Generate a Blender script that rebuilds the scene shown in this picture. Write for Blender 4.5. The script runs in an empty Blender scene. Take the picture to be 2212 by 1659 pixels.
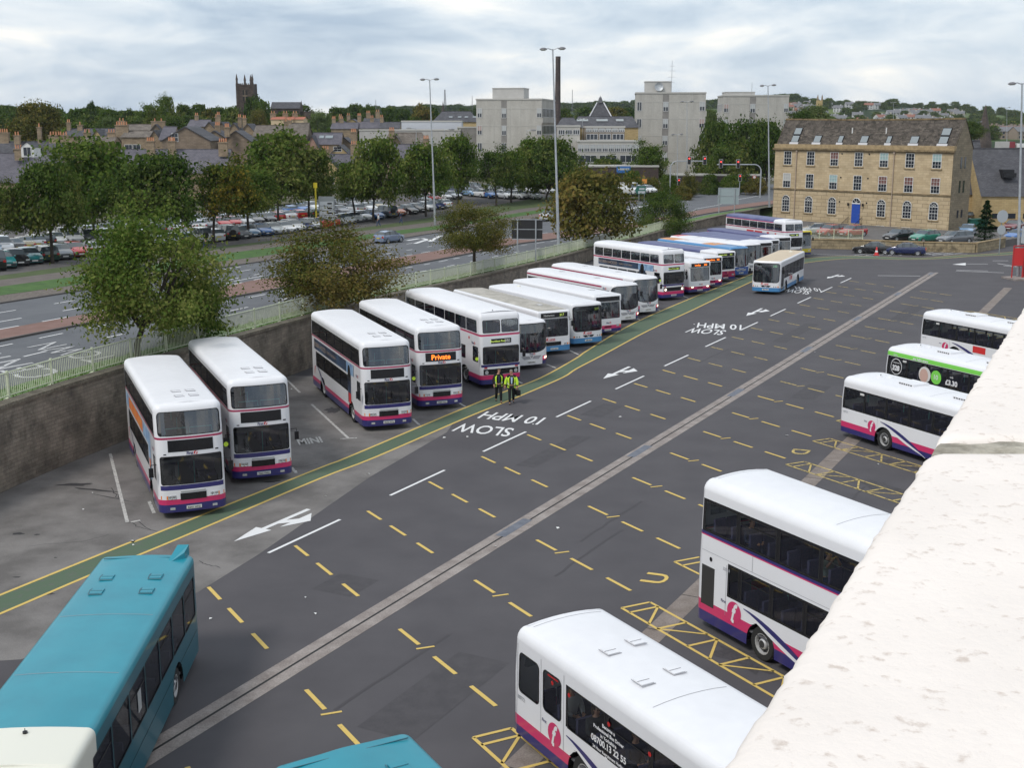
import bpy, bmesh, math, random
from mathutils import Vector, Matrix
R=math.radians; PI=math.pi
sc=bpy.context.scene; COL=sc.collection
rnd=random.Random(7)
# ------------------------------------------------------------------ camera
FPX=2666.0; PITCH=0.2067; CAMZ=14.5; CX,CY=1106.0,829.5
cd=bpy.data.cameras.new('camera'); cam=bpy.data.objects.new('camera',cd); COL.objects.link(cam)
cam.location=(0,0,CAMZ); cam.rotation_euler=(PI/2-PITCH,0,0)
cd.sensor_width=36; cd.lens=FPX/2212*36; cd.clip_start=.1; cd.clip_end=12000
sc.camera=cam
# ------------------------------------------------------------------ world and sun
SUN_EL=R(50); SUN_AZ=R(225)      # compass-like angle of the sun, clockwise from +Y
w=bpy.data.worlds.new('World'); sc.world=w; w.use_nodes=True
nt=w.node_tree; N=nt.nodes; LK=nt.links; N.clear()
out=N.new('ShaderNodeOutputWorld'); sky=N.new('ShaderNodeTexSky'); sky.sky_type='NISHITA'; sky.sun_disc=False
sky.sun_elevation=SUN_EL; sky.sun_rotation=SUN_AZ; sky.air_density=1.2; sky.dust_density=2
bg1=N.new('ShaderNodeBackground'); bg1.inputs[1].default_value=.11; LK.new(sky.outputs[0],bg1.inputs[0])
tc=N.new('ShaderNodeTexCoord'); sx=N.new('ShaderNodeSeparateXYZ'); LK.new(tc.outputs['Generated'],sx.inputs[0])
def wm(op,a,b=None,c=None):
    n=N.new('ShaderNodeMath'); n.operation=op
    for i,v in enumerate((a,b,c)):
        if v is None: continue
        if isinstance(v,(int,float)): n.inputs[i].default_value=v
        else: LK.new(v,n.inputs[i])
    return n.outputs[0]
cb=N.new('ShaderNodeCombineXYZ'); LK.new(wm('MULTIPLY',sx.outputs[0],3.2),cb.inputs[0]); LK.new(wm('MULTIPLY',sx.outputs[1],3.2),cb.inputs[1]); LK.new(wm('MULTIPLY',wm('ABSOLUTE',sx.outputs[2]),11.0),cb.inputs[2])
def wnoise(scale,detail,rough,off,dist=.4):
    mp=N.new('ShaderNodeMapping'); mp.inputs['Location'].default_value=off; LK.new(cb.outputs[0],mp.inputs[0])
    mp.inputs['Rotation'].default_value=(0,0,R(25))
    n=N.new('ShaderNodeTexNoise'); n.inputs['Scale'].default_value=scale; n.inputs['Detail'].default_value=detail
    n.inputs['Roughness'].default_value=rough; n.inputs['Distortion'].default_value=dist
    LK.new(mp.outputs[0],n.inputs['Vector']); return n.outputs[0]
n1=wnoise(1.15,5,.5,(3.1,1.7,0.3),.7); n2=wnoise(3.4,6,.55,(7,2,0),.8)
nn=wm('ADD',wm('MULTIPLY',n1,.72),wm('MULTIPLY',n2,.28))
cr=N.new('ShaderNodeValToRGB'); LK.new(nn,cr.inputs[0])
E_=cr.color_ramp.elements; E_[0].position=.37; E_[0].color=(.36,.45,.57,1); E_[1].position=.60; E_[1].color=(.88,.87,.84,1)
e=cr.color_ramp.elements.new(.455); e.color=(.52,.60,.69,1)
e=cr.color_ramp.elements.new(.525); e.color=(.68,.73,.78,1)
bg2=N.new('ShaderNodeBackground'); bg2.inputs[1].default_value=1.0; LK.new(cr.outputs[0],bg2.inputs[0])
mx=N.new('ShaderNodeMixShader'); mx.inputs[0].default_value=.88
LK.new(bg1.outputs[0],mx.inputs[1]); LK.new(bg2.outputs[0],mx.inputs[2]); LK.new(mx.outputs[0],out.inputs[0])
sd=bpy.data.lights.new('sun','SUN'); sd.energy=1.5; sd.angle=R(14); sd.color=(1,.96,.9)
so=bpy.data.objects.new('sun',sd); COL.objects.link(so)
so.rotation_euler=(PI/2-SUN_EL,0,PI-SUN_AZ)
sc.view_settings.view_transform='Standard'; sc.view_settings.look='None'; sc.view_settings.exposure=.38; sc.view_settings.gamma=1
# ------------------------------------------------------------------ projection helpers (real ground points)
cp_,sp_=math.cos(PITCH),math.sin(PITCH)
def ray(px,py):
    a=(px-CX)/FPX; b=(CY-py)/FPX
    return Vector((a, cp_+b*sp_, -sp_+b*cp_))
def G(px,py,z=0.0):
    d=ray(px,py); t=(z-CAMZ)/d.z; return Vector((0,0,CAMZ))+d*t
def FP(px,py,Y):
    d=ray(px,py); return Vector((0,0,CAMZ))+d*(Y/d.y)
def interp(x,xs,ys):
    if x<=xs[0]: return ys[0]
    for i in range(1,len(xs)):
        if x<=xs[i]:
            t=(x-xs[i-1])/(xs[i]-xs[i-1]); return ys[i-1]+t*(ys[i]-ys[i-1])
    return ys[-1]
# ------------------------------------------------------------------ object helpers
def tag(o,label=None,cat=None,group=None,kind=None):
    if label: o['label']=label
    if cat: o['category']=cat
    if group: o['group']=group
    if kind: o['kind']=kind
    return o
def empty(name,loc=(0,0,0),rz=0,label=None,cat=None,group=None):
    o=bpy.data.objects.new(name,None); COL.objects.link(o); o.location=loc; o.rotation_euler=(0,0,rz); o.empty_display_size=.3
    return tag(o,label,cat,group)
class MB:
    def __init__(s): s.v=[]; s.f=[]; s.m=[]
    def add(s,vs,fs,mi=0):
        b=len(s.v); s.v+= [tuple(v) for v in vs]
        for f in fs: s.f.append(tuple(b+i for i in f)); s.m.append(mi)
    def quad(s,a,b,c,d,mi=0): s.add([a,b,c,d],[(0,1,2,3)],mi)
    def box(s,c,d,mi=0,rz=0,M=None):
        x,y,z=d[0]/2,d[1]/2,d[2]/2
        vs=[Vector((sx*x,sy*y,sz*z)) for sz in(-1,1) for sy in(-1,1) for sx in(-1,1)]
        if rz: vs=[Matrix.Rotation(rz,3,'Z')@v for v in vs]
        vs=[v+Vector(c) for v in vs]
        if M is not None: vs=[M@v for v in vs]
        s.add(vs,[(0,2,3,1),(4,5,7,6),(0,1,5,4),(2,6,7,3),(0,4,6,2),(1,3,7,5)],mi)
    def bbox(s,x0,x1,y0,y1,z0,z1,mi=0): s.box(((x0+x1)/2,(y0+y1)/2,(z0+z1)/2),(x1-x0,y1-y0,z1-z0),mi)
    def tube(s,pts,rs,n=8,mi=0,cap=True):
        pts=[Vector(p) for p in pts]
        if isinstance(rs,(int,float)): rs=[rs]*len(pts)
        rings=[]; up=None
        for i,p in enumerate(pts):
            d=(pts[min(i+1,len(pts)-1)]-pts[max(i-1,0)])
            if d.length<1e-9: d=Vector((0,0,1))
            d.normalize()
            if up is None: up=Vector((1,0,0)) if abs(d.x)<.8 else Vector((0,1,0))
            a=(up-d*up.dot(d)).normalized(); b=d.cross(a); up=a
            rings.append([p+(a*math.cos(2*PI*k/n)+b*math.sin(2*PI*k/n))*rs[i] for k in range(n)])
        vs=[v for r in rings for v in r]; fs=[]
        for i in range(len(rings)-1):
            for k in range(n):
                k2=(k+1)%n; fs.append((i*n+k,i*n+k2,(i+1)*n+k2,(i+1)*n+k))
        if cap: fs.append(tuple(range(n-1,-1,-1))); fs.append(tuple((len(rings)-1)*n+k for k in range(n)))
        s.add(vs,fs,mi)
    def lathe(s,prof,o,ax,n=16,mi=0,mis=None):
        # prof: (radius, along) ; axis ax through o
        ax=Vector(ax).normalized(); o=Vector(o); t=Vector((0,0,1)) if abs(ax.z)<.8 else Vector((1,0,0))
        a=(t-ax*t.dot(ax)).normalized(); b=ax.cross(a)
        for i in range(len(prof)-1):
            (r0,h0),(r1,h1)=prof[i],prof[i+1]; m=mis[i] if mis else mi
            for k in range(n):
                c0,s0=math.cos(2*PI*k/n),math.sin(2*PI*k/n); c1,s1=math.cos(2*PI*(k+1)/n),math.sin(2*PI*(k+1)/n)
                q=[o+ax*h0+(a*c0+b*s0)*r0,o+ax*h0+(a*c1+b*s1)*r0,o+ax*h1+(a*c1+b*s1)*r1,o+ax*h1+(a*c0+b*s0)*r1]
                if r0<1e-6: q=[q[0],q[2],q[3]]
                elif r1<1e-6: q=q[:3]
                s.add(q,[tuple(range(len(q)))],m)
    def poly(s,pts,mi=0): s.add(pts,[tuple(range(len(pts)))],mi)
    def prism(s,pts,z0,z1,mi=0):
        n=len(pts); vs=[(p[0],p[1],z0) for p in pts]+[(p[0],p[1],z1) for p in pts]
        fs=[tuple(range(n-1,-1,-1)),tuple(range(n,2*n))]+[(i,(i+1)%n,n+(i+1)%n,n+i) for i in range(n)]
        s.add(vs,fs,mi)
    def mesh(s,name,mats,smooth=False,ang=35,merge=False):
        me=bpy.data.meshes.new(name); me.from_pydata(s.v,[],s.f)
        for m in (mats if isinstance(mats,(list,tuple)) else [mats]): me.materials.append(m)
        me.polygons.foreach_set('material_index',s.m)
        if merge:
            bm=bmesh.new(); bm.from_mesh(me); bmesh.ops.remove_doubles(bm,verts=bm.verts,dist=.0015); bm.to_mesh(me); bm.free()
        if smooth:
            me.polygons.foreach_set('use_smooth',[True]*len(me.polygons))
            try: me.set_sharp_from_angle(angle=R(ang))
            except Exception: pass
        me.update(); return me
    def build(s,name,mats,parent=None,smooth=False,ang=35,merge=False,loc=None,rz=0,label=None):
        o=bpy.data.objects.new(name,s.mesh(name,mats,smooth,ang,merge)); COL.objects.link(o)
        if parent: o.parent=parent
        if loc is not None: o.location=loc
        if rz: o.rotation_euler=(0,0,rz)
        if label: o['label']=label
        return o
KIDS={}
def copy_tree(o,parent=None,loc=None,rz=None):
    c=o.copy(); COL.objects.link(c); c.parent=parent
    if loc is not None: c.location=loc
    if rz is not None: c.rotation_euler=(0,0,rz)
    for ch in list(o.children): copy_tree(ch,c)
    return c
# ------------------------------------------------------------------ materials
MC={}
def mat(name,col,rough=.6,metal=0,var=0,scale=4,col2=None,sc2=None,bump=0,spec=None,detail=5,coord='Object',lo=.35,hi=.65,coat=0,emit=None,stretch=None):
    if name in MC: return MC[name]
    m=bpy.data.materials.new(name); m.use_nodes=True; nt=m.node_tree; b=nt.nodes['Principled BSDF']; MC[name]=m
    b.inputs['Roughness'].default_value=rough; b.inputs['Metallic'].default_value=metal
    b.inputs['Base Color'].default_value=(*col,1)
    if spec is not None: b.inputs['Specular IOR Level'].default_value=spec
    if coat: b.inputs['Coat Weight'].default_value=coat; b.inputs['Coat Roughness'].default_value=.08
    if emit: b.inputs['Emission Color'].default_value=(*col,1); b.inputs['Emission Strength'].default_value=emit
    if var or col2 or bump:
        t=nt.nodes.new('ShaderNodeTexCoord'); src=t.outputs[coord]
        if stretch:
            mp=nt.nodes.new('ShaderNodeMapping'); mp.inputs['Scale'].default_value=stretch; nt.links.new(src,mp.inputs[0]); src=mp.outputs[0]
        n=nt.nodes.new('ShaderNodeTexNoise'); n.inputs['Scale'].default_value=scale; n.inputs['Detail'].default_value=detail; n.inputs['Roughness'].default_value=.6
        nt.links.new(src,n.inputs['Vector'])
        if var or col2:
            r=nt.nodes.new('ShaderNodeValToRGB'); e=r.color_ramp.elements
            c2=col2 if col2 else tuple(min(1,c*(1+var)) for c in col); c1=col if col2 else tuple(c*(1-var) for c in col)
            e[0].position=lo; e[0].color=(*c1,1); e[1].position=hi; e[1].color=(*c2,1)
            nt.links.new(n.outputs[0],r.inputs[0]); fin=r.outputs[0]
            if sc2:
                n2=nt.nodes.new('ShaderNodeTexNoise'); n2.inputs['Scale'].default_value=sc2[0]; n2.inputs['Detail'].default_value=4; nt.links.new(src,n2.inputs['Vector'])
                r2=nt.nodes.new('ShaderNodeMapRange'); r2.inputs[1].default_value=.3; r2.inputs[2].default_value=.7; r2.inputs[3].default_value=1-sc2[1]; r2.inputs[4].default_value=1+sc2[1]
                nt.links.new(n2.outputs[0],r2.inputs[0])
                mm=nt.nodes.new('ShaderNodeVectorMath'); mm.operation='SCALE'; nt.links.new(fin,mm.inputs[0]); nt.links.new(r2.outputs[0],mm.inputs['Scale']); fin=mm.outputs[0]
            nt.links.new(fin,b.inputs['Base Color'])
        if bump:
            bp=nt.nodes.new('ShaderNodeBump'); bp.inputs['Strength'].default_value=bump; bp.inputs['Distance'].default_value=.05
            nt.links.new(n.outputs[0],bp.inputs['Height']); nt.links.new(bp.outputs[0],b.inputs['Normal'])
    return m
def brick_mat(name,c1,c2,mortar,bw,bh,ms=.015,rough=.9,mode='wall',var=.25,vs=.6,bump=.3,dirt=None):
    """coursed stone, brick or slate; coordinates: wall=(x+y,z)  along=(y,z)  roof=(x,z*1.4)"""
    if name in MC: return MC[name]
    m=bpy.data.materials.new(name); m.use_nodes=True; nt=m.node_tree; b=nt.nodes['Principled BSDF']; MC[name]=m
    b.inputs['Roughness'].default_value=rough
    t=nt.nodes.new('ShaderNodeTexCoord'); s=nt.nodes.new('ShaderNodeSeparateXYZ'); nt.links.new(t.outputs['Object'],s.inputs[0])
    c=nt.nodes.new('ShaderNodeCombineXYZ')
    if mode in('wall',):
        a=nt.nodes.new('ShaderNodeMath'); a.operation='ADD'; nt.links.new(s.outputs[0],a.inputs[0]); nt.links.new(s.outputs[1],a.inputs[1]); nt.links.new(a.outputs[0],c.inputs[0])
        nt.links.new(s.outputs[2],c.inputs[1])
    elif mode=='along': nt.links.new(s.outputs[1],c.inputs[0]); nt.links.new(s.outputs[2],c.inputs[1])
    else:
        nt.links.new(s.outputs[0],c.inputs[0])
        a=nt.nodes.new('ShaderNodeMath'); a.operation='MULTIPLY'; a.inputs[1].default_value=1.5; nt.links.new(s.outputs[2],a.inputs[0]); nt.links.new(a.outputs[0],c.inputs[1])
    br=nt.nodes.new('ShaderNodeTexBrick'); br.inputs['Scale'].default_value=1; br.inputs['Brick Width'].default_value=bw; br.inputs['Row Height'].default_value=bh
    br.inputs['Mortar Size'].default_value=ms; br.inputs['Mortar Smooth'].default_value=.3; br.inputs['Bias'].default_value=-.1
    br.inputs['Color1'].default_value=(*c1,1); br.inputs['Color2'].default_value=(*c2,1); br.inputs['Mortar'].default_value=(*mortar,1)
    nt.links.new(c.outputs[0],br.inputs['Vector'])
    n=nt.nodes.new('ShaderNodeTexNoise'); n.inputs['Scale'].default_value=vs; n.inputs['Detail'].default_value=8; n.inputs['Roughness'].default_value=.65; nt.links.new(t.outputs['Object'],n.inputs['Vector'])
    mr=nt.nodes.new('ShaderNodeMapRange'); mr.inputs[1].default_value=.3; mr.inputs[2].default_value=.7; mr.inputs[3].default_value=1-var; mr.inputs[4].default_value=1+var; nt.links.new(n.outputs[0],mr.inputs[0])
    sc_=nt.nodes.new('ShaderNodeVectorMath'); sc_.operation='SCALE'; nt.links.new(br.outputs[0],sc_.inputs[0]); nt.links.new(mr.outputs[0],sc_.inputs['Scale'])
    fin=sc_.outputs[0]
    if dirt:
        n3=nt.nodes.new('ShaderNodeTexNoise'); n3.inputs['Scale'].default_value=dirt[1]; n3.inputs['Detail'].default_value=9; n3.inputs['Roughness'].default_value=.7; nt.links.new(t.outputs['Object'],n3.inputs['Vector'])
        r3=nt.nodes.new('ShaderNodeMapRange'); r3.inputs[1].default_value=dirt[2]; r3.inputs[2].default_value=dirt[3]; nt.links.new(n3.outputs[0],r3.inputs[0])
        mx=nt.nodes.new('ShaderNodeMix'); mx.data_type='RGBA'; nt.links.new(r3.outputs[0],mx.inputs['Factor']); nt.links.new(fin,mx.inputs['A']); mx.inputs['B'].default_value=(*dirt[0],1); fin=mx.outputs['Result']
    nt.links.new(fin,b.inputs['Base Color'])
    if bump:
        bp=nt.nodes.new('ShaderNodeBump'); bp.inputs['Strength'].default_value=bump; bp.inputs['Distance'].default_value=.03
        ad=nt.nodes.new('ShaderNodeMath'); ad.operation='SUBTRACT'; nt.links.new(n.outputs[0],ad.inputs[0]); nt.links.new(br.outputs['Fac'],ad.inputs[1])
        nt.links.new(ad.outputs[0],bp.inputs['Height']); nt.links.new(bp.outputs[0],b.inputs['Normal'])
    return m
def glass_mat(name,tint,mixg=.28,rough=.03):
    if name in MC: return MC[name]
    m=bpy.data.materials.new(name); m.use_nodes=True; nt=m.node_tree; nt.nodes.clear(); MC[name]=m
    o=nt.nodes.new('ShaderNodeOutputMaterial'); t=nt.nodes.new('ShaderNodeBsdfTransparent'); t.inputs[0].default_value=(*tint,1)
    g=nt.nodes.new('ShaderNodeBsdfGlossy'); g.inputs['Roughness'].default_value=rough; g.inputs[0].default_value=(.95,.97,1,1)
    l=nt.nodes.new('ShaderNodeLayerWeight'); l.inputs[0].default_value=.28
    mr=nt.nodes.new('ShaderNodeMapRange'); mr.inputs[3].default_value=mixg*.4; mr.inputs[4].default_value=.8
    nt.links.new(l.outputs['Fresnel'],mr.inputs[0])
    x=nt.nodes.new('ShaderNodeMixShader'); nt.links.new(mr.outputs[0],x.inputs[0]); nt.links.new(t.outputs[0],x.inputs[1]); nt.links.new(g.outputs[0],x.inputs[2]); nt.links.new(x.outputs[0],o.inputs[0])
    return m
def leaf_mat(name,cols,trans=.25):
    """leaf colours picked per leaf island and by slow noise through the crown"""
    if name in MC: return MC[name]
    m=bpy.data.materials.new(name); m.use_nodes=True; nt=m.node_tree; nt.nodes.clear(); MC[name]=m
    o=nt.nodes.new('ShaderNodeOutputMaterial'); ge=nt.nodes.new('ShaderNodeNewGeometry'); tc=nt.nodes.new('ShaderNodeTexCoord')
    n=nt.nodes.new('ShaderNodeTexNoise'); n.inputs['Scale'].default_value=.55; n.inputs['Detail'].default_value=3; nt.links.new(tc.outputs['Object'],n.inputs['Vector'])
    oi=nt.nodes.new('ShaderNodeObjectInfo')
    a=nt.nodes.new('ShaderNodeMath'); a.operation='MULTIPLY_ADD'; a.inputs[1].default_value=.45; nt.links.new(ge.outputs['Random Per Island'],a.inputs[0])
    b=nt.nodes.new('ShaderNodeMath'); b.operation='MULTIPLY_ADD'; b.inputs[1].default_value=1.1; b.inputs[2].default_value=-.33; nt.links.new(n.outputs[0],b.inputs[0]); nt.links.new(b.outputs[0],a.inputs[2])
    c=nt.nodes.new('ShaderNodeMath'); c.operation='MULTIPLY_ADD'; c.inputs[1].default_value=.16; nt.links.new(oi.outputs['Random'],c.inputs[0]); nt.links.new(a.outputs[0],c.inputs[2])
    r=nt.nodes.new('ShaderNodeValToRGB'); nt.links.new(c.outputs[0],r.inputs[0])
    e=r.color_ramp.elements
    while len(e)<len(cols): e.new(.5)
    for i,cc in enumerate(cols): e[i].position=.05+.9*i/(len(cols)-1); e[i].color=(*cc,1)
    d=nt.nodes.new('ShaderNodeBsdfDiffuse'); nt.links.new(r.outputs[0],d.inputs[0])
    t=nt.nodes.new('ShaderNodeBsdfTranslucent'); nt.links.new(r.outputs[0],t.inputs[0])
    x=nt.nodes.new('ShaderNodeMixShader'); x.inputs[0].default_value=trans; nt.links.new(d.outputs[0],x.inputs[1]); nt.links.new(t.outputs[0],x.inputs[2]); nt.links.new(x.outputs[0],o.inputs[0])
    return m
def objcol_mat(name,rough=.25,coat=.6,metal=.2):
    if name in MC: return MC[name]
    m=bpy.data.materials.new(name); m.use_nodes=True; nt=m.node_tree; b=nt.nodes['Principled BSDF']; MC[name]=m
    oi=nt.nodes.new('ShaderNodeObjectInfo'); nt.links.new(oi.outputs['Color'],b.inputs['Base Color'])
    b.inputs['Roughness'].default_value=rough; b.inputs['Metallic'].default_value=metal; b.inputs['Coat Weight'].default_value=coat; b.inputs['Coat Roughness'].default_value=.06
    return m
# ------------------------------------------------------------------ lettering
TC={}
def text2d(s,bold=.0,shear=0):
    k=(s,bold,shear)
    if k in TC: return TC[k]
    cu=bpy.data.curves.new('lettering','FONT'); cu.body=s; cu.size=1; cu.offset=bold; cu.shear=shear; cu.resolution_u=3; cu.align_x='LEFT'
    o=bpy.data.objects.new('lettering',cu)
    me=bpy.data.meshes.new_from_object(o)
    vs=[(v.co.x,v.co.y) for v in me.vertices]; fs=[tuple(p.vertices) for p in me.polygons]
    bpy.data.objects.remove(o); bpy.data.meshes.remove(me); bpy.data.curves.remove(cu)
    if not vs: vs=[(0,0)]
    x0=min(v[0] for v in vs); x1=max(v[0] for v in vs); y0=min(v[1] for v in vs); y1=max(v[1] for v in vs)
    vs=[((v[0]-x0),(v[1])) for v in vs]
    TC[k]=(vs,fs,x1-x0,max(y1,.5)); return TC[k]
def text_quad(mb,s,bl,br,tl,mi=0,bold=.02,shear=0,lift=None):
    """lettering stretched onto the parallelogram bl (baseline start) br (baseline end) tl (cap top at start)"""
    vs,fs,wd,ht=text2d(s,bold,shear); bl,br,tl=Vector(bl),Vector(br),Vector(tl)
    X=(br-bl)/wd; Y=(tl-bl)/.72
    mb.add([bl+X*v[0]+Y*v[1] for v in vs],fs,mi)
# ================================================================== GROUND
WP=[(-27,0),(-24,22),(-21.9,40),(-20.7,48.2),(-19.3,53),(-18.1,56.4),(-12.3,74),(-8,86.5),(-3.95,98.8),(3.5,120),(10.1,139.5),(16.5,155),(22.3,170),(29,181),(39,196),(52,214),(75,235),(130,262)]
def dense(P,step):
    o=[Vector(P[0])]
    for a,b in zip(P[:-1],P[1:]):
        a,b=Vector(a),Vector(b); n=max(1,int((b-a).length/step))
        for i in range(1,n+1): o.append(a.lerp(b,i/n))
    return o
WD=dense([(*p,) for p in WP],2.5); WD=[Vector((p[0],p[1])) for p in WD]
for _ in range(2): WD=[WD[0]]+[(WD[i-1]+WD[i]*2+WD[i+1])/4 for i in range(1,len(WD)-1)]+[WD[-1]]
WN=[]
for i in range(len(WD)):
    d=(WD[min(i+1,len(WD)-1)]-WD[max(i-1,0)]).normalized(); WN.append(Vector((-d.y,d.x)))
def wside(x,y):
    b=None
    for i in range(0,len(WD)):
        d=(WD[i].x-x)**2+(WD[i].y-y)**2
        if b is None or d<b[0]: b=(d,i)
    i=b[1]; return (x-WD[i].x)*WN[i].x+(y-WD[i].y)*WN[i].y
ZS=[0,47,66,79,92,114,134,150,166,185,230,300]; ZZ=[3.5,3.4,3.1,2.9,2.3,1.65,1.2,.9,.8,1.4,2,3]
RX=[-300,400,750,850,1000,1312,1456,1560,1700,1800,1950,2068,2110,2212,2600]; RY=[262,255,248,243,240,233,231,228,219,221,227,232,240,246,250]
def zs(x,y): return interp(.31*x+.95*y,ZS,ZZ)
def sm(a,b,x): t=max(0,min(1,(x-a)/(b-a))); return t*t*(3-2*t)
def Zt(x,y,side=None):
    r=math.hypot(x,y); near=zs(x,y) if (side is None or side>-.5) else -.6
    if r<200: return near
    px=1106+2666*x/(max(y,1)*.98); k=sm(1000,1400,px)
    l=interp(r,[300,520,900,1800,4500],[6,16,13,0,-60]); rr=interp(r,[300,520,900,1800,4500],[1.5,4,8,0,-60])
    f=l*(1-k)+rr*k; f+=sm(900,1800,r)*(14.5+(262-interp(px,RX,RY))*1800/2666)*(1 if r<1800 else max(0,1-(r-1800)/1200))
    t=sm(200,320,r); return near*(1-t)+f*t
def U(px,py,lift=0):
    z=2.0
    for _ in range(40):
        q=G(px,py,z); z=.5*z+.5*Zt(q.x,q.y)
    return Vector((q.x,q.y,Zt(q.x,q.y)+lift))
def proj(p):
    d=Vector(p)-Vector((0,0,CAMZ)); z=d.y*cp_-d.z*sp_; u=d.y*sp_+d.z*cp_
    return (CX+FPX*d.x/z, CY-FPX*u/z)
# materials
ASPH=mat('yard asphalt',(.062,.058,.064),.92,var=0,scale=.35,col2=(.082,.077,.083),sc2=(90,.28),bump=.15,lo=.3,hi=.7)
CONC=mat('old light asphalt',(.115,.107,.102),.93,scale=.45,col2=(.19,.178,.17),sc2=(40,.25),bump=.1,lo=.38,hi=.62,detail=10)
ROAD=mat('road asphalt',(.095,.10,.11),.9,scale=.5,col2=(.12,.125,.135),sc2=(60,.15))
REDT=mat('red surfacing',(.17,.095,.075),.93,scale=.8,col2=(.21,.125,.105),sc2=(50,.2))
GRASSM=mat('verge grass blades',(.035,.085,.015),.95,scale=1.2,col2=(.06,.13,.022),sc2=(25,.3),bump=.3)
GRASS2=mat('dull bank grass',(.045,.065,.018),.95,scale=1.2,col2=(.07,.10,.03),sc2=(25,.3),bump=.3)  # duller, browner grass for the bank
COBB=mat('cobble setts',(.085,.07,.058),.95,scale=5,col2=(.17,.145,.125),sc2=(14,.3),bump=.6)
PATHM=mat('path tarmac',(.10,.085,.075),.95,scale=1,col2=(.14,.12,.105))
CPM=mat('car park tarmac',(.075,.07,.07),.95,scale=.6,col2=(.11,.10,.095))
def worn(name,col,base,amt,scale=7):
    if name in MC: return MC[name]
    m=bpy.data.materials.new(name); m.use_nodes=True; nt=m.node_tree; b=nt.nodes['Principled BSDF']; MC[name]=m; b.inputs['Roughness'].default_value=.85
    t=nt.nodes.new('ShaderNodeTexCoord'); n=nt.nodes.new('ShaderNodeTexNoise'); n.inputs['Scale'].default_value=scale; n.inputs['Detail'].default_value=9; n.inputs['Roughness'].default_value=.75
    nt.links.new(t.outputs['Object'],n.inputs['Vector']); r=nt.nodes.new('ShaderNodeValToRGB'); e=r.color_ramp.elements
    e[0].position=amt-.07; e[0].color=(*base,1); e[1].position=amt+.05; e[1].color=(*col,1); nt.links.new(n.outputs[0],r.inputs[0]); nt.links.new(r.outputs[0],b.inputs['Base Color']); return m
WHP=worn('white road paint',(.68,.68,.68),(.16,.15,.15),.36); YEP=worn('yellow road paint',(.60,.43,.12),(.16,.13,.07),.36)
YEP2=worn('faded yellow paint',(.50,.38,.13),(.13,.11,.07),.46,5)
WHP2=worn('faded white paint',(.46,.45,.43),(.13,.12,.12),.44,6)
GRN=worn('green walkway paint',(.078,.120,.074),(.10,.115,.092),.44,3)
CHN=mat('drain channel concrete',(.20,.17,.155),.95,scale=1.4,col2=(.31,.275,.255),sc2=(22,.2),bump=.15,detail=9)
STC=mat('stand kerb concrete',(.17,.14,.12),.95,scale=1.4,col2=(.24,.205,.185),sc2=(22,.2))
DARK=mat('groove black',(.02,.02,.02),.9)
STEELP=mat('steel drain plate',(.13,.14,.17),.6,.5,scale=3,col2=(.19,.20,.23))
# yard sheet
yb=MB(); ring=[(p.x-WN[i].x*.0,p.y) for i,p in enumerate(WD) if p.y<200]
yb.poly([(x,y,0) for x,y in ring]+[(60,205,0),(170,205,0),(170,-15,0),(-27,-15,0)][0:0]+[(170,ring[-1][1],0),(170,-20,0),(-27,-20,0)],0)
o=yb.build('yard',[ASPH]); tag(o,kind='structure',label='dark asphalt surface of the bus station yard')
def prj_poly(pts,z,mb,mi=0): mb.poly([G(x,y,z) for x,y in pts],mi)
m=MB(); prj_poly([(-260,1520),(0,1428),(45,1425),(160,1395),(300,1345),(432,1277),(560,1197),(652,1133),(800,1030),(965,934),(985,905),(1005,880),(930,872),(820,860),(700,800),(560,790)],.004,m)
m.poly([(p.x+.02,p.y,.004) for i,p in enumerate(WD) if 25<p.y<74][::-1]+[tuple(G(700,800,.004)),tuple(G(-260,1520,.004))])
m=MB(); pp=[G(*q,.004) for q in [(-260,1520),(0,1428),(45,1425),(160,1395),(300,1345),(432,1277),(560,1197),(652,1133),(800,1030),(965,934),(985,905),(1005,880),(930,860),(790,815)]]
m.poly([tuple(q) for q in pp]+[(p.x+.03,p.y,.004) for p in WD if 33<p.y<73][::-1])
o=m.build('yard_patch',[CONC]); tag(o,kind='structure',label='lighter worn surface patch by the retaining wall')
# bay frame of the yard: a along the stands, b across
BA=Vector((math.cos(1.0872),math.sin(1.0872),0)); BN=Vector((BA.y,-BA.x,0)); BO=G(577,1195)
def L(a,b,z=0.012): q=BO+BA*a+BN*b; return Vector((q.x,q.y,z))
def line(mb,p,q,wd,mi=0):
    p,q=Vector(p),Vector(q); d=(q-p); d.z=0; d.normalize(); n=Vector((-d.y,d.x,0))*wd/2; mb.quad(p-n,q-n,q+n,p+n,mi)
def ribbon(mb,P,wd,z,mi=0):
    P=[Vector((p[0],p[1])) for p in P]; l=[];r=[]
    for i,p in enumerate(P):
        d=(P[min(i+1,len(P)-1)]-P[max(i-1,0)]).normalized(); n=Vector((-d.y,d.x))*wd/2; l.append(p+n); r.append(p-n)
    for i in range(len(P)-1): mb.quad((*r[i],z),(*r[i+1],z),(*l[i+1],z),(*l[i],z),mi)
def smooth_line(P,n=4):
    P=[Vector((p[0],p[1])) for p in P]; o=[]
    for i in range(len(P)-1):
        p0=P[max(i-1,0)];p1=P[i];p2=P[i+1];p3=P[min(i+2,len(P)-1)]
        for k in range(n):
            t=k/n; o.append(.5*((2*p1)+(p2-p0)*t+(2*p0-5*p1+4*p2-p3)*t*t+(3*p1-p0-3*p2+p3)*t**3))
    o.append(P[-1]); return o
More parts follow.
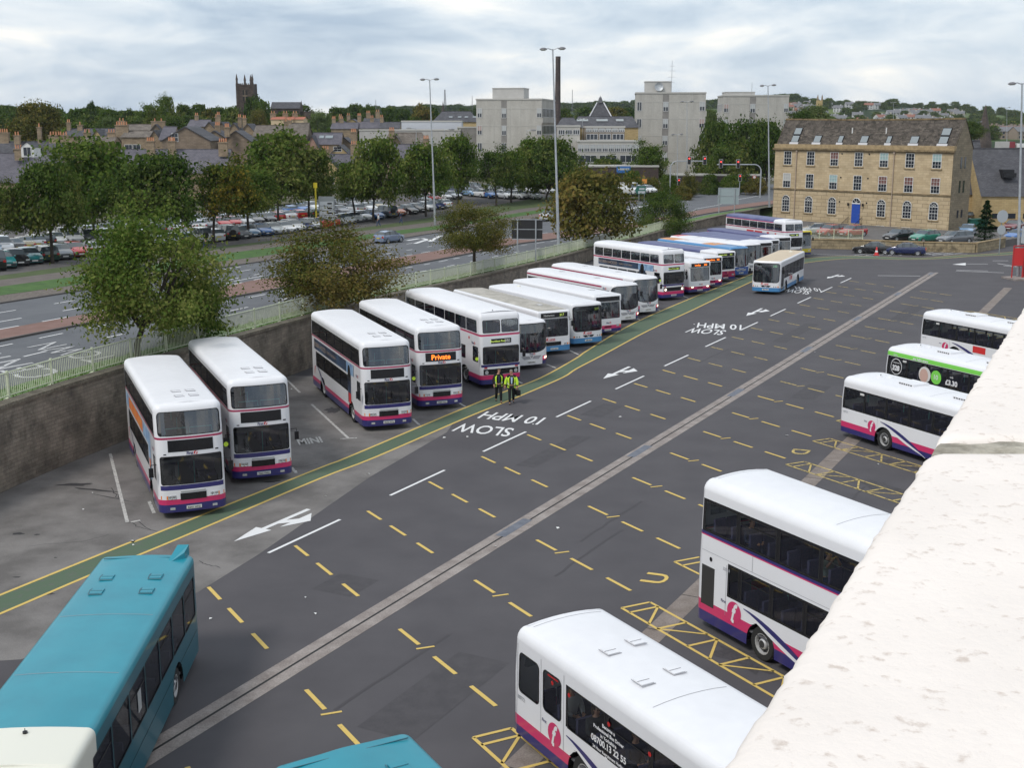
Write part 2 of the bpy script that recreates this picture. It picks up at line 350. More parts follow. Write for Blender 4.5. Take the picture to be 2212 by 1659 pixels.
UP=[(-300,1408),(0,1286.5),(275,1175),(322,1159),(687,1013),(752,988),(962,899),(1090,846.5),(1169,816),(1245,774),(1271,756),(1370,698),(1502,640.6),(1614,596),(1680,569),(1741,558),(1846,553),(1987,557),(2061,552),(2128,549),(2200,543)]
LO=[(-300,1452),(0,1327),(186,1247),(398,1159),(687,1036),(811,988),(1009,902),(1125,855),(1215,816),(1245,797),(1304,766),(1403,713),(1502,667),(1618,611),(1700,577),(1760,565),(1846,558),(1946,560.4),(2028,558.7),(2095,553.8),(2161,551),(2230,546)]
ul=smooth_line([G(*p) for p in UP]); ll=smooth_line([G(*p) for p in LO])
def resamp(P,n):
    d=[0]
    for i in range(1,len(P)): d.append(d[-1]+(P[i]-P[i-1]).length)
    o=[]
    for k in range(n+1):
        s=d[-1]*k/n; i=1
        while i<len(d)-1 and d[i]<s: i+=1
        t=(s-d[i-1])/max(1e-9,d[i]-d[i-1]); o.append(P[i-1].lerp(P[i],t))
    return o
m=MB(); ua,la=resamp(ul,90),resamp(ll,90)
for i in range(90): m.quad((*la[i],.008),(*la[i+1],.008),(*ua[i+1],.008),(*ua[i],.008))
o=m.build('green_walkway',[GRN]); tag(o,kind='structure',label='green painted walkway curving along the parked buses')
m=MB(); ribbon(m,ul,.13,.012); ribbon(m,ll,.13,.012)
# bay dashes
for k in range(-2,20):
    a0=1.05+4.5*k
    for b0,b1 in ((.4,1.45),(2.15,3.25),(4.05,5.1),(7.65,8.75),(9.55,10.65),(11.37,12.5)):
        if k<0 and b0>11: continue
        if b0>11 and k>9: continue
        mi=0 if k<9 else 1
        line(m,L(a0-.62*(b0-.4),b0),L(a0-.62*(b1-.4),b1),.125,mi)
    a1=a0-.62*8.5; line(m,L(a1-.2,8.84),L(a1+.2,9.2),.09,0 if k<9 else 1)
# hatched islands between the stands
for k in range(-3,16):
    a0=1.08+4.62*k; mi=0 if k<3 else 1; wq=.1
    dl=-.64
    P=lambda t,side:(L(a0+dl*(t),12.8+t) if side==0 else L(a0+.85+dl*(t),13.4+t))
    n=5; T=6.0
    line(m,P(0,0),P(0,1),wq,mi); line(m,P(0,0),P(T,0),wq,mi); line(m,P(0,1),P(T,1),wq,mi); line(m,P(T,0),P(T,1),wq,mi)
    for j in range(n):
        t0=T*j/n; t1=T*(j+1)/n
        line(m,P(t0+.35,0),P(t0+.35,1),wq,mi); line(m,P(t0+.35,1),P(t1,0),wq*.8,mi) if j%2==0 else line(m,P(t0+.35,0),P(t1,1),wq*.8,mi)
for (k,ch) in ((0,'U'),(4,'D'),(8,'C'),(10,'B')):
    a0=3.9+4.5*k; text_quad(m,ch,L(a0+.55,13.15),L(a0-.35,13.2),L(a0+.45,12.35),0 if k<3 else 1,.01)
o=m.build('yellow_markings',[YEP,YEP2]); tag(o,kind='structure',label='yellow bay lines and hatching painted on the yard')
# white markings
m=MB()
for k in range(0,12):
    a0=7.66*k+(0 if k<9 else .3); line(m,L(a0,.05),L(a0+4.2,.08),.13)
def arrow(T,tip,tail,wd=.35,side=1):
    T_,Q=G(*tail,.012),G(*tip,.012); d=(Q-T_); Ln=d.length; d.normalize(); n=Vector((-d.y,d.x,0))*side
    q=lambda x,y,e=0:T_+d*(x*Ln)+n*y+Vector((0,0,e))
    m.quad(q(0,-.1),q(.62,-.1),q(.62,.1),q(0,.1)); m.poly([q(.62,-.36),q(1,0),q(.62,.36)][::side])
    m.poly([q(.34,.1),q(.46,.1),q(.38,.40),q(.26,.40)])
    m.poly([q(.08,.40),q(.52,.40),q(.26,.95)])
arrow(m,(505,1170),(667,1100),side=1); arrow(m,(1303,818),(1360,792),side=1); arrow(m,(1612,682),(1646,666),side=1); arrow(m,(1786,601),(1812,593),side=1)
def gt(s,bs,be,ts,mi=0,z=.012,bold=.012): text_quad(m,s,G(*bs,z),G(*be,z),G(*ts,z),mi,bold)
gt('SLOW',(1112,926),(992,914),(1097,944)); gt('10 MPH',(1180,903),(1052,889),(1160,918))
gt('SLOW',(1570,714),(1492,708),(1558,724)); gt('10 MPH',(1602,702),(1508,697),(1601,713))
gt('SLOW',(1753,629),(1700,623),(1745,636)); gt('10 MPH',(1770,623),(1716,618),(1775,630))
# lines by the exit in front of the stone building
for a,b in (((1896,595),(1988,596)),((2066,583),(2134,585)),((2082,570),(2134,570)),((2144,563),(2178,563)),((2155,569),(2205,577)),((2168,574),(2205,577)),((2065,585),(2168,589))):
    line(m,G(*a,.012),G(*b,.012),.16)
for i in range(9): line(m,G(1846+i*24,551,.012),G(1886+i*26,546-i*.3,.012),.12)
line(m,G(1750,548,.012),G(1900,554,.012),.12); line(m,G(1970,548,.012),G(2090,548,.012),.12)
m.poly([G(*q,.013) for q in ((2057,571),(2086,567.5),(2086,573))])
UPC=lambda x:interp(x,[p[0] for p in UP],[p[1] for p in UP])
# parking bay lines between the parked buses
for a,b in (((238,980),(275,1128)),((283,1128),(303,1124)),((673,873),(752,946)),((735,948),(771,946)),((322,1083),(333,1109)),((617,818),(648,848)),((892,905),(908,920)),((991,870),(1012,882)),((1001,882),(1022,880)),((1118,823),(1150,840)),((1181,787),(1219,802)),((1231,757),(1258,770)),((1246,771),(1262,769)),((1297,735),(1322,745)),((1333,714),(1358,722)),((1376,688),(1408,703)),((1420,668),(1452,679)),((1470,637),(1503,650)),((1522,627),(1547,637)),((1556,612),(1578,620)),((1585,598),(1612,606)),((545,1010),(652,1030))[0:0] or ((630,1010),(640,1022))):
    k_=1.0
    while b!=(303,1124) and a[1]+(b[1]-a[1])*k_>UPC(a[0]+(b[0]-a[0])*k_)-3 and k_>.2: k_-=.04
    line(m,G(*a,.012),G(a[0]+(b[0]-a[0])*k_,a[1]+(b[1]-a[1])*k_,.012),.13,1)
gt('MINI',(646,961),(698,955),(640,949),1,bold=.03)
o=m.build('white_markings',[WHP,WHP2]); tag(o,kind='structure',label='white road markings painted on the yard')
# drain channel and kerb strip
m=MB()
m.quad(L(-32,5.98,.008),L(97.5,5.98,.008),L(97.5,6.36,.008),L(-32,6.36,.008)); m.quad(L(-32,6.44,.008),L(97.5,6.44,.008),L(97.5,6.84,.008),L(-32,6.84,.008))
m.quad(L(-32,6.36,.007),L(97.5,6.36,.007),L(97.5,6.44,.007),L(-32,6.44,.007),1)
for a in (5.3,17.6,31.8,47,62,78,95): m.quad(L(a,6.1,.012),L(a+2.2,6.1,.012),L(a+2.2,6.5,.012),L(a,6.5,.012),2)
o=m.build('drain_channel',[CHN,DARK,STEELP]); tag(o,kind='structure',label='long concrete drain channel across the yard')
m=MB(); m.quad(L(-12,14.05,.008),L(88,14.05,.008),L(88,14.75,.008),L(-12,14.75,.008))
for a in range(-12,88,3): line(m,L(a,14.05,.011),L(a,14.75,.011),.04,1)
o=m.build('kerb_strip',[STC,DARK]); tag(o,kind='structure',label='brown concrete strip in front of the stands')
# stains, cracks and litter
STN=mat('oil stain',(.030,.028,.030),.85); STN2=mat('tyre scuff',(.056,.052,.057),.9)
m=MB()
def blob(x,y,rx,ry,rot=0,mi=0,z=.005,n=16):
    c=G(x,y,z); pts=[]
    for k in range(n):
        t=2*PI*k/n; r=1+rnd.uniform(-.35,.35); u=math.cos(t)*rx*r; v=math.sin(t)*ry*r
        pts.append((c.x+u*math.cos(rot)-v*math.sin(rot),c.y+u*math.sin(rot)+v*math.cos(rot),z))
    m.poly(pts,mi)
for q in ((160,1047,.9,.22,.1),(200,1058,1.1,.1,-.3),(40,1153,.22,.14),(80,1155,.1,.08),(315,1185,.22,.08),(103,1283,.3,.07),(35,1247,.12,.06),(120,1205,.06,.05),(240,1075,1.0,.05,-.5),(560,960,.5,.2,.5),(430,1012,.3,.15),(590,1040,.4,.1,.3)): blob(*q)
def crack(P,wd=.035):
    pts=[]; 
    for (a,b) in zip(P[:-1],P[1:]):
        a,b=G(*a,.006),G(*b,.006)
        for k in range(5): q=a.lerp(b,k/5); pts.append((q.x+rnd.uniform(-.07,.07),q.y+rnd.uniform(-.07,.07)))
    ribbon(m,pts,wd,.006,0)
crack([(280,1128),(300,1140),(345,1150)]); crack([(240,1055),(262,1080),(240,1062)]); crack([(430,1213),(455,1222),(480,1228)]); crack([(300,1125),(330,1150)]); crack([(560,980),(640,1010),(700,1000)]); crack([(170,1250),(300,1230),(420,1240)],.02); crack([(60,1180),(180,1170),(250,1150)],.02)
for i in range(7):
    a=rnd.uniform(-10,70); b=rnd.choice((1.5,2.7,9,10.2,11.5,15.5,16.3))+rnd.uniform(-.4,.4); q=L(a,b,.0105)
    pts=[(q.x+BA.x*t*.6+rnd.uniform(-.03,.03)+BN.x*.02*t*t*.1,q.y+BA.y*t*.6+rnd.uniform(-.02,.02)) for t in range(10)]; ribbon(m,pts,.1,.0055,1)
PTC=mat('asphalt repair',(.054,.051,.056),.95,scale=2,col2=(.068,.064,.069),sc2=(70,.25)); WET=mat('darkened bay asphalt',(.046,.043,.046),.85,scale=1.2,col2=(.060,.056,.060),sc2=(9,.25))
def patch(a,b,la,lb,z=.0045): m.quad(L(a,b,z),L(a+la,b,z),L(a+la,b+lb,z),L(a,b+lb,z),2)
for q in ((14,2.4,6,.9),(33,9.3,4,1.3),(-9,10,5,1.6),(50,3.4,9,1.0),(8,15.6,7,1.1),(64,8.6,8,1.2),(24,.9,3,1.2),(-2,3.4,1.6,1.5)): patch(*q)
for k in range(3,16):
    q=L(-6+5*k,-9.5-.28*k*(1 if k<8 else .2)); blobx=proj(q); blob(blobx[0],blobx[1],rnd.uniform(.5,1.1),rnd.uniform(.3,.6),rnd.uniform(0,3),3,.0052,22)
for k in range(9):
    q=L(1.5+4.62*k+rnd.uniform(-.5,.5)-2.2,17.3); bx_=proj(q); blob(bx_[0],bx_[1],rnd.uniform(.6,1.2),rnd.uniform(.35,.6),-1.0,3,.0052,22)
o=m.build('yard_stains',[STN,STN2,PTC,WET]); tag(o,kind='stuff',label='oil stains, cracks and scuffs on the yard',cat='stains')
m=MB(); 
for x,y in ((681,1325),(455,1336),(250,930),(199,1064),(703,1071),(1205,1140),(1896,1002),(960,945),(796,1023),(1010,943),(1152,916),(640,1018),(288,1177),(285,1168),(180,1100),(1070,1180),(1700,940),(1870,880),(1500,700),(1760,760),(630,840),(660,1290),(1340,900)):
    q=G(x,y,.03); s=rnd.uniform(.05,.12); a=rnd.uniform(0,3)
    m.add([(q.x+math.cos(a)*s,q.y+math.sin(a)*s,.02),(q.x-math.sin(a)*s*.6,q.y+math.cos(a)*s*.6,.05),(q.x-math.cos(a)*s,q.y-math.sin(a)*s,.02),(q.x+math.sin(a)*s*.6,q.y-math.cos(a)*s*.6,.03)],[(0,1,2,3)])
o=m.build('litter',[mat('litter paper',(.7,.7,.68),.8)]); tag(o,kind='stuff',label='scraps of white paper litter on the yard',cat='litter')
# ------------------------------------------------------------------ upper terrain sheet and far terrain
TCOLS=[0,.8,1.7,3,5,8,12,16,20,24,28,34,42,50,60,75,90,110,135]
FARM=None
def terrain_mat():
    m=bpy.data.materials.new('hill ground'); m.use_nodes=True; nt=m.node_tree; b=nt.nodes['Principled BSDF']; b.inputs['Roughness'].default_value=1; b.inputs['Specular IOR Level'].default_value=.1
    t=nt.nodes.new('ShaderNodeTexCoord')
    def nz(s,d): n=nt.nodes.new('ShaderNodeTexNoise'); n.inputs['Scale'].default_value=s; n.inputs['Detail'].default_value=d; nt.links.new(t.outputs['Object'],n.inputs['Vector']); return n.outputs[0]
    v=nt.nodes.new('ShaderNodeTexVoronoi'); v.inputs['Scale'].default_value=.006; nt.links.new(t.outputs['Object'],v.inputs['Vector'])
    r=nt.nodes.new('ShaderNodeValToRGB'); e=r.color_ramp.elements; e[0].position=.2; e[0].color=(.06,.10,.03,1); e[1].position=.8; e[1].color=(.12,.15,.05,1)
    s=nt.nodes.new('ShaderNodeSeparateColor'); nt.links.new(v.outputs['Color'],s.inputs[0]); nt.links.new(s.outputs[0],r.inputs[0])
    r2=nt.nodes.new('ShaderNodeMapRange'); r2.inputs[1].default_value=.46; r2.inputs[2].default_value=.52; nt.links.new(nz(.012,6),r2.inputs[0])
    mx=nt.nodes.new('ShaderNodeMix'); mx.data_type='RGBA'; nt.links.new(r2.outputs[0],mx.inputs['Factor']); nt.links.new(r.outputs[0],mx.inputs['A']); mx.inputs['B'].default_value=(.028,.045,.022,1)
    nt.links.new(mx.outputs['Result'],b.inputs['Base Color']); return m
HILL=terrain_mat()
VERG=mat('rough ground',(.045,.055,.022),.97,scale=.4,col2=(.10,.085,.055),sc2=(6,.3))
m=MB(); nc=len(TCOLS)
vs=[]
for p,n in zip(WD,WN):
    for t in TCOLS:
        q=p+n*(t+.4); vs.append((q.x,q.y,Zt(q.x,q.y)))
fs=[(i*nc+j,(i+1)*nc+j,(i+1)*nc+j+1,i*nc+j+1) for i in range(len(WD)-1) for j in range(nc-1)]
m.add(vs,[tuple(reversed(f)) for f in fs]); o=m.build('terrace_ground',[VERG]); tag(o,kind='structure',label='raised ground behind the retaining wall')
m=MB(); rs=[118,130,145,160,175,190,200,210,222,236,252,270,290,315,345,380,420,470,520,580,650,740,850,980,1130,1300,1480,1650,1800,2000,2300,2800,3500,4500,6500]
an=[R(-50+1.25*i) for i in range(81)]; vs=[]
for r in rs:
    for a in an:
        x,y=r*math.sin(a),r*math.cos(a); sd_=wside(x,y) if r<330 else 5
        z=Zt(x,y,sd_ if r<205 else (1 if sd_>-.5 else (-.9 if y<203 else 1)))-.12
        if r<330 and y<203 and sd_<25: z=-.9
        elif r<330 and sd_<-.5: z=-.6 if y<215 else -.6+(z+.6)*sm(215,330,r)
        vs.append((x,y,z))
k=len(an); m.add(vs,[(i*k+j,i*k+j+1,(i+1)*k+j+1,(i+1)*k+j) for i in range(len(rs)-1) for j in range(k-1)])
m.v=[(x,y,z) for x,y,z in m.v]
m.f=[tuple(reversed(f)) for f in m.f]
o=m.build('hills',[HILL],smooth=True,ang=60); tag(o,kind='structure',label='far ground rising to wooded hills')
# big base sheet so nothing shows below
def curve(P): xs=[p[0] for p in P]; ys=[p[1] for p in P]; return lambda x: interp(x,xs,ys) if x<=xs[-1] else ys[-1]+(x-xs[-1])*(ys[-1]-ys[-2])/(xs[-1]-xs[-2])
offs=[]
for p,n in zip(WD,WN):
    if p.y<36 or p.y>197: continue
    q=p+n*1.9; offs.append(proj((q.x,q.y,Zt(q.x,q.y))))
offs.sort(); NEAR=curve(offs)
MEDT=curve([(-150,746),(0,717),(200,680),(400,641),(560,606),(650,597),(915,549),(1125,512),(1232,500),(1344,487),(1527,452),(1645,437),(1750,424)])
MEDB=curve([(-150,772),(0,739),(176,704),(526,639.6),(648,617),(922,567),(1125,527),(1202,517),(1232,513),(1344,500),(1527,462),(1645,445),(1750,431)])
FARE=curve([(-150,684),(0,657),(141,635),(454,583),(559,567),(866,516),(933,505),(1082,484),(1125,478),(1250,455),(1380,436),(1500,421),(1600,412),(1750,404)])
GCOB=curve([(-150,662),(0,641),(159,618.7),(464,568.7),(575,554),(858,508),(943,497),(1080,474),(1123,468),(1250,448),(1380,431)])
GPTH=curve([(-150,640),(0,622),(182,597),(464,552),(583,537),(850,500),(935,490),(1082,467),(1125,460),(1250,442),(1380,427)])
PTHT=curve([(-150,622),(0,607),(182,583),(464,541),(583,526),(850,491),(935,480),(1082,460),(1125,452),(1250,438),(1380,424)])
CARP=curve([(-150,610),(0,597),(182,572),(464,535),(583,521),(850,483),(935,470),(985,459),(1072,443),(1140,432),(1200,424)])
CPT=curve([(-150,500),(0,492),(300,468),(600,452),(850,424),(1000,408),(1200,400)])
def strip(name,f0,f1,x0,x1,lift,mt,label,n=90,kc=5,kind='structure',z=None):
    m=MB(); vs=[]
    for i in range(n+1):
        x=x0+(x1-x0)*i/n
        for j in range(kc+1):
            y=f0(x)+(f1(x)-f0(x))*j/kc; vs.append(U(x,y,lift))
    m.add(vs,[(i*(kc+1)+j,i*(kc+1)+j+1,(i+1)*(kc+1)+j+1,(i+1)*(kc+1)+j) for i in range(n) for j in range(kc)])
    o=m.build(name,[mt]); tag(o,kind=kind,label=label); return o
strip('near_road',MEDB,NEAR,-150,1640,.03,ROAD,'near carriageway beside the railing',kc=6)
strip('median_strip',MEDT,MEDB,-150,1740,.13,REDT,'red surfaced central strip of the dual carriageway',kc=2)
strip('far_road',FARE,MEDT,-150,1740,.03,ROAD,'far carriageway beside the car park verge',kc=6)
strip('cobbled_verge',GCOB,FARE,-150,1380,.09,COBB,'cobbled strip between road and grass',kc=2)
strip('grass_verge',GPTH,GCOB,-150,1380,.10,GRASSM,'bright mown grass verge by the road',kc=2,kind='stuff')
strip('footpath',PTHT,GPTH,-150,1380,.08,PATHM,'brown footpath along the car park',kc=2)
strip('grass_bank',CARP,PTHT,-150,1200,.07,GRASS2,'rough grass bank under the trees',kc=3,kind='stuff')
strip('car_park_surface',CPT,CARP,-150,1200,.04,CPM,'tarmac of the tree-lined car park',kc=10)
# kerb of the median and of the far edge
m=MB()
for f,h in ((MEDB,.14),(FARE,.12)):
    P=[U(-150+1890*i/120,f(-150+1890*i/120)) for i in range(121)]
    for a,b in zip(P[:-1],P[1:]):
        d=(b-a).normalized(); n=Vector((-d.y,d.x,0))*.09
        m.add([a-n,b-n,b+n,a+n]+[v+Vector((0,0,h)) for v in (a-n,b-n,b+n,a+n)],[(0,1,5,4),(1,2,6,5),(2,3,7,6),(3,0,4,7),(4,5,6,7)])
o=m.build('kerbs',[mat('kerb stone',(.10,.09,.085),.9)]); tag(o,kind='structure',label='kerbs of the dual carriageway')
# lane dashes on the dual carriageway
m=MB()
def dashes(f,x0,x1,on,off,wd=.14):
    P=[U(x0+(x1-x0)*i/260,f(x0+(x1-x0)*i/260),.045) for i in range(261)]; s=0; d=0; st=None; seg=[]
    for a,b in zip(P[:-1],P[1:]):
        if (d%(on+off))<on: line(m,a,b,wd)
        d+=(b-a).length
def mixf(f,g,t): return lambda x:f(x)*(1-t)+g(x)*t
dashes(mixf(FARE,MEDT,.33),-150,1500,1.8,3.4); dashes(mixf(FARE,MEDT,.66),-150,1500,1.8,3.4); dashes(mixf(FARE,MEDT,.93),-150,1500,2.2,2.0)
dashes(mixf(MEDB,NEAR,.1),-150,1500,1.9,2.0); dashes(mixf(MEDB,NEAR,.42),-150,1300,1.9,4.2)
def ur(a,b,wd=.16): line(m,U(*a,.05),U(*b,.05),wd)
ur((497,610),(568,597)); ur((497,617),(566,605)); ur((470,622),(500,610)); ur((455,588),(520,577)); ur((420,600),(470,590))
for i in range(9): ur((880+i*16,520+(i%2)*9-i*2.3),(905+i*16,516+(i%3)*5-i*2.3),.5)
for i in range(6): ur((1310+i*14,462-i*3),(1330+i*14,459-i*3),.5)
ur((1190,463),(1330,446)); ur((1560,437),(1640,423)); ur((1500,452),(1590,436)); ur((1550,425),(1600,420),.4)
text_quad(m,'TOWN',U(262,772,.05),U(120,740,.05),U(195,787,.05),1,-.005); text_quad(m,'CENTRE',U(140,806,.05),U(-40,752,.05),U(50,824,.05),1,-.005)
o=m.build('road_markings',[WHP,worn('thin road lettering',(.50,.50,.50),(.13,.135,.14),.43,6)]); tag(o,kind='structure',label='white lane markings on the dual carriageway')
# white boards and path by the signals junction
strip('junction_road',curve([(1500,408),(1560,404),(1700,396)]),curve([(1500,424),(1600,413),(1740,404)]),1500,1700,.03,ROAD,'side road at the traffic signals',n=20,kc=3)
# verge grass behind railing
GR3=mat('railing verge grass',(.07,.14,.035),.95,scale=1.5,col2=(.12,.20,.06),sc2=(25,.3),bump=.3)
m=MB(); I=[i for i,p in enumerate(WD) if 30<p.y<197]
for i in I[:-1]:
    a,b=WD[i],WD[i+1]; na,nb=WN[i],WN[i+1]
    q=[a+na*.42,b+nb*.42,b+nb*2.0,a+na*2.0]; m.quad(*[(v.x,v.y,Zt(v.x,v.y)+.07) for v in (q[3],q[2],q[1],q[0])])
o=m.build('railing_verge',[GR3]); tag(o,kind='stuff',label='strip of grass behind the railing on the wall')
# grass blades on the verge
BL=leaf_mat('grass blades',[(.05,.10,.02),(.09,.16,.035),(.14,.19,.06)],.2)
m=MB()
for i in I[:40]:
    a,b=WD[i],WD[i+1]; n=WN[i]
    for _ in range(150):
        t=rnd.random(); u=rnd.uniform(.45,1.95); q=a.lerp(b,t)+n*u; z=Zt(q.x,q.y)+.06; h=rnd.uniform(.08,.22); an_=rnd.uniform(0,PI); dx,dy=math.cos(an_)*.03,math.sin(an_)*.03
        m.add([(q.x-dx,q.y-dy,z),(q.x+dx,q.y+dy,z),(q.x+dy*2,q.y-dx*2,z+h)],[(0,1,2)])
o=m.build('verge_blades',[BL]); tag(o,kind='stuff',label='tufts of grass along the railing foot')
# ------------------------------------------------------------------ retaining wall, coping, railing
WALLM=brick_mat('retaining wall stone',(.20,.17,.135),(.26,.225,.18),(.18,.155,.125),.42,.16,.012,mode='along',var=.5,vs=.55,bump=.7,dirt=((.06,.05,.043),.8,.5,.74))
COPM=mat('wall coping stone',(.11,.095,.07),.95,scale=1.5,col2=(.19,.165,.125),sc2=(12,.3),bump=.3)
root=empty('retaining_wall',(WD[40].x,WD[40].y,0),0,'long dark stone retaining wall behind the parked buses','wall')
m=MB(); c=MB(); I=[i for i,p in enumerate(WD) if p.y<=197]
ro=Vector((WD[40].x,WD[40].y,0))
for i in I[:-1]:
    a,b=WD[i],WD[i+1]; na,nb=WN[i],WN[i+1]; za,zb=Zt(a.x,a.y)+.05,Zt(b.x,b.y)+.05
    P=lambda p,n,t,z:(p.x+n.x*t-ro.x,p.y+n.y*t-ro.y,z)
    m.quad(P(a,na,0,-.2),P(b,nb,0,-.2),P(b,nb,0.04,zb-.12),P(a,na,0.04,za-.12))
    m.quad(P(a,na,.45,za-.12),P(b,nb,.45,zb-.12),P(b,nb,.45,-.2),P(a,na,.45,-.2))
    c.add([P(a,na,-.06,za-.12),P(b,nb,-.06,zb-.12),P(b,nb,.46,zb-.12),P(a,na,.46,za-.12),P(a,na,-.06,za+.04),P(b,nb,-.06,zb+.04),P(b,nb,.46,zb+.07),P(a,na,.46,za+.07)],[(0,1,5,4),(4,5,6,7),(2,3,7,6),(3,2,1,0)])
m.build('wall',[WALLM],root); c.build('coping',[COPM],root)
# parapet of the road where the railing ends
RAIL=mat('cream railing paint',(.46,.50,.36),.6,scale=6,col2=(.58,.61,.46))
root=empty('railing',(0,0,0),0,'pale cream bar railing along the top of the retaining wall','railing')
posts=[]; bars=MB(); rails=MB(); acc=0; nb_=0; tot=0
prev=None
II=[i for i,p in enumerate(WD) if 30<p.y<172]
poly=[]
for i in II: q=WD[i]+WN[i]*.5; poly.append(Vector((q.x,q.y,Zt(q.x,q.y)+.1)))
def walk(P,step):
    out_=[]; d=0; nx=0
    for a,b in zip(P[:-1],P[1:]):
        l=(b-a).length
        while nx<=d+l: out_.append(a.lerp(b,(nx-d)/l)); nx+=step
        d+=l
    return out_
PP=walk(poly,2.9); pm=MB(); pm.box((0,0,.55),(.09,.09,1.2)); pm.box((0,0,-.02),(.3,.3,.06)); pmesh=pm.mesh('post',[RAIL])
for q in PP:
    o=bpy.data.objects.new('post',pmesh); COL.objects.link(o); o.parent=root; o.location=q
for q in walk(poly,.125): bars.box((q.x,q.y,q.z+.57),(.022,.022,.96))
for a,b in zip(PP[:-1],PP[1:]):
    for h,r_ in ((1.07,.035),(.12,.022)): rails.tube([a+Vector((0,0,h)),b+Vector((0,0,h))],r_,6)
bars.build('bars',[RAIL],root); rails.build('rail',[RAIL],root)
# ================================================================== BUSES
WHB=mat('bus white paint',(.74,.74,.76),.28,var=.02,scale=1.2,coat=.5,lo=.3,hi=.7)
ROOFW=mat('bus roof white',(.71,.71,.73),.42,scale=.5,col2=(.77,.77,.79),sc2=(3,.02),lo=.25,hi=.75,detail=3)
ROOFG=mat('grimy cream roof',(.30,.28,.24),.7,scale=1.1,col2=(.46,.43,.38),sc2=(7,.1))
ROOFT=mat('tan roof',(.52,.42,.30),.6,scale=1.2,col2=(.58,.48,.35))
NAVY=mat('navy paint',(.028,.026,.14),.3,coat=.4); PINK=mat('magenta paint',(.56,.03,.13),.3,coat=.4); MAROON=mat('maroon paint',(.36,.03,.09),.3,coat=.4)
BLUEP=mat('mid blue paint',(.06,.22,.45),.3,coat=.4); DBLUE=mat('deep blue paint',(.03,.09,.32),.3,coat=.4); ROOFN=mat('navy roof',(.07,.075,.19),.4,scale=.7,col2=(.11,.12,.24))
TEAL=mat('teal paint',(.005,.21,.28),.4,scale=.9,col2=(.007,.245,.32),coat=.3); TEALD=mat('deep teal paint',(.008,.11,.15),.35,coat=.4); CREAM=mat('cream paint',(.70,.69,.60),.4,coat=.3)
YELB=mat('bus yellow paint',(.62,.50,.03),.35); BLK=mat('gloss black',(.012,.012,.014),.25); GREENB=mat('advert green',(.20,.64,.09),.35); REDB=mat('bright red paint',(.60,.03,.03),.35,coat=.3); ORANGEB=mat('orange swirl paint',(.62,.25,.05),.4)
GREYB=mat('grey bus trim',(.30,.30,.32),.5)
RUB=mat('window rubber',(.012,.012,.013),.6); DKI=mat('bus interior dark',(.022,.022,.028),.8); SEATM=mat('seat moquette',(.05,.055,.12),.9,scale=20,col2=(.09,.075,.15)); RAILT=mat('turquoise handrail',(.10,.38,.40),.4)
FLR=mat('bus floor',(.10,.10,.11),.9); PALE=mat('pale panel',(.35,.36,.36),.7)
BGL=glass_mat('bus glass',(.50,.53,.53)); CGL=glass_mat('clear glass',(.80,.84,.84),.14)
TYR=mat('tyre rubber',(.018,.018,.018),.85); RIM=mat('wheel steel',(.50,.50,.50),.45,.3); HUB=mat('hub dark',(.06,.06,.06),.5,.4)
LAMP=mat('headlamp glass',(.62,.64,.66),.12,.5); LAMPON=mat('lit headlamp',(1,.80,.62),.3,emit=1.6); AMB=mat('amber lens',(.75,.20,.02),.3); TLR=mat('red lens',(.45,.02,.02),.3)
CHR=mat('chrome trim',(.6,.6,.62),.2,.9); PLW=mat('number plate white',(.62,.62,.60),.4); PLY=mat('number plate yellow',(.60,.45,.05),.4)
LEDO=mat('orange led',(1,.20,.02),.5,emit=1.8); LEDG=mat('green yellow blind',(.62,.80,.14),.5,emit=.35); BLW=mat('blind white',(.6,.6,.58),.5); INKR=mat('red lettering',(.55,.03,.03),.4); INKN=mat('navy lettering',(.03,.03,.12),.4); INKG=mat('grey lettering',(.35,.36,.38),.5); GOLD=mat('gold lettering',(.42,.32,.24),.5)
ADN=mat('advert night blue',(.015,.02,.04),.4,scale=.9,col2=(.05,.09,.16)); ADB=mat('advert pale blue',(.12,.22,.38),.4,scale=2.2,col2=(.35,.5,.66)); ADO=mat('advert orange',(.62,.12,.03),.4,scale=1.5,col2=(.66,.26,.07)); YVEST=mat('hi-vis yellow',(.62,.85,.06),.7)
MATS=[WHB,ROOFW,NAVY,PINK,BLK,ROOFG,ROOFN,BLUEP,DBLUE,TEAL,TEALD,CREAM,YELB,MAROON,ROOFT,GREENB,REDB,ORANGEB,GREYB]
ix={n:i for i,n in enumerate('white roof navy pink black grime nroof blue dblue teal teald cream yellow maroon tan green red orange grey'.split())}
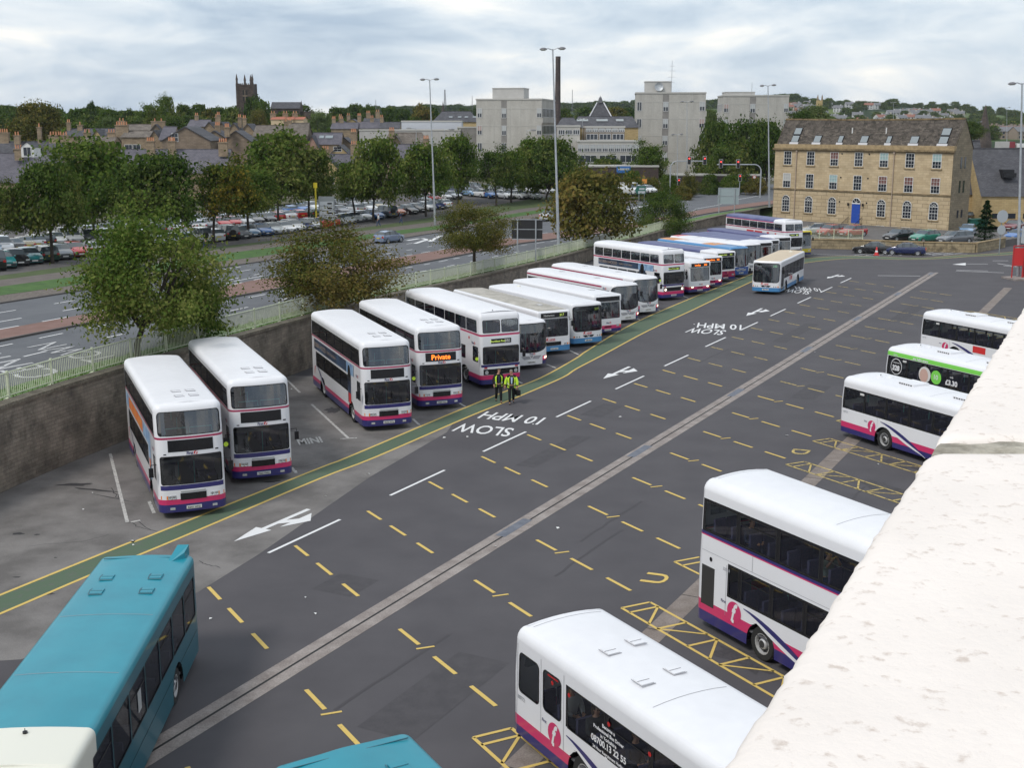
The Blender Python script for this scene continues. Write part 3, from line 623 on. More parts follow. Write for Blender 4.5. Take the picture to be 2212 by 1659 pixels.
class Shell:
    def __init__(s,L,W=2.5,H=2.9,zb=.28,rc=.28,rt=.22,bow=.10,rake=((0,0),(9,0)),camber=.05,rrake=((0,0),(9,0))):
        s.L,s.W,s.H,s.zb,s.rc,s.rt,s.bow,s.rake,s.camber,s.rrake=L,W,H,zb,rc,rt,bow,rake,camber,rrake
        s.a=W/2-rc; s.arc=rc*PI/2; s.s=L-2*rc; s.T=2*s.a+2*s.arc+s.s
    def ts(s,d,side): return side*(s.a+s.arc+d-s.rc)      # side coordinate from distance behind the front
    def tb(s,y,side): return side*(s.T-abs(y))             # rear, y measured from the centre
    def base(s,u):
        a,rc,arc,S=s.a,s.rc,s.arc,s.s
        if u<a: return (0,u,1,0)
        u-=a
        if u<arc: t=u/rc; return (-rc+rc*math.sin(PI/2-t)+0, a+rc*math.sin(t), math.cos(t),math.sin(t))
        u-=arc
        if u<S: return (-rc-u,s.W/2,0,1)
        u-=S
        if u<arc: t=u/rc; return (-s.L+rc-rc*math.sin(t), s.W/2-rc+rc*math.cos(t), -math.sin(t), math.cos(t))
        u-=arc; return (-s.L, max(0,a-u), -1,0)
    def P(s,t,z,off=0):
        sg=1 if t>=0 else -1; x,y,nx,ny=s.base(min(abs(t),s.T))
        if z>s.H-s.rt:
            q=min(1,(z-(s.H-s.rt))/s.rt); off=off-s.rt*(1-math.sqrt(max(0,1-q*q)))
        x+=nx*off; y+=ny*off
        wf=max(0,1+x/1.6); wf=min(1,wf); 
        x-=s.bow*(y/(s.W/2))**2*wf; x-=interp(z,[r[0] for r in s.rake],[r[1] for r in s.rake])*wf
        wr=max(0,1-(x+s.L)/1.2); wr=min(1,wr); x+=interp(z,[r[0] for r in s.rrake],[r[1] for r in s.rrake])*wr; x+=s.bow*.8*(y/(s.W/2))**2*wr
        return (x,y*sg,z)
def rr_outline(t0,t1,z0,z1,rad,inset=0,k=6):
    """rounded outline; rad=(bl,br,tr,tl) each (rx,rz)"""
    o=[]; cs=[(t0,z0,1,1),(t1,z0,-1,1),(t1,z1,-1,-1),(t0,z1,1,-1)]
    st=[PI,1.5*PI,0,.5*PI]
    for (cx,cz,sx_,sz_),(rx,rz),a0 in zip(cs,rad,st):
        ccx,ccz=cx+sx_*rx,cz+sz_*rz; rx_=max(rx-inset,.0); rz_=max(rz-inset,.0)
        if rx<=inset+.002: ccx=cx+sx_*inset; ccz=cz+sz_*inset; rx_=rz_=0
        n=k if rx_>0 else 1
        for i in range(n+1 if rx_>0 else 1):
            a=a0+(PI/2)*i/n; o.append((ccx+rx_*math.cos(a),ccz+rz_*math.sin(a)))
    return o
class Bus:
    def __init__(s,name,sh,label,cat,group=None,colf=None,roofc=None):
        s.sh=sh; s.root=empty(name,(0,0,0),0,label,cat,group); s.colf=colf; s.roofc=roofc or (lambda x:'roof')
        s.holes=[]; s.arch=[]; s.zbk=set(); s.tbk=set(); s.body=MB(); s.fr=MB(); s.wheelx=[]
    def part(s,name,mb,mats,**k):
        return mb.build(name,mats,s.root,**k)
    def hole(s,t0,t1,z0,z1): s.holes.append((min(t0,t1),max(t0,t1),z0,z1))
    def pane(s,t0,t1,z0,z1,r=.08,name='window',glass=None,rub=.03,rad=None,off=-.012,mark=None,hole=True,extra=None):
        if t0>t1: t0,t1=t1,t0
        if hole: s.hole(t0,t1,z0,z1)
        if rad is None: rad=[(r,r)]*4
        m=MB(); sh=s.sh; n=max(1,int((t1-t0)/.14)) if any(abs(abs(x)-sh.a)<sh.arc+.35 for x in(t0,t1)) or (abs(t0)<sh.a or abs(t1)<sh.a) else 1
        nz=3 if z1>sh.H-sh.rt-.02 else 1
        for i in range(n):
            a,b=t0+(t1-t0)*i/n,t0+(t1-t0)*(i+1)/n
            for j in range(nz):
                c,d=z0+(z1-z0)*j/nz,z0+(z1-z0)*(j+1)/nz
                m.quad(sh.P(a,c,off),sh.P(b,c,off),sh.P(b,d,off),sh.P(a,d,off),0)
        if hole:
            oo=rr_outline(t0,t1,z0,z1,rad); i2=rr_outline(t0,t1,z0,z1,rad,rub); 
            if len(oo)==len(i2):
                for i in range(len(oo)):
                    k=(i+1)%len(oo); A,B,C,D=oo[i],oo[k],i2[k],i2[i]
                    q=max(1,int(abs(A[0]-B[0])/.2))
                    for e in range(q):
                        f0,f1=e/q,(e+1)/q; l=lambda p,r_,f:(p[0]+(r_[0]-p[0])*f,p[1]+(r_[1]-p[1])*f)
                        a_,b_,c_,d_=l(A,B,f0),l(A,B,f1),l(D,C,f1),l(D,C,f0)
                        m.quad(*[sh.P(x,z,.006) for x,z in(a_,b_,c_,d_)],1)
            # body coloured corner fillers
            for ci,(cx,cz) in enumerate(((t0,z0),(t1,z0),(t1,z1),(t0,z1))):
                rx,rz=rad[ci]
                if rx<.02: continue
                sx_=1 if ci in(0,3) else -1; sz_=1 if ci<2 else -1; k=8 if rx<.4 else 18
                arcp=[(cx+sx_*rx-sx_*rx*math.cos(PI/2*i/k),cz+sz_*rz-sz_*rz*math.sin(PI/2*i/k)) for i in range(k+1)]
                for i in range(k):
                    tri=[(arcp[i][0],cz),(arcp[i+1][0],cz),arcp[i+1],arcp[i]]
                    c=s.colf(cx+sx_*rx*.2,cz+sz_*rz*.2,sh); f=[sh.P(x,z,.003) for x,z in tri]
                    s.body.add(f,[(0,1,2,3)],ix[c])
        if extra: extra(m)
        return s.part(name,m,[glass or getattr(s,'gl',None) or BGL,RUB])
    def panel(s,name,pts,mt,off=.006,kz=None,label=None):
        """flat livery piece: polygon strip given as list of (t,z) lower and upper pairs"""
        m=MB(); sh=s.sh
        for (a,b),(c,d) in zip(pts[:-1],pts[1:]):
            m.quad(sh.P(*a,off),sh.P(*c,off),sh.P(*d,off),sh.P(*b,off))
        return s.part(name,m,[mt],label=label)
    def rect(s,name,t0,t1,z0,z1,mt,off=.006,th=0,parent=None,label=None):
        m=MB(); sh=s.sh; n=max(1,int(abs(t1-t0)/.2)); 
        if t0>t1: t0,t1=t1,t0
        for i in range(n):
            a,b=t0+(t1-t0)*i/n,t0+(t1-t0)*(i+1)/n
            m.quad(sh.P(a,z0,off),sh.P(b,z0,off),sh.P(b,z1,off),sh.P(a,z1,off))
            if th:
                m.quad(sh.P(a,z1,off),sh.P(b,z1,off),sh.P(b,z1,0),sh.P(a,z1,0)); m.quad(sh.P(b,z0,off),sh.P(a,z0,off),sh.P(a,z0,0),sh.P(b,z0,0))
        if th: m.quad(sh.P(t0,z0,off),sh.P(t0,z1,off),sh.P(t0,z1,0),sh.P(t0,z0,0)); m.quad(sh.P(t1,z1,off),sh.P(t1,z0,off),sh.P(t1,z0,0),sh.P(t1,z1,0))
        return m.build(name,[mt],parent or s.root,label=label)
    def text(s,txt,t,z,h,mt,parent=None,name='lettering',off=.012,bold=.015,shear=0,wd=None,center=False):
        vs,fs,w0,ht=text2d(txt,bold,shear); k=h/.72; kx=k if wd is None else wd/w0
        if center: t-=w0*kx/2
        m=MB(); m.add([s.sh.P(t+v[0]*kx,z+v[1]*k,off) for v in vs],fs); return m.build(name,[mt],parent or s.root)
    def disc(s,name,t,z,r,mt,off=.01,n=14,parent=None,rz=None):
        m=MB(); m.poly([s.sh.P(t+r*math.cos(2*PI*i/n),z+(rz or r)*math.sin(2*PI*i/n),off) for i in range(n)]); return m.build(name,[mt],parent or s.root)
    def wheel(s,d,side,r=.48,ar=.60):
        s.wheelx.append(d) if d not in s.wheelx else None
        o=Vector((-d,side*(s.sh.W/2-.06),r)); m=MB(); ax=(0,side,0)
        m.lathe([(0.0,-.28),(r*.9,-.28),(r,-.22),(r,-.05),(r*.93,.0),(r*.62,.0),(r*.60,-.03)],o,ax,20,0)
        w_=s.part('wheel',m,[TYR],smooth=True,ang=40); m=MB()
        m.lathe([(r*.62,-.01),(r*.56,-.01),(r*.52,-.10),(r*.34,-.13),(r*.30,-.03),(r*.22,0.0),(0,.0)],o,ax,18,0,[0,0,1,0,0,1])
        for k in range(8):
            a=2*PI*k/8; c=o+Vector((math.cos(a)*r*.43,-side*.10,math.sin(a)*r*.43)); m.lathe([(.03,0),(.03,.03),(0,.03)],c,ax,6,1)
        m.build('rim',[RIM,HUB],w_,smooth=True,ang=30)
    def arches(s,ds,ar=.60,r=.48,sides=(-1,1)):
        for d in ds:
            for sd_ in sides: s.arch.append((s.sh.ts(d,sd_),ar,r)); s.wheel(d,sd_,r)
    def finish(s,tb=(),zb=(),low=True):
        sh=s.sh; T=sh.T; tset={-T,0,T}; zset={sh.zb,sh.H-sh.rt,sh.H}
        for q in range(1,5): zset.add(sh.H-sh.rt+sh.rt*math.sin(PI/2*q/5))
        for sg in(-1,1):
            for q in range(7): tset.add(sg*(sh.a+sh.arc*q/6)); tset.add(sg*(sh.a+sh.arc+sh.s+sh.arc*q/6))
            for q in range(4): tset.add(sg*sh.a*q/4); tset.add(sg*(T-sh.a*q/4))
            n=int(sh.s/1.0)
            for q in range(n): tset.add(sg*(sh.a+sh.arc+sh.s*q/n))
            tset.add(sg*(sh.a+sh.arc+.45)); tset.add(sg*(sh.a+sh.arc+.8)); 
        for h in s.holes: tset|={h[0],h[1]}; zset|={h[2],h[3]}
        for c,ar,r in s.arch:
            for q in range(15): tset.add(c-ar*math.cos(PI*q/14))
        for z in list(zb)+[r[0] for r in sh.rake]+[r[0] for r in sh.rrake]:
            if sh.zb<z<sh.H: zset.add(z)
        tset|=set(tb)
        def uniq(S):
            o=[]
            for v in sorted(S):
                if not o or v-o[-1]>1e-4: o.append(v)
            return o
        ts,zs_=uniq(tset),uniq(zset); b=s.body
        def zlo(t):
            for c,ar,r in s.arch:
                if abs(t-c)<=ar+1e-5: return r+math.sqrt(max(0,ar*ar-(t-c)**2))
            return -1
        for i in range(len(ts)-1):
            t0,t1=ts[i],ts[i+1]; tc_=(t0+t1)/2
            inar=any(abs(tc_-c)<ar for c,ar,r in s.arch)
            za,zc=(zlo(t0),zlo(t1)) if inar else (-1,-1)
            for j in range(len(zs_)-1):
                z0,z1=zs_[j],zs_[j+1]; zm=(z0+z1)/2
                if any(h[0]<tc_<h[1] and h[2]<zm<h[3] for h in s.holes): continue
                la,lb=max(z0,min(za,z1)),max(z0,min(zc,z1))
                if la>=z1-1e-5 and lb>=z1-1e-5: continue
                c=s.colf(tc_,zm,sh); b.quad(sh.P(t0,la),sh.P(t1,lb),sh.P(t1,z1),sh.P(t0,z1),ix[c])
            if inar:   # arch return
                b.quad(sh.P(t0,za),sh.P(t1,zc),(sh.P(t1,zc)[0],sh.P(t1,zc)[1]*.72,zc),(sh.P(t0,za)[0],sh.P(t0,za)[1]*.72,za),ix['black'])
        # roof cap
        pos=[t for t in ts if t>=0]; K=6
        for t0,t1 in zip(pos[:-1],pos[1:]):
            A=sh.P(t0,sh.H); B=sh.P(t1,sh.H)
            def row(p): 
                return [(p[0],p[1]*(1-2*k/K),sh.H+sh.camber*(1-(1-2*k/K)**2)*min(1,p[1]/.5)) for k in range(K+1)]
            ra,rb=row(A),row(B); c=s.roofc((A[0]+B[0])/2)
            for k in range(K):
                b.quad(ra[k],rb[k],rb[k+1],ra[k+1],ix[c])
        for zc_ in (getattr(s,'seams',()) or ()):
            m=MB(); A=sh.P(sh.ts(zc_,1),sh.H); n=6
            for k in range(n):
                y0,y1=A[1]*(1-2*k/n),A[1]*(1-2*(k+1)/n); z0,z1=[sh.H+sh.camber*(1-(y/A[1])**2)+.004 for y in (y0,y1)]
                m.quad((-zc_-.009,y0,z0),(-zc_+.009,y0,z0),(-zc_+.009,y1,z1),(-zc_-.009,y1,z1))
            s.part('roof_seam',m,[GREYB])
        # floor pan and chassis
        s.part('body',b,MATS,smooth=True,ang=32,merge=True)
        m=MB(); xs=[0.5]+sorted(s.wheelx)+[sh.L-.3]
        m.bbox(-sh.L+.35,-.3,-sh.W/2+.3,sh.W/2-.3,.3,.42)
        for q0,q1 in zip(xs[:-1],xs[1:]):
            if q1-q0>1.5: m.bbox(-(q1-.75),-(q0+.75),-sh.W/2+.08,sh.W/2-.08,.32,.55)
        s.part('chassis',m,[DKI])
        return s.root
    def interior(s,deck2=None,floor=.75,seats=True,x0=1.8,cab=True,rails=True):
        sh=s.sh; m=MB(); w=sh.W/2-.07
        m.bbox(-sh.L+.25,-.35,-w,w,floor-.05,floor,0)
        fl=[floor]
        if deck2: m.bbox(-sh.L+.25,-.25,-w,w,deck2-.12,deck2,0); fl.append(deck2)
        for q,f in enumerate(fl):
            x=x0 if q==0 else .9
            while x<sh.L-1.2:
                for y in(-.98,-.52,.52,.98):
                    m.bbox(-x-.42,-x,y-.2,y+.2,f+.32,f+.44,1); m.bbox(-x-.46,-x-.38,y-.2,y+.2,f+.40,f+1.02,1)
                if rails and int(x*10)%3==0: m.tube([(-x-.42,-.3,f+.9),(-x-.42,-.3,f+1.35)],.02,5,2)
                x+=.78
        if cab:
            m.bbox(-1.35,-1.25,-w,-.35,floor,floor+1.0,3); m.bbox(-1.15,-1.05,-.95,-.5,floor+.1,floor+1.1,0); m.bbox(-.62,-.3,-w+.1,w-.1,floor,floor+.38,3)
            m.lathe([(.24,0),(.24,.03),(.2,.03),(.2,0)],(-.78,-.72,floor+.62),(.5,0,.86),14,0)
            m.tube([(-1.3,.25,floor),(-1.3,.25,floor+1.75)],.02,6,2); m.tube([(-1.6,-.3,floor),(-1.6,-.3,floor+1.75)],.02,6,2)
        s.part('interior',m,[FLR,SEATM,RAILT,PALE])
    def first(s,t,z,h,big=False):
        """the word and the circle emblem of the livery"""
        if big:
            d=s.disc('emblem',t,z,h*.5,PINK,.009,20); s.text('f',t-h*.20,z-h*.42,h*.85,WHB,d,bold=.035,shear=.35,off=.016,wd=h*.45)
            s.rect('emblem_cut',t-h*.12,t+h*.02,z-h*.52,z-h*.36,WHB,.018,parent=d)
            s.text('First',t-h*.95,z+h*.22,h*.14,INKN,bold=.02)
        else:
            s.text('First',t-h*2.3,z,h,INKN,bold=.03,wd=h*2.1); d=s.disc('emblem',t+h*.55,z+h*.45,h*.62,INKR,.010,12); s.text('f',t+h*.3,z-h*.1,h*1.0,WHB,d,shear=.3,bold=.04,off=.016)
    def light(s,t,z,w,h,on=False,amber=None,name='headlight'):
        o=s.rect(name,t-w/2,t+w/2,z-h/2,z+h/2,LAMP,.012,th=1); s.sh
        m=MB()
        for k in(-.25,.25) if w>h*1.6 else (0,):
            cc=Vector(s.sh.P(t+k*w,z,.014)); m.lathe([(0,.006),(h*.30,.0),(h*.42,.012)],cc,(1,0,0),10,0)
        m.build('bulb',[LAMPON if on else CHR],o)
        if amber is not None: s.rect('indicator',amber-w*.42,amber+w*.42,z-h*.45,z+h*.45,AMB,.014,th=1)
    def plate(s,txt,z=.44,rear=False,t=0):
        o=s.rect('number_plate',t-.28,t+.28,z-.06,z+.06,PLW,.02,th=1); s.text(txt,t,z-.035,.07,BLK,o,off=.026,bold=.02,center=True,wd=.46)
    def mirrors(s,z=2.2,yellow=False,sides=(-1,1),drop=.35):
        for sd_ in sides:
            m=MB(); p=Vector(s.sh.P(s.sh.ts(.25,sd_),z)); q=p+Vector((.18,sd_*.22,.05)); m.tube([p,q,q-Vector((0,0,.12))],.018,5,0)
            m.box(q-Vector((0,0,.12+drop/2)),(.07,.17,drop),0); o=s.part('mirror',m,[BLK])
            if yellow and sd_==yellow: mm=MB(); mm.lathe([(0,.0),(.10,0),(.10,.02),(0,.02)],q+Vector((.04,0,-.2-drop/2)),(1,0,0),10,0); mm.build('mirror_cover',[YVEST],o)
    def wipers(s,z,spread=.45,ln=.75):
        for sg in(-1,1):
            m=MB(); a=Vector(s.sh.P(sg*spread,z,.03)); b=Vector(s.sh.P(sg*spread-.28,z+ln,.03)); m.tube([a,b],.012,5); c=Vector(s.sh.P(sg*spread-.28,z+ln*.4,.035)); d=Vector(s.sh.P(sg*spread-.30,z+ln*1.15,.035)); m.tube([c,d],.014,4); s.part('wiper',m,[BLK])
    def display(s,t0,t1,z0,z1,words=(),r=.05):
        """words: (text, t centre fraction, height, material)"""
        o=s.rect('destination_display',t0,t1,z0,z1,BLK,.010,th=1)
        W_=t1-t0
        for txt,fc,h,mt in words: s.text(txt,t0+W_*fc,(z0+z1)/2-h/2,h,mt,o,off=.018,center=True,bold=.01)
        return o
    def vents(s,xs,mt='roof',z=None,kind='arc'):
        z=s.sh.H+s.sh.camber
        for x,y in xs:
            m=MB(); pts=[]
            m.bbox(-x-.17,-x+.17,y-.15,y+.15,z-.04,z+.025,0)
            m.tube([(-x-.20,y-.17,z+.005),(-x-.05,y-.19,z+.015),(-x+.19,y-.17,z+.005)],.012,4,1); m.tube([(-x+.19,y-.17,z+.005),(-x+.20,y+.17,z+.005)],.012,4,1); m.tube([(-x,y-.15,z+.028),(-x,y+.15,z+.028)],.010,4,1)
            s.part('roof_vent',m,[MATS[ix[mt]],GREYB if mt!='teal' else TEALD])
    def windows(s,side,d0,d1,z0,z1,n,gap=.06,r=.06,opener=True,glass=None):
        sh=s.sh; glass=glass or getattr(s,'gl',None)
        for k in range(n):
            a=d0+(d1-d0)*k/n+gap/2; b=d0+(d1-d0)*(k+1)/n-gap/2
            def ex(m,a=a,b=b,k=k):
                if opener and k%2==0:
                    zt=z1-(z1-z0)*.28; t0,t1=sorted((sh.ts(a,side),sh.ts(b,side)))
                    m.quad(*[sh.P(t,z,.004) for t,z in((t0,zt-.015),(t1,zt-.015),(t1,zt+.015),(t0,zt+.015))],1)
            s.pane(sh.ts(a,side),sh.ts(b,side),z0,z1,r=r,extra=ex,glass=glass)
    def band(s,side,d0,d1,z0,z1): s.blk=getattr(s,'blk',[])+[(min(s.sh.ts(d0,side),s.sh.ts(d1,side)),max(s.sh.ts(d0,side),s.sh.ts(d1,side)),z0,z1)]
    def place(s,x,y,h): s.root.location=(x,y,0); s.root.rotation_euler=(0,0,h); return s.root
def onfront(t,sh): return abs(t)<sh.a+sh.arc*.5
def onrear(t,sh): return abs(t)>sh.a+sh.arc*1.5+sh.s
GR_PARK='buses parked along the retaining wall'; GR_STAND='buses waiting at the stands'
def swoosh(b,side,d,z,flip=1,wheel_r=.62,ln=2.6,h=1.0):
    """navy and white curved stripes sweeping down behind the rear wheel"""
    sh=b.sh
    pts=[];pw=[]
    for k in range(13):
        u=k/12; dd=d-ln*u*flip; zz_=z-h*u**1.5; w_=.02+.11*math.sin(PI*min(1,u*1.05)); 
        t=sh.ts(dd,side); pts.append(((t,zz_-w_),(t,zz_+w_*.3))); pw.append(((t,zz_-w_*2.0),(t,zz_-w_)))
    b.panel('livery_stripe',pts,NAVY,.008); b.panel('livery_stripe',pw,WHB,.007)
def olympian(label,ad=None,priv=False,plate='R636 HYG',L=9.9,glow=False,cat='double decker bus'):
    sh=Shell(L,2.5,4.36,rc=.30,rt=.24,bow=.12,rake=((0,.0),(1.2,0),(2.5,.05),(3.2,.10),(4.4,.30)),camber=.06)
    def colf(t,z,s_):
        for q in B.blk:
            if q[0]<t<q[1] and q[2]<z<q[3]: return 'black'
        if z<.58: return 'navy'
        if z<.78: return 'pink'
        if onfront(t,s_) and 1.14<z<1.32: return 'navy'
        if 3.07<z<3.15: return 'maroon'
        if z>4.1: return 'roof'
        return 'white'
    B=Bus('double_decker_bus',sh,label,cat,GR_PARK,colf); B.blk=[]
    # upper front screen wraps the corners
    B.pane(-1.17,1.17,3.20,4.10,rad=[(.12,.12)]*2+[(.16,.2)]*2,name='windscreen')
    B.pane(-1.15,1.15,1.34,2.44,rad=[(.10,.10)]*4,name='windscreen')
    B.display(-.83,.83,2.60,3.04,[('Private',.5,.27,LEDO)] if priv else [])
    for sd_ in(-1,1):
        B.band(sd_,.42,L-.35,3.16,3.94); B.windows(sd_,.5,L-.42,3.20,3.90,6,gap=.05,opener=True)
        B.pane(sh.ts(.42,sd_),sh.ts(1.12,sd_),1.45 if sd_<0 else .55,2.36,r=.06,name='cab_window' if sd_<0 else 'door')
        B.band(sd_,2.75,L-1.25,1.46,2.30); B.windows(sd_,2.8,L-1.3,1.50,2.26,4,gap=.05,opener=False)
        swoosh(B,sd_,L-1.45,1.5,1,ln=2.0,h=1.15)
        B.first(sh.ts(.95,sd_)-(0 if sd_<0 else 0),2.52,.13) 
        B.text('f',sh.ts(L-.9,sd_)-.1,1.0,.45,INKR,name='emblem',shear=.3,bold=.03)
    B.pane(sh.tb(.9,1)-0,sh.T-.0,3.2,3.9,hole=False,off=.006,name='rear_window') ; B.pane(-sh.T,sh.tb(.9,-1),3.2,3.9,hole=False,off=.006,name='rear_window')
    B.arches((2.35,L-2.75)); B.interior(deck2=2.28)
    m=MB()
    for sg in(-1,1):
        y0,y1=sg*.05,sg*.85; x=-.42; m.tube([(x,y0,3.22),(x,y0,3.42),(x,y1,3.42),(x,y1,3.24)],.022,6)
    B.part('handrail',m,[RAILT])
    B.first(.10,2.47,.115); B.rect('grille',-.48,.48,.74,1.0,BLK,.012,th=1); B.rect('bonnet_trim',-.46,.46,1.04,1.09,PALE,.02,th=1)
    for sg in(-1,1): B.light(sg*.78,.86,.30,.15,amber=sg*1.06); B.rect('fog_lamp',sg*.78-.09,sg*.78+.09,.38,.47,LAMP,.012,th=1)
    B.rect('ventilator',-1.0,-.9,2.50,2.54,BLK,.008); B.rect('ventilator',.9,1.02,2.56,2.61,BLK,.008)
    B.plate(plate); B.mirrors(2.1,yellow=-1 if priv else (-1 if glow else False)); B.wipers(1.36,.45,.5)
    B.vents([(1.5,.42),(1.5,-.12),(2.4,.42),(2.4,-.12)])
    if ad=='robin':
        for sd_ in(-1,):
            f=lambda d:sh.ts(d,sd_)
            a=B.rect('advert_panel',f(1.75),f(L-.9),2.42,2.98,ADN,.010,label='dark advertisement panel'); B.rect('advert_panel',f(1.8),f(3.2),2.42,2.98,ADB,.014,parent=a); B.rect('advert_panel',f(2.35),f(2.95),.95,2.42,ADN,.012,parent=a)
            B.text('ROBIN HOOD',f(L-1.0),2.57,.27,GOLD,a,off=.018,bold=-.0,wd=2.7); B.text('COMES TO SATURDAY',f(L-4.0),2.62,.15,GOLD,a,off=.018,bold=0,wd=2.0)
            B.rect('advert_panel',f(2.35),f(2.85),.95,1.45,REDB,.016,parent=a); B.disc('advert_figure',f(2.65),2.45,.28,BLK,.018,parent=a,rz=.42)
    if ad=='orange':
        f=lambda d:sh.ts(d,-1)
        a=B.rect('advert_panel',f(1.85),f(L-.5),2.42,2.98,ADB,.010,label='blue and orange advertisement panel'); B.rect('advert_panel',f(4.2),f(L-1.7),2.45,2.95,ADO,.014,parent=a); B.rect('advert_panel',f(1.9),f(2.5),1.1,2.42,ADB,.012,parent=a); B.rect('advert_panel',f(2.0),f(2.4),1.5,1.9,ADO,.016,parent=a)
    if ad=='white': B.rect('advert_panel',sh.ts(1.9,-1),sh.ts(L-.5,-1),2.42,2.98,WHB,.010)
    B.finish(zb=(.58,.78,1.14,1.32,3.07,3.15,3.16,3.94,1.46,2.30,4.1),tb=[s_*x for s_ in(-1,1) for x in(sh.ts(.42,1),sh.ts(L-.35,1),sh.ts(2.75,1),sh.ts(L-1.25,1))])
    return B
def leyland(label,words,L=9.6,ad=None,blue=False,on=False,plate='C544 KBT',H=4.3):
    sh=Shell(L,2.5,H,rc=.18,rt=.30,bow=.05,rake=((0,0),(2.5,0),(3.0,.03),(4.3,.16)),camber=.05)
    def colf(t,z,s_):
        if z<.55: return 'navy'
        if z<.80: return 'pink'
        if onfront(t,s_) and 1.26<z<1.40 and not blue: return 'navy'
        if 3.0<z<3.05: return 'pink' if not blue else 'maroon'
        if 3.05<z<3.11: return 'maroon'
        if blue and z>4.0 and abs(t)>sh.ts(2.2,1): return 'nroof'
        if blue and z>3.92 and abs(t)>sh.ts(2.2,1): return 'pink'
        if z>4.0: return 'roof'
        return 'white'
    B=Bus('double_decker_bus',sh,label,'double decker bus',GR_PARK,colf,(lambda x:'nroof' if blue and x<-2.2 else 'roof'))
    for sg in(-1,1): B.pane(sg*.04,sg*1.10,3.18,3.90,r=.09,name='windscreen',glass=CGL)
    B.pane(-1.12,1.12,1.42,2.42,r=.10,name='windscreen')
    B.display(-.62,.62,2.58,2.84,words)
    for sd_ in(-1,1):
        B.windows(sd_,.45,L-.3,3.16,3.86,7,gap=.07,r=.07,glass=CGL if sd_ else None)
        B.pane(sh.ts(.35,sd_),sh.ts(1.1,sd_),1.5 if sd_<0 else .55,2.36,r=.06,name='cab_window' if sd_<0 else 'door')
        B.windows(sd_,2.1,L-1.0,1.46,2.22,5,gap=.08,r=.07,opener=False)
        B.first(sh.ts(.9,sd_),2.46,.14)
    B.pane(sh.tb(.95,1),sh.T,3.2,3.85,name='rear_window'); B.pane(-sh.T,sh.tb(.95,-1),3.2,3.85,name='rear_window')
    B.arches((2.3,L-2.6)); B.interior(deck2=2.24)
    B.rect('grille',-1.08,1.08,.82,1.14,BLK,.010,th=1)
    for sg in(-1,1):
        B.disc('headlight',sg*.9,.96,.11,LAMPON if on else LAMP,.03,12); B.rect('indicator',sg*.95-.09,sg*.95+.09,1.18,1.26,TLR,.012)
    if not on: B.rect('headlight_surround',.78,1.02,.84,1.08,BLK,.014)
    B.plate(plate,.46); B.mirrors(2.1,yellow=-1); B.wipers(1.42,.5,.45)
    if ad=='robin':
        f=lambda d:sh.ts(d,-1)
        a=B.rect('advert_panel',f(1.2),f(L-.9),2.40,2.93,ADN,.010,label='dark advertisement panel lettered in bronze'); B.rect('advert_panel',f(1.25),f(3.3),2.40,2.93,ADB,.014,parent=a); B.rect('advert_panel',f(2.3),f(3.15),1.0,2.40,ADN,.012,parent=a)
        B.text('ROBIN HOOD',f(L-1.05),2.53,.27,GOLD,a,off=.018,bold=0,wd=2.6); B.text('COMES TO SATURDAY',f(L-3.9),2.57,.15,GOLD,a,off=.018,bold=0,wd=1.9); B.disc('advert_figure',f(2.75),2.5,.26,BLK,.018,parent=a,rz=.45)
        B.text('BBC',f(3.1),1.2,.2,WHB,a,off=.018)
    if ad=='sign':
        f=lambda d:sh.ts(d,-1); a=B.rect('advert_panel',f(1.2),f(2.0),2.35,2.95,WHB,.010); B.disc('advert_mark',f(1.6),2.75,.09,INKR,.015,parent=a)
    if ad=='red':
        f=lambda d:sh.ts(d,-1)
        for d0,d1 in((7.4,6.0),(5.8,4.3),(3.4,3.0),(1.9,1.6)): B.rect('advert_mark',f(d0),f(d1),2.66,2.84,REDB,.01)
    m=MB(); m.tube([(-.5,-.3,H+.02),(-.5,-.3,H+.12)],.03,6); B.part('roof_vent',m,[GREYB])
    B.finish(zb=(.55,.8,1.26,1.4,3.0,3.05,3.11,4.0,3.92),tb=[s_*sh.ts(2.2,1) for s_ in(-1,1)])
    return B
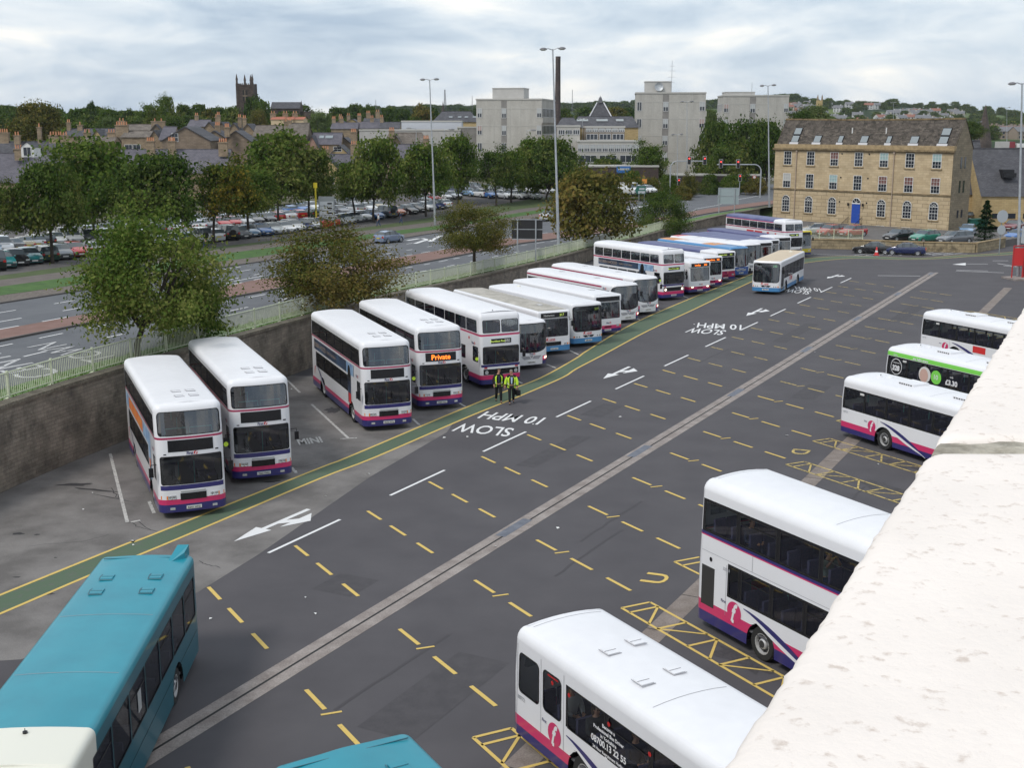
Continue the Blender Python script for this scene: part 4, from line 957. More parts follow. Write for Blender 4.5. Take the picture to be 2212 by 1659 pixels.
def wright(label,L=11.2,on=False,first_roof=True,swirl=False,words=(),stripe=True,cat='single decker bus',colour='first',plate='YJ04 FYG',H=2.95,gr=GR_PARK):
    sh=Shell(L,2.5,H,rc=.42,rt=.26,bow=.16,rake=((0,.05),(.6,0),(1.0,0),(2.95,.16)),camber=.05)
    lowc,midc=('navy','pink') if colour=='first' else ('dblue','dblue')
    def colf(t,z,s_):
        for q in B.blk:
            if q[0]<t<q[1] and q[2]<z<q[3]: return 'black'
        if onfront(t,s_) and abs(t)<.78 and z<.95: return 'white' if colour=='first' else 'dblue'
        if z<.50: return lowc
        if z<.78: return midc
        if colour=='blue' and (z<1.1 or z>2.72): return 'dblue' if z<1.1 else 'blue'
        if z>2.72: return 'roof'
        if 2.60<z<2.72 and stripe and not onfront(t,s_) and abs(t)>sh.ts(1.7,1) and colour=='first': return 'maroon'
        return 'white'
    rf=(lambda x:'roof')
    if colour=='blue': rf=lambda x:('blue' if x>-3.0 else 'orange' if x>-5.0 else 'roof' if x>-9.3 else 'orange')
    if swirl: rf=lambda x:('roof' if x>-L+1.6 else 'red')
    B=Bus('single_decker_bus',sh,label,cat,gr,colf,rf); B.blk=[]
    B.pane(-1.36,1.36,1.02,2.80,rad=[(1.15,.75),(1.15,.75),(.55,.34),(.55,.34)],name='windscreen',rub=.05,glass=BGL)
    o=B.rect('destination_display',-1.05,1.05,2.30,2.62,BLK,-.03)
    for txt,tt,h,mt in words: B.text(txt,tt,2.40,h,mt,o,off=-.02,center=True)
    for sd_ in(-1,1):
        B.band(sd_,.55,L-.5,1.30,2.45); B.windows(sd_,.62 if sd_<0 else 1.7,L-.6,1.34,2.40,6,gap=.05)
        if sd_>0: B.pane(sh.ts(.55,1),sh.ts(1.6,1),.45,2.40,name='door')
        if first_roof: B.first(sh.ts(1.15 if sd_<0 else 1.4,sd_),2.50,.15)
        swoosh(B,sd_,L-2.0,1.25,1,ln=2.2,h=.9)
    B.pane(sh.tb(.95,1),sh.T,1.5,2.4,name='rear_window',hole=False,off=.006); B.pane(-sh.T,sh.tb(.95,-1),1.5,2.4,name='rear_window',hole=False,off=.006)
    B.arches((2.7,L-3.2)); B.interior(floor=.5)
    # triangular grille
    m=MB(); q=lambda t,z:sh.P(t,z,.012)
    for sg in(-1,1): m.poly([q(sg*.70,.83),q(sg*.16,.83),q(sg*.05,.66),q(sg*.50,.62)])
    m.poly([q(-.13,.85),q(.13,.85),q(0,.68)]); B.part('grille',m,[GREYB])
    if colour=='first': B.first(.12,.90,.11)
    else: B.text('Stagecoach',0,.85,.10,WHB,center=True)
    for sg in(-1,1):
        B.disc('headlight',sg*.96,.66,.075,LAMPON if on and sg>0 else LAMP,.02,10); B.disc('headlight',sg*1.12,.68,.075,LAMPON if on and sg>0 else LAMP,.02,10); B.disc('indicator',sg*1.27,.86,.055,AMB,.02,8)
    B.plate(plate,.45); B.mirrors(2.35); B.wipers(1.05,.3,.6); B.vents([(4.0,.0),(L-3.5,.1)])
    B.finish(zb=(.5,.78,.95,1.1,1.3,2.45,2.6,2.72),tb=[x*s_ for s_ in(-1,1) for x in(.78,sh.ts(.55,1),sh.ts(L-.5,1),sh.ts(1.7,1))])
    return B
def flatbus(label,L=9.5,words=(),colour='first',on=False,roof='roof',kline=False,plate='P318 HOB',H=2.9,roofband=None,boxw=1.0,gr=GR_PARK,led=False,topwhite=2.4):
    sh=Shell(L,2.45,H,rc=.14,rt=.16,bow=.03,rake=((0,0),(1.2,0),(2.4,.10),(2.45,.02),(2.9,.04)),camber=.04)
    def colf(t,z,s_):
        fr=onfront(t,s_); ds=abs(t)-sh.a-sh.arc+sh.rc
        if colour=='kline': return 'blue' if z<.62 else 'white'
        if colour=='yellow':
            if z<.5: return 'navy'
            if z<.9: return 'yellow'
            if z>2.45: return 'yellow'
            return 'grey' if fr else 'white'
        if z<.50: return 'navy'
        if z<(.74 if colour=='first' else 1.05): return 'maroon' if colour!='first' else 'pink'
        if roofband and z>2.62 and ds>topwhite: return 'nroof'
        if roofband and 2.55<z<2.62 and ds>topwhite: return 'pink'
        return 'white'
    B=Bus('single_decker_bus',sh,label,'single decker bus',gr,colf,lambda x:(roofband if roofband and x<-topwhite else roof))
    B.pane(-1.05,1.05,1.22,2.36,r=.10,name='windscreen')
    B.display(-boxw,boxw,2.46,2.76,words)
    for sd_ in(-1,1):
        B.windows(sd_,.5 if sd_<0 else 1.6,L-.5,1.36,2.28,6,gap=.10,r=.08)
        if sd_>0: B.pane(sh.ts(.35,1),sh.ts(1.45,1),.45,2.30,name='door')
        if not kline and colour!='yellow': B.first(sh.ts(.9 if sd_<0 else 1.5,sd_),2.42,.15)
    B.pane(sh.tb(.9,1),sh.T,1.5,2.3,name='rear_window',hole=False,off=.006); B.pane(-sh.T,sh.tb(.9,-1),1.5,2.3,name='rear_window',hole=False,off=.006)
    B.arches((2.2,L-2.9),ar=.56,r=.46); B.interior(floor=.6)
    if kline:
        B.text('K',-.62,.98,.17,INKR,bold=.05,shear=.3,wd=.22,name='emblem'); B.text('LINE',-.36,.985,.11,INKR,bold=.03,shear=.2,wd=.42); B.rect('emblem_underline',-.5,.1,.94,.96,INKR,.011)
        B.rect('grille',-1.0,.5,.64,.88,BLK,.012,th=1)
    elif colour!='yellow': B.first(.15,.86,.12); B.rect('grille',-.3,.3,.60,.68,BLK,.01)
    for sg in(-1,1): B.light(sg*.85,.70,.24,.14,on=on,amber=sg*1.08)
    B.plate(plate,.42); B.mirrors(2.2); B.wipers(1.22,.4,.45); B.vents([(2.5,.3)])
    B.finish(zb=(.5,.62,.74,.9,1.05,2.45,2.55,2.62),tb=[s_*sh.ts(topwhite,1) for s_ in(-1,1)])
    return B
def prestige(label,L=10.6,words=(),roof='roof',plate='YJ03 PFK',gr=GR_PARK,side_k=True):
    sh=Shell(L,2.5,2.92,rc=.28,rt=.14,bow=.09,rake=((0,0),(1.1,0),(2.92,.14)),camber=.04)
    def colf(t,z,s_):
        for q in B.blk:
            if q[0]<t<q[1] and q[2]<z<q[3]: return 'black'
        return 'blue' if z<.62 else 'white'
    B=Bus('single_decker_bus',sh,label,'single decker bus',gr,colf,lambda x:roof); B.blk=[]
    B.pane(-1.17,1.17,1.05,2.74,rad=[(.28,.28),(.28,.28),(.25,.18),(.25,.18)],name='windscreen',rub=.05)
    o=B.rect('destination_display',-1.05,1.05,2.36,2.66,BLK,-.03)
    for txt,tt,h,mt in words: B.text(txt,tt,2.42,h,mt,o,off=-.022,center=True)
    for sd_ in(-1,1):
        B.band(sd_,.5 if sd_<0 else 1.6,L-.5,1.30,2.42); B.windows(sd_,.55 if sd_<0 else 1.65,L-.55,1.34,2.38,6,gap=.07,opener=True)
        if sd_>0: B.pane(sh.ts(.38,1),sh.ts(1.5,1),.42,2.4,name='door'); 
        if side_k: B.text('K',sh.ts(3.9 if sd_>0 else 6.2,sd_),.92,.5,INKR,bold=.05,shear=.3,wd=.35,name='emblem'); B.text('LINE',sh.ts(4.3 if sd_>0 else 5.8,sd_),.92,.34,INKR,bold=.03,shear=.2,wd=.75)
    B.pane(sh.tb(.9,1),sh.T,1.5,2.4,name='rear_window',hole=False,off=.006); B.pane(-sh.T,sh.tb(.9,-1),1.5,2.4,name='rear_window',hole=False,off=.006)
    B.arches((2.5,L-3.0)); B.interior(floor=.5)
    m=MB(); q=lambda t,z:sh.P(t,z,.012)
    for sg in(-1,1): m.poly([q(sg*.46,.80),q(sg*.12,.80),q(sg*.03,.68),q(sg*.30,.66)])
    m.poly([q(-.08,.80),q(.08,.80),q(0,.70)]); B.part('grille',m,[BLK])
    B.text('K',-.42,.88,.17,INKR,bold=.05,shear=.3,wd=.22,name='emblem'); B.text('LINE',-.15,.885,.11,INKR,bold=.03,shear=.2,wd=.42); B.rect('emblem_underline',-.3,.28,.84,.86,INKR,.011)
    for sg in(-1,1):
        for k,mt in((.72,LAMP),(.90,LAMP),(1.08,AMB)): B.disc('headlight' if mt is LAMP else 'indicator',sg*k,.72,.06,mt,.02,10)
    B.plate(plate,.45); B.mirrors(2.3); B.wipers(1.1,.35,.6)
    m=MB(); m.lathe([(.16,0),(.14,.08),(0,.12)],(-L+2.0,.3,2.94),(0,0,1),12); B.part('roof_vent',m,[CREAM])
    B.finish(zb=(.62,1.3,2.42),tb=[x*s_ for s_ in(-1,1) for x in(sh.ts(.5,1),sh.ts(L-.5,1),sh.ts(1.6,1))])
    return B
# ---- buses standing at the stands on the right, seen from behind
def standbus(name,label,kind,L,H,cat='single decker bus'):
    dd=kind=='gemini'
    sh=Shell(L,2.5,H,rc=.30 if kind!='cadet' else .22,rt=.30 if not dd else .34,bow=.10,rake=((0,0),(1,0),(H,.3)),rrake=((0,.05),(.5,0),(1.8,0),(H,.12)),camber=.07)
    lo,hi=(.52,.78) if not dd else (.60,.92)
    def colf(t,z,s_):
        for q in B.blk:
            if q[0]<t<q[1] and q[2]<z<q[3]: return 'black'
        if z<lo: return 'navy'
        if z<hi: return 'pink'
        if dd and 2.94<z<3.02: return 'navy'
        if dd and 2.90<z<2.94: return 'pink'
        if kind=='advert' and 2.46<z<2.68 and not onrear(t,s_): return 'green'
        if z>H-.3: return 'roof'
        return 'white'
    B=Bus(name,sh,label,cat,GR_STAND,colf); B.blk=[]; B.gl=CGL; B.seams=(.5,L-.55,L*.5)
    tsx=sh.ts
    for sd_ in(-1,1):
        if dd:
            B.band(sd_,.4,L-.22,3.02,4.0); B.windows(sd_,.5,L-.3,3.07,3.94,6,gap=.12,opener=True)
            B.band(sd_,1.9,L-1.55,1.38,2.36); B.windows(sd_,2.0,L-2.1,1.43,2.32,5,gap=.12,opener=True); B.pane(tsx(L-1.6,sd_),tsx(L-2.05,sd_),1.43,2.32)
            B.rect('engine_grille',tsx(L-.95,sd_),tsx(L-.32,sd_),.80,2.0,mat('dark louvre',(.03,.028,.027),.7),.006,th=1)
            B.rect('panel_seam',tsx(L-1.5,sd_)-.008,tsx(L-1.5,sd_)+.008,.8,2.3,GREYB,.006); B.rect('panel_seam',tsx(L-2.6,sd_)-.008,tsx(L-2.6,sd_)+.008,2.45,2.92,GREYB,.006)
            B.rect('panel_seam',tsx(L-9.0,sd_),tsx(L-.1,sd_),2.44,2.452,GREYB,.006)
            B.first(tsx(L-1.9,sd_),1.02,.62,True); swoosh(B,sd_,L-2.3,1.28,1,ln=3.2,h=.98)
            B.text('32518',tsx(L-1.35,sd_),2.12,.09,INKG); B.disc('filler_cap',tsx(L-.75,sd_),2.25,.07,BLK)
        elif kind=='cadet':
            B.pane(tsx(L-.32,sd_),tsx(L-1.32,sd_),1.40,2.42,r=.14,rub=.035); B.pane(tsx(L-1.48,sd_),tsx(L-2.28,sd_),1.40,2.42,r=.14,rub=.035)
            B.band(sd_,1.7,L-2.46,1.42,2.40); B.windows(sd_,1.7,L-2.48,1.40,2.42,4,gap=.10,r=.12)
            B.rect('panel_seam',tsx(L-1.4,sd_)-.008,tsx(L-1.4,sd_)+.008,.78,2.6,GREYB,.006); B.rect('panel_seam',tsx(L-2.38,sd_)-.008,tsx(L-2.38,sd_)+.008,.78,2.6,GREYB,.006); B.rect('panel_seam',tsx(L-.22,sd_)-.008,tsx(L-.22,sd_)+.008,.5,2.6,GREYB,.006)
            B.first(tsx(L-2.0,sd_),1.0,.56,True); swoosh(B,sd_,L-2.5,1.22,1,ln=3.0,h=.85); B.text('80772',tsx(L-.30,sd_) if sd_<0 else tsx(L-.9,sd_),1.22,.10,INKG)
        else:
            B.band(sd_,.5,L-.25,1.42,2.44); B.windows(sd_,.6,L-.35,1.46,2.40,7,gap=.10,opener=True)
            B.first(tsx(L-2.35,sd_),.95,.52,True); swoosh(B,sd_,L-2.9,1.28,1,ln=2.9,h=1.0)
            B.rect('notice',tsx(L-1.75,sd_),tsx(L-1.48,sd_),2.24,2.34,PLW,.012); B.text('60718',tsx(L-.35,sd_) if sd_<0 else tsx(L-.8,sd_),1.22,.09,INKG)
            B.rect('panel_seam',tsx(L-2.7,sd_)-.006,tsx(L-2.7,sd_)+.006,.8,1.4,GREYB,.006)
    B.pane(sh.tb(.95,1),sh.T,H-1.25,H-.45,name='rear_window',hole=False,off=.006); B.pane(-sh.T,sh.tb(.95,-1),H-1.25,H-.45,name='rear_window',hole=False,off=.006)
    B.rect('engine_cover',sh.tb(.8,1),sh.T,.75,1.3,GREYB,.006); B.rect('engine_cover',-sh.T,sh.tb(.8,-1),.75,1.3,GREYB,.006)
    for sd_ in(-1,1): B.rect('tail_light',sh.tb(1.02,sd_)-.07,sh.tb(1.02,sd_)+.07,.95,1.5,TLR,.012)
    B.pane(-1.15,1.15,1.15,2.6,rad=[(.3,.3)]*4,name='windscreen')
    if dd: B.pane(-1.15,1.15,3.05,3.95,rad=[(.2,.2)]*4,name='windscreen')
    B.arches((2.6,L-(3.15 if not dd else 3.05)),ar=.58,r=.49)
    B.interior(deck2=2.42 if dd else None,floor=.7)
    zt=H+sh.camber
    if kind in('eclipse','advert'):
        for d,y in((L-3.4,.1),(4.2,0)):
            m=MB(); m.bbox(-d-.5,-d+.5,y-.45,y+.45,zt-.06,zt+.09,0)
            for k in range(6): m.bbox(-d-.42+k*.14,-d-.33+k*.14,y-.46,y-.44,zt+.0,zt+.05,1)
            B.part('roof_vent',m,[ROOFW,BLK])
        m=MB()
        for y in(-.15,.2): m.lathe([(.16,0),(.14,.07),(.06,.1),(0,.1)],(-L+1.6+y,y,zt-.03),(0,0,1),10,0)
        m.tube([(-L+1.5,-.1,zt),(-L+1.5,-.1,zt+.13)],.02,5,1); B.part('roof_vent',m,[ROOFW,BLK])
    if kind=='cadet': B.vents([(L-2.7,-.25),(L-2.7+.15,.55),(L-4.3,-.5),(L-4.2,.4)])
    if kind=='advert':
        B.text('say hello every',tsx(L-2.2,-1),2.50,.13,WHB,bold=.03)
        B.text('saving',tsx(L-.7,-1),2.51,.10,WHB,bold=.01)
        d=B.disc('advert_roundel',tsx(L-1.0,-1),1.92,.44,WHB,.014,24); B.disc('advert_roundel',tsx(L-1.0,-1),1.92,.40,BLK,.018,24,parent=d); B.text('328',tsx(L-1.0,-1),1.72,.27,WHB,d,off=.024,bold=.05,center=True); B.text('overground',tsx(L-1.0,-1),2.10,.08,WHB,d,off=.024,center=True)
        SKN=mat('advert skin tone',(.55,.36,.30),.5); d=B.disc('advert_portrait',tsx(L-3.1,-1),1.85,.42,PLW,.014,20); B.disc('advert_portrait',tsx(L-3.05,-1),1.80,.30,SKN,.018,16,parent=d,rz=.36)
        d=B.disc('advert_roundel',tsx(L-3.9,-1),1.85,.36,GREENB,.014,20); B.text('10',tsx(L-3.9,-1),1.74,.25,WHB,d,off=.02,center=True)
        B.text('only',tsx(L-4.95,-1),2.0,.10,WHB,off=.014,center=True); B.text('£3.30',tsx(L-4.95,-1),1.62,.26,WHB,off=.014,bold=.04,center=True)
    if kind=='far': pass
    if kind=='cadet':
        t=tsx(L-4.15,-1)
        for k,(tx,hh) in enumerate((('Become a',.085),('Professional Bus Driver',.085),('in Yorkshire',.085),('08700.13 22 55',.15),('24 Hour Recruitment Hotline',.07))):
            B.text(tx,t,2.05-.13*k-(.06 if k>2 else 0)-(.02 if k>3 else 0),hh,WHB,off=.012,bold=.03,center=True)
        for d in(1.9,2.6,4.15,5.6): B.disc('warning_sticker',tsx(L-d,-1),2.22,.055,TLR,.010,8)
        B.rect('window_sticker',tsx(L-2.15,-1),tsx(L-1.7,-1),2.33,2.37,TLR,.010)
    B.finish(zb=(lo,hi,2.9,2.94,3.02,4.0,1.38,2.36,1.42,2.44,2.46,2.68,H-.3),tb=[x*s_ for s_ in(-1,1) for x in(tsx(.5,1),tsx(L-.25,1),tsx(L-.22,1),tsx(1.9,1),tsx(L-1.55,1),tsx(.4,1),tsx(1.7,1),tsx(L-2.46,1))])
    return B
def tealbus(label,L,H,creamfrom,fin=False,dd=False):
    sh=Shell(L,2.5,H,rc=.20,rt=.16,bow=.06,rake=((0,0),(1,0),(H,.15)),rrake=((0,.06),(.8,0),(H,.06)),camber=.04)
    def colf(t,z,s_):
        ds=abs(t)-sh.a-sh.arc+sh.rc
        if ds<creamfrom: return 'cream'
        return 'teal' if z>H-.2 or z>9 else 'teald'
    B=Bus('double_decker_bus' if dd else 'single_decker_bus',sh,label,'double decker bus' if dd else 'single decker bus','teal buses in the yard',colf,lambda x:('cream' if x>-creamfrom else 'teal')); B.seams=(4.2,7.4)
    for sd_ in(-1,1):
        B.windows(sd_,1.4,L-.35,1.40,2.52,7,gap=.07,r=.05)
        if dd: B.windows(sd_,.5,L-.35,3.0,3.85,7,gap=.07,r=.05)
        B.rect('panel_seam',sh.ts(L-.3,sd_),sh.ts(1.5,sd_),.93,.945,BLK,.006)
        B.rect('notice',sh.ts(5.1,sd_)-.15,sh.ts(5.1,sd_)+.15,1.7,2.2,PALE,.004)
    B.pane(sh.tb(1.0,1),sh.T,1.5,2.5,name='rear_window',hole=False,off=.006); B.pane(-sh.T,sh.tb(1.0,-1),1.5,2.5,name='rear_window',hole=False,off=.006)
    B.pane(-1.1,1.1,1.1,2.6,r=.15,name='windscreen')
    B.arches((2.5,L-2.9)); B.interior(floor=.6)
    B.vents([(L-1.9,.62),(L-1.9,-.62),(L-2.9,.62),(L-2.9,-.62)] if fin else [(L-1.3,.55),(L-2.6,-.4),(L-1.35,-.75)],'teal')
    if fin:
        m=MB(); y=.95; zt=H
        m.add([(-L+.02,y-.22,zt-.05),(-L+.02,y+.14,zt-.05),(-L+.75,y-.30,zt),(-L+.75,y-.22,zt),(-L+.02,y-.16,zt+.24),(-L+.02,y+.14,zt+.24),(-L+.45,y+.10,zt+.16),(-L+.45,y+.14,zt-.05)],[(0,1,5,4),(0,4,2),(4,5,6,3,2),(1,7,6,5),(6,7,3)]); B.part('exhaust_fin',m,[TEAL])
        m=MB(); m.lathe([(.05,0),(.05,.04),(0,.05)],(-1.5,.0,H+.04),(0,0,1),8); m.tube([(-1.5,0,H+.05),(-1.5,0,H+.14)],.008,4); B.part('aerial',m,[BLK])
    m=MB(); m.bbox(-L+.42,-L+.44,-1.1,1.1,H+.02,H+.036); B.part('roof_seam',m,[TEALD])
    B.finish(tb=[s_*sh.ts(creamfrom,1) for s_ in(-1,1)],zb=(H-.2,))
    return B
# ------------------------------------------------------------------ placing the buses
def parkpos(px,py,h,W=2.5,z=.3):
    """front nearside lower corner stands under the given ground point"""
    g=G(px,py,z); l=Vector((-math.sin(h),math.cos(h),0)); q=g-l*(W/2-.06); return q.x,q.y
def park(B,px,py,h=-1.17): x,y=parkpos(px,py,h,B.sh.W); B.place(x,y,h); return B
park(olympian('white double decker with an orange and blue side advert, foremost of the parked row','orange',plate='R641 HYG',L=10.9),489,1094,-1.171)
park(olympian('white double decker without a side advert, second from the front of the parked row',None,plate='T662 VWU',glow=True,L=11.2),632,1022,-1.171)
park(olympian('white double decker with dark film advert on its side and blank destination blind','robin',plate='R636 HYG',L=11.4),891.7,913,-1.195)
park(olympian('white double decker with the word Private in orange on its blind',None,priv=True,plate='T668 VWU',L=11.5),1001.5,870,-1.18)
park(leyland('older white double decker with two clear upper front panes and blind reading 380',[('Shorthwn Post',.33,.11,LEDG),('380',.8,.17,BLW)],ad='sign',L=11.8),1124,823,-1.12)
park(wright('white single decker with tall curved windscreen beside the double decker showing 380',on=True,L=11.2,plate='YJ04 FXY'),1185.6,784,-1.1)
park(flatbus('white and blue single decker with grimy cream roof and blind reading 317',L=12.6,words=[('Netherton',.3,.13,BLW),('317',.78,.16,LEDG)],colour='kline',kline=True,roof='grime',plate='G416 KKW',boxw=.98),1231,754,-1.08)
park(prestige('white and blue single decker with yellow 319 in the corner of its windscreen',words=[('NETHERTON',-.5,.09,BLW),('319',.72,.17,LEDG)],plate='YJ03 PFG',side_k=False,L=11.7),1303,736,-1.045)
park(flatbus('flat fronted white single decker with black blind box right of the 319 bus',L=11.0,boxw=1.0,roof='roof',plate='P714 WFR'),1342,713,-1.03)
park(wright('white single decker with curved windscreen, nearer of two alike standing together',L=12.5,on=True,plate='YJ04 FYB'),1384,687,-1.015)
park(wright('white single decker with curved windscreen and purple roof stripe beside the film advert double decker',L=12.4,on=True,plate='YJ04 FYC'),1426.5,670,-1.03)
park(leyland('white double decker with clear upper windows and a dark film advert with bronze lettering',[('Mount Pleasant',.33,.10,LEDG),('361',.8,.16,LEDG)],ad='robin',on=True,L=9.9,plate='F156 XYG'),1478.6,639,-1.0)
park(flatbus('short white bus with orange blind beside the film advert double decker',L=9.2,words=[('Lindley',.35,.16,LEDO),('342',.78,.17,LEDO)],on=True,plate='P715 WFR'),1534,627,-1.02)
park(flatbus('white bus with orange blind half hidden behind another orange blind bus',L=9.2,words=[('Almondbury',.35,.15,LEDO),('306',.8,.16,LEDO)],on=True,plate='P716 WFR'),1560,614,-1.02)
park(flatbus('navy roofed single decker with broad maroon front beside the deep blue bus',L=12.3,words=[('Huddersfield',.3,.13,LEDG),('363',.78,.15,LEDG)],colour='old',roofband='nroof',plate='V135 GHR'),1588,601,-1.02)
park(wright('deep blue fronted single decker with orange swirl on its roof',L=12.0,colour='blue',stripe=False,first_roof=False,plate='NK04 AXF'),1621,591,-1.02)
park(wright('white roofed single decker with red tail and dark curved windscreen behind the blue fronted bus',L=12.0,swirl=True,stripe=False,plate='YJ05 KNW'),1648,582,-1.0)
park(flatbus('navy roofed white single decker with blank blind, behind the red tailed bus',L=12.4,colour='old',roofband='nroof',plate='V136 GHR'),1668,575.5,-1.05)
park(flatbus('deep navy single decker front just showing between two navy roofed buses',L=11.0,colour='old',roofband='nroof',roof='nroof',topwhite=.0,plate='V140 GHR'),1683,570,-1.07)
park(flatbus('navy roofed single decker with white front corner below the far double decker',L=12.4,colour='old',roofband='nroof',plate='V138 GHR'),1708,562.5,-1.12)
park(leyland('double decker with navy roof and white front, farthest of the parked row',[('Bradford',.33,.10,LEDG),('681',.8,.16,LEDG)],ad='red',blue=True,L=12.0,plate='G616 OWR',H=4.3),1733,554,-1.17)
park(flatbus('yellow and grey bus at the far end of the row beside the car park wall',L=9.5,colour='yellow',plate='P102 HOB'),1752,548,-1.17)
k=prestige('white and blue single decker with tan roof driving across the yard',words=[('Denby Dale',-.45,.11,BLW),('332',.75,.17,mat('green blind',(.35,.85,.45),.5,emit=.5))],roof='tan',plate='YJ03 PFK',gr=None,L=10.64); k.place(22.15,107.3,-1.995)
b=standbus('double_decker_bus','white double decker with passengers on its upper deck, standing at the near stands','gemini',10.7,4.56,'double decker bus'); b.place(11.62,25.70,-1.067); GEM=b
b=standbus('single_decker_bus','white single decker with four roof vents and recruitment advert, nearest at the stands','cadet',10.5,3.0); b.place(6.27,18.93,-1.051); CAD=b
standbus('single_decker_bus','white single decker with unbroken dark windows behind the double decker at the stands','eclipse',11,2.93).place(21.44,47.93,-1.12)
standbus('single_decker_bus','white single decker with green roofline advert and round 328 sign on its windows','advert',11,2.9).place(25.95,56.1,-1.12)
f=standbus('single_decker_bus','farthest white single decker at the stands, with a red panel on its side','eclipse',11,2.9); f.place(32.0,68.85,-1.12); f.rect('advert_panel',f.sh.ts(f.sh.L-4.6,-1),f.sh.ts(f.sh.L-5.6,-1),.95,1.35,REDB,.012)
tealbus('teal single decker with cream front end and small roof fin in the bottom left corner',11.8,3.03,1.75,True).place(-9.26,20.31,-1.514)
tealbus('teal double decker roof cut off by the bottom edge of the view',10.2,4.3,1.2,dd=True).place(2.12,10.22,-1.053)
# ================================================================== PARAPET in the foreground
PARA=mat('cast stone coping',(.60,.52,.46),.95,scale=42,col2=(.80,.735,.68),sc2=(4,.04),bump=.12,lo=.30,hi=.42,detail=6)
MORT=mat('lichen stained mortar',(.20,.18,.14),.97,scale=14,col2=(.52,.48,.40),sc2=(40,.15),bump=.5)
PZ=13.92
def pgp(px,py): 
    v=G(px,py,PZ); return Vector((v.x,v.y))
e0,e1=pgp(2225,640),pgp(1535,1690); ed=(e1-e0).normalized(); ep=Vector((1,0))
j=pgp(2000,958); jt=(j-e0).dot(ed)
from mathutils import noise as NZ
def coping(t0,t1,label,name='coping_stone'):
    m=MB(); nx=max(8,int(abs(t1-t0)/.02)); wd=1.7; cols=[0,.006,.015,.03,.05,.08,.12,.18,.26,.36,.5,.7,1,1.3,wd]
    vs=[]
    for i in range(nx+1):
        t=t0+(t1-t0)*i/nx
        for k,c in enumerate([-1]+list(range(len(cols)))):
            p=e0+ed*t
            ed_n=NZ.fractal(Vector((t*9,3,0)),1,2,5)*.006+NZ.fractal(Vector((t*40,9,0)),1,2,4)*.004
            if k==0: q=p+ep*(ed_n+.004); vs.append((q.x,q.y,PZ-.14))
            else:
                cc=cols[c]; q=p+ep*(cc+ed_n*max(0,1-cc*6)); h=PZ-(.012*(1-min(1,cc/.03))**2)
                h+=NZ.fractal(Vector((q.x*16,q.y*16,0)),1,2,5)*.0008
                e_=min(abs(t-t0),abs(t-t1)); h-=.012*max(0,1-e_/.025)**2
                vs.append((q.x,q.y,h))
    n=len(cols)+1; m.add(vs,[(i*n+k,i*n+k+1,(i+1)*n+k+1,(i+1)*n+k) for i in range(nx) for k in range(n-1)])
    # ends
    for i in (0,nx):
        r=[i*n+k for k in range(n)]; b=len(m.v); m.v+=[(m.v[q][0],m.v[q][1],PZ-.14) for q in r]; m.f.append(tuple(r+[b+k for k in range(n-1,-1,-1)])); m.m.append(0)
    o=m.build(name,[PARA],smooth=True,ang=60); tag(o,label,'coping stone','coping stones of the roof parapet'); return o
coping(-6.0,jt-.055,'rough cream coping stone on the parapet, beyond the mortar joint')
coping(jt+.055,8.0,'rough cream coping stone filling the right foreground, nearer than the mortar joint')
root=empty('parapet_wall',(e0.x,e0.y,0),0,'thick pale parapet wall under the coping stones','wall')
m=MB()
def pv(t,c,z): q=ed*t+ep*c; return (q.x,q.y,z)
vs=[pv(-6,.06,0),pv(8,.06,0),pv(8,1.6,0),pv(-6,1.6,0),pv(-6,.06,PZ-.142),pv(8,.06,PZ-.142),pv(8,1.6,PZ-.142),pv(-6,1.6,PZ-.142)]
m.add(vs,[(0,1,5,4),(1,2,6,5),(2,3,7,6),(3,0,4,7),(4,5,6,7)]); m.build('wall',[PARA],root)
m=MB(); vs=[]
for k in range(60):
    c=-.0+1.65*k/59; 
    for s_ in(-.06,-.02,.02,.06): q=ed*(jt+s_+NZ.noise(Vector((c*20,s_*90,1)))*.006)+ep*(c+.006); vs.append((q.x,q.y,PZ-.012+.008*(1-abs(s_)/.06)+NZ.noise(Vector((c*30,s_*60,4)))*.005))
m.add(vs,[(k*4+i,k*4+i+1,(k+1)*4+i+1,(k+1)*4+i) for k in range(59) for i in range(3)])
vs=[]; m.build('mortar_joint',[MORT],root,smooth=True)
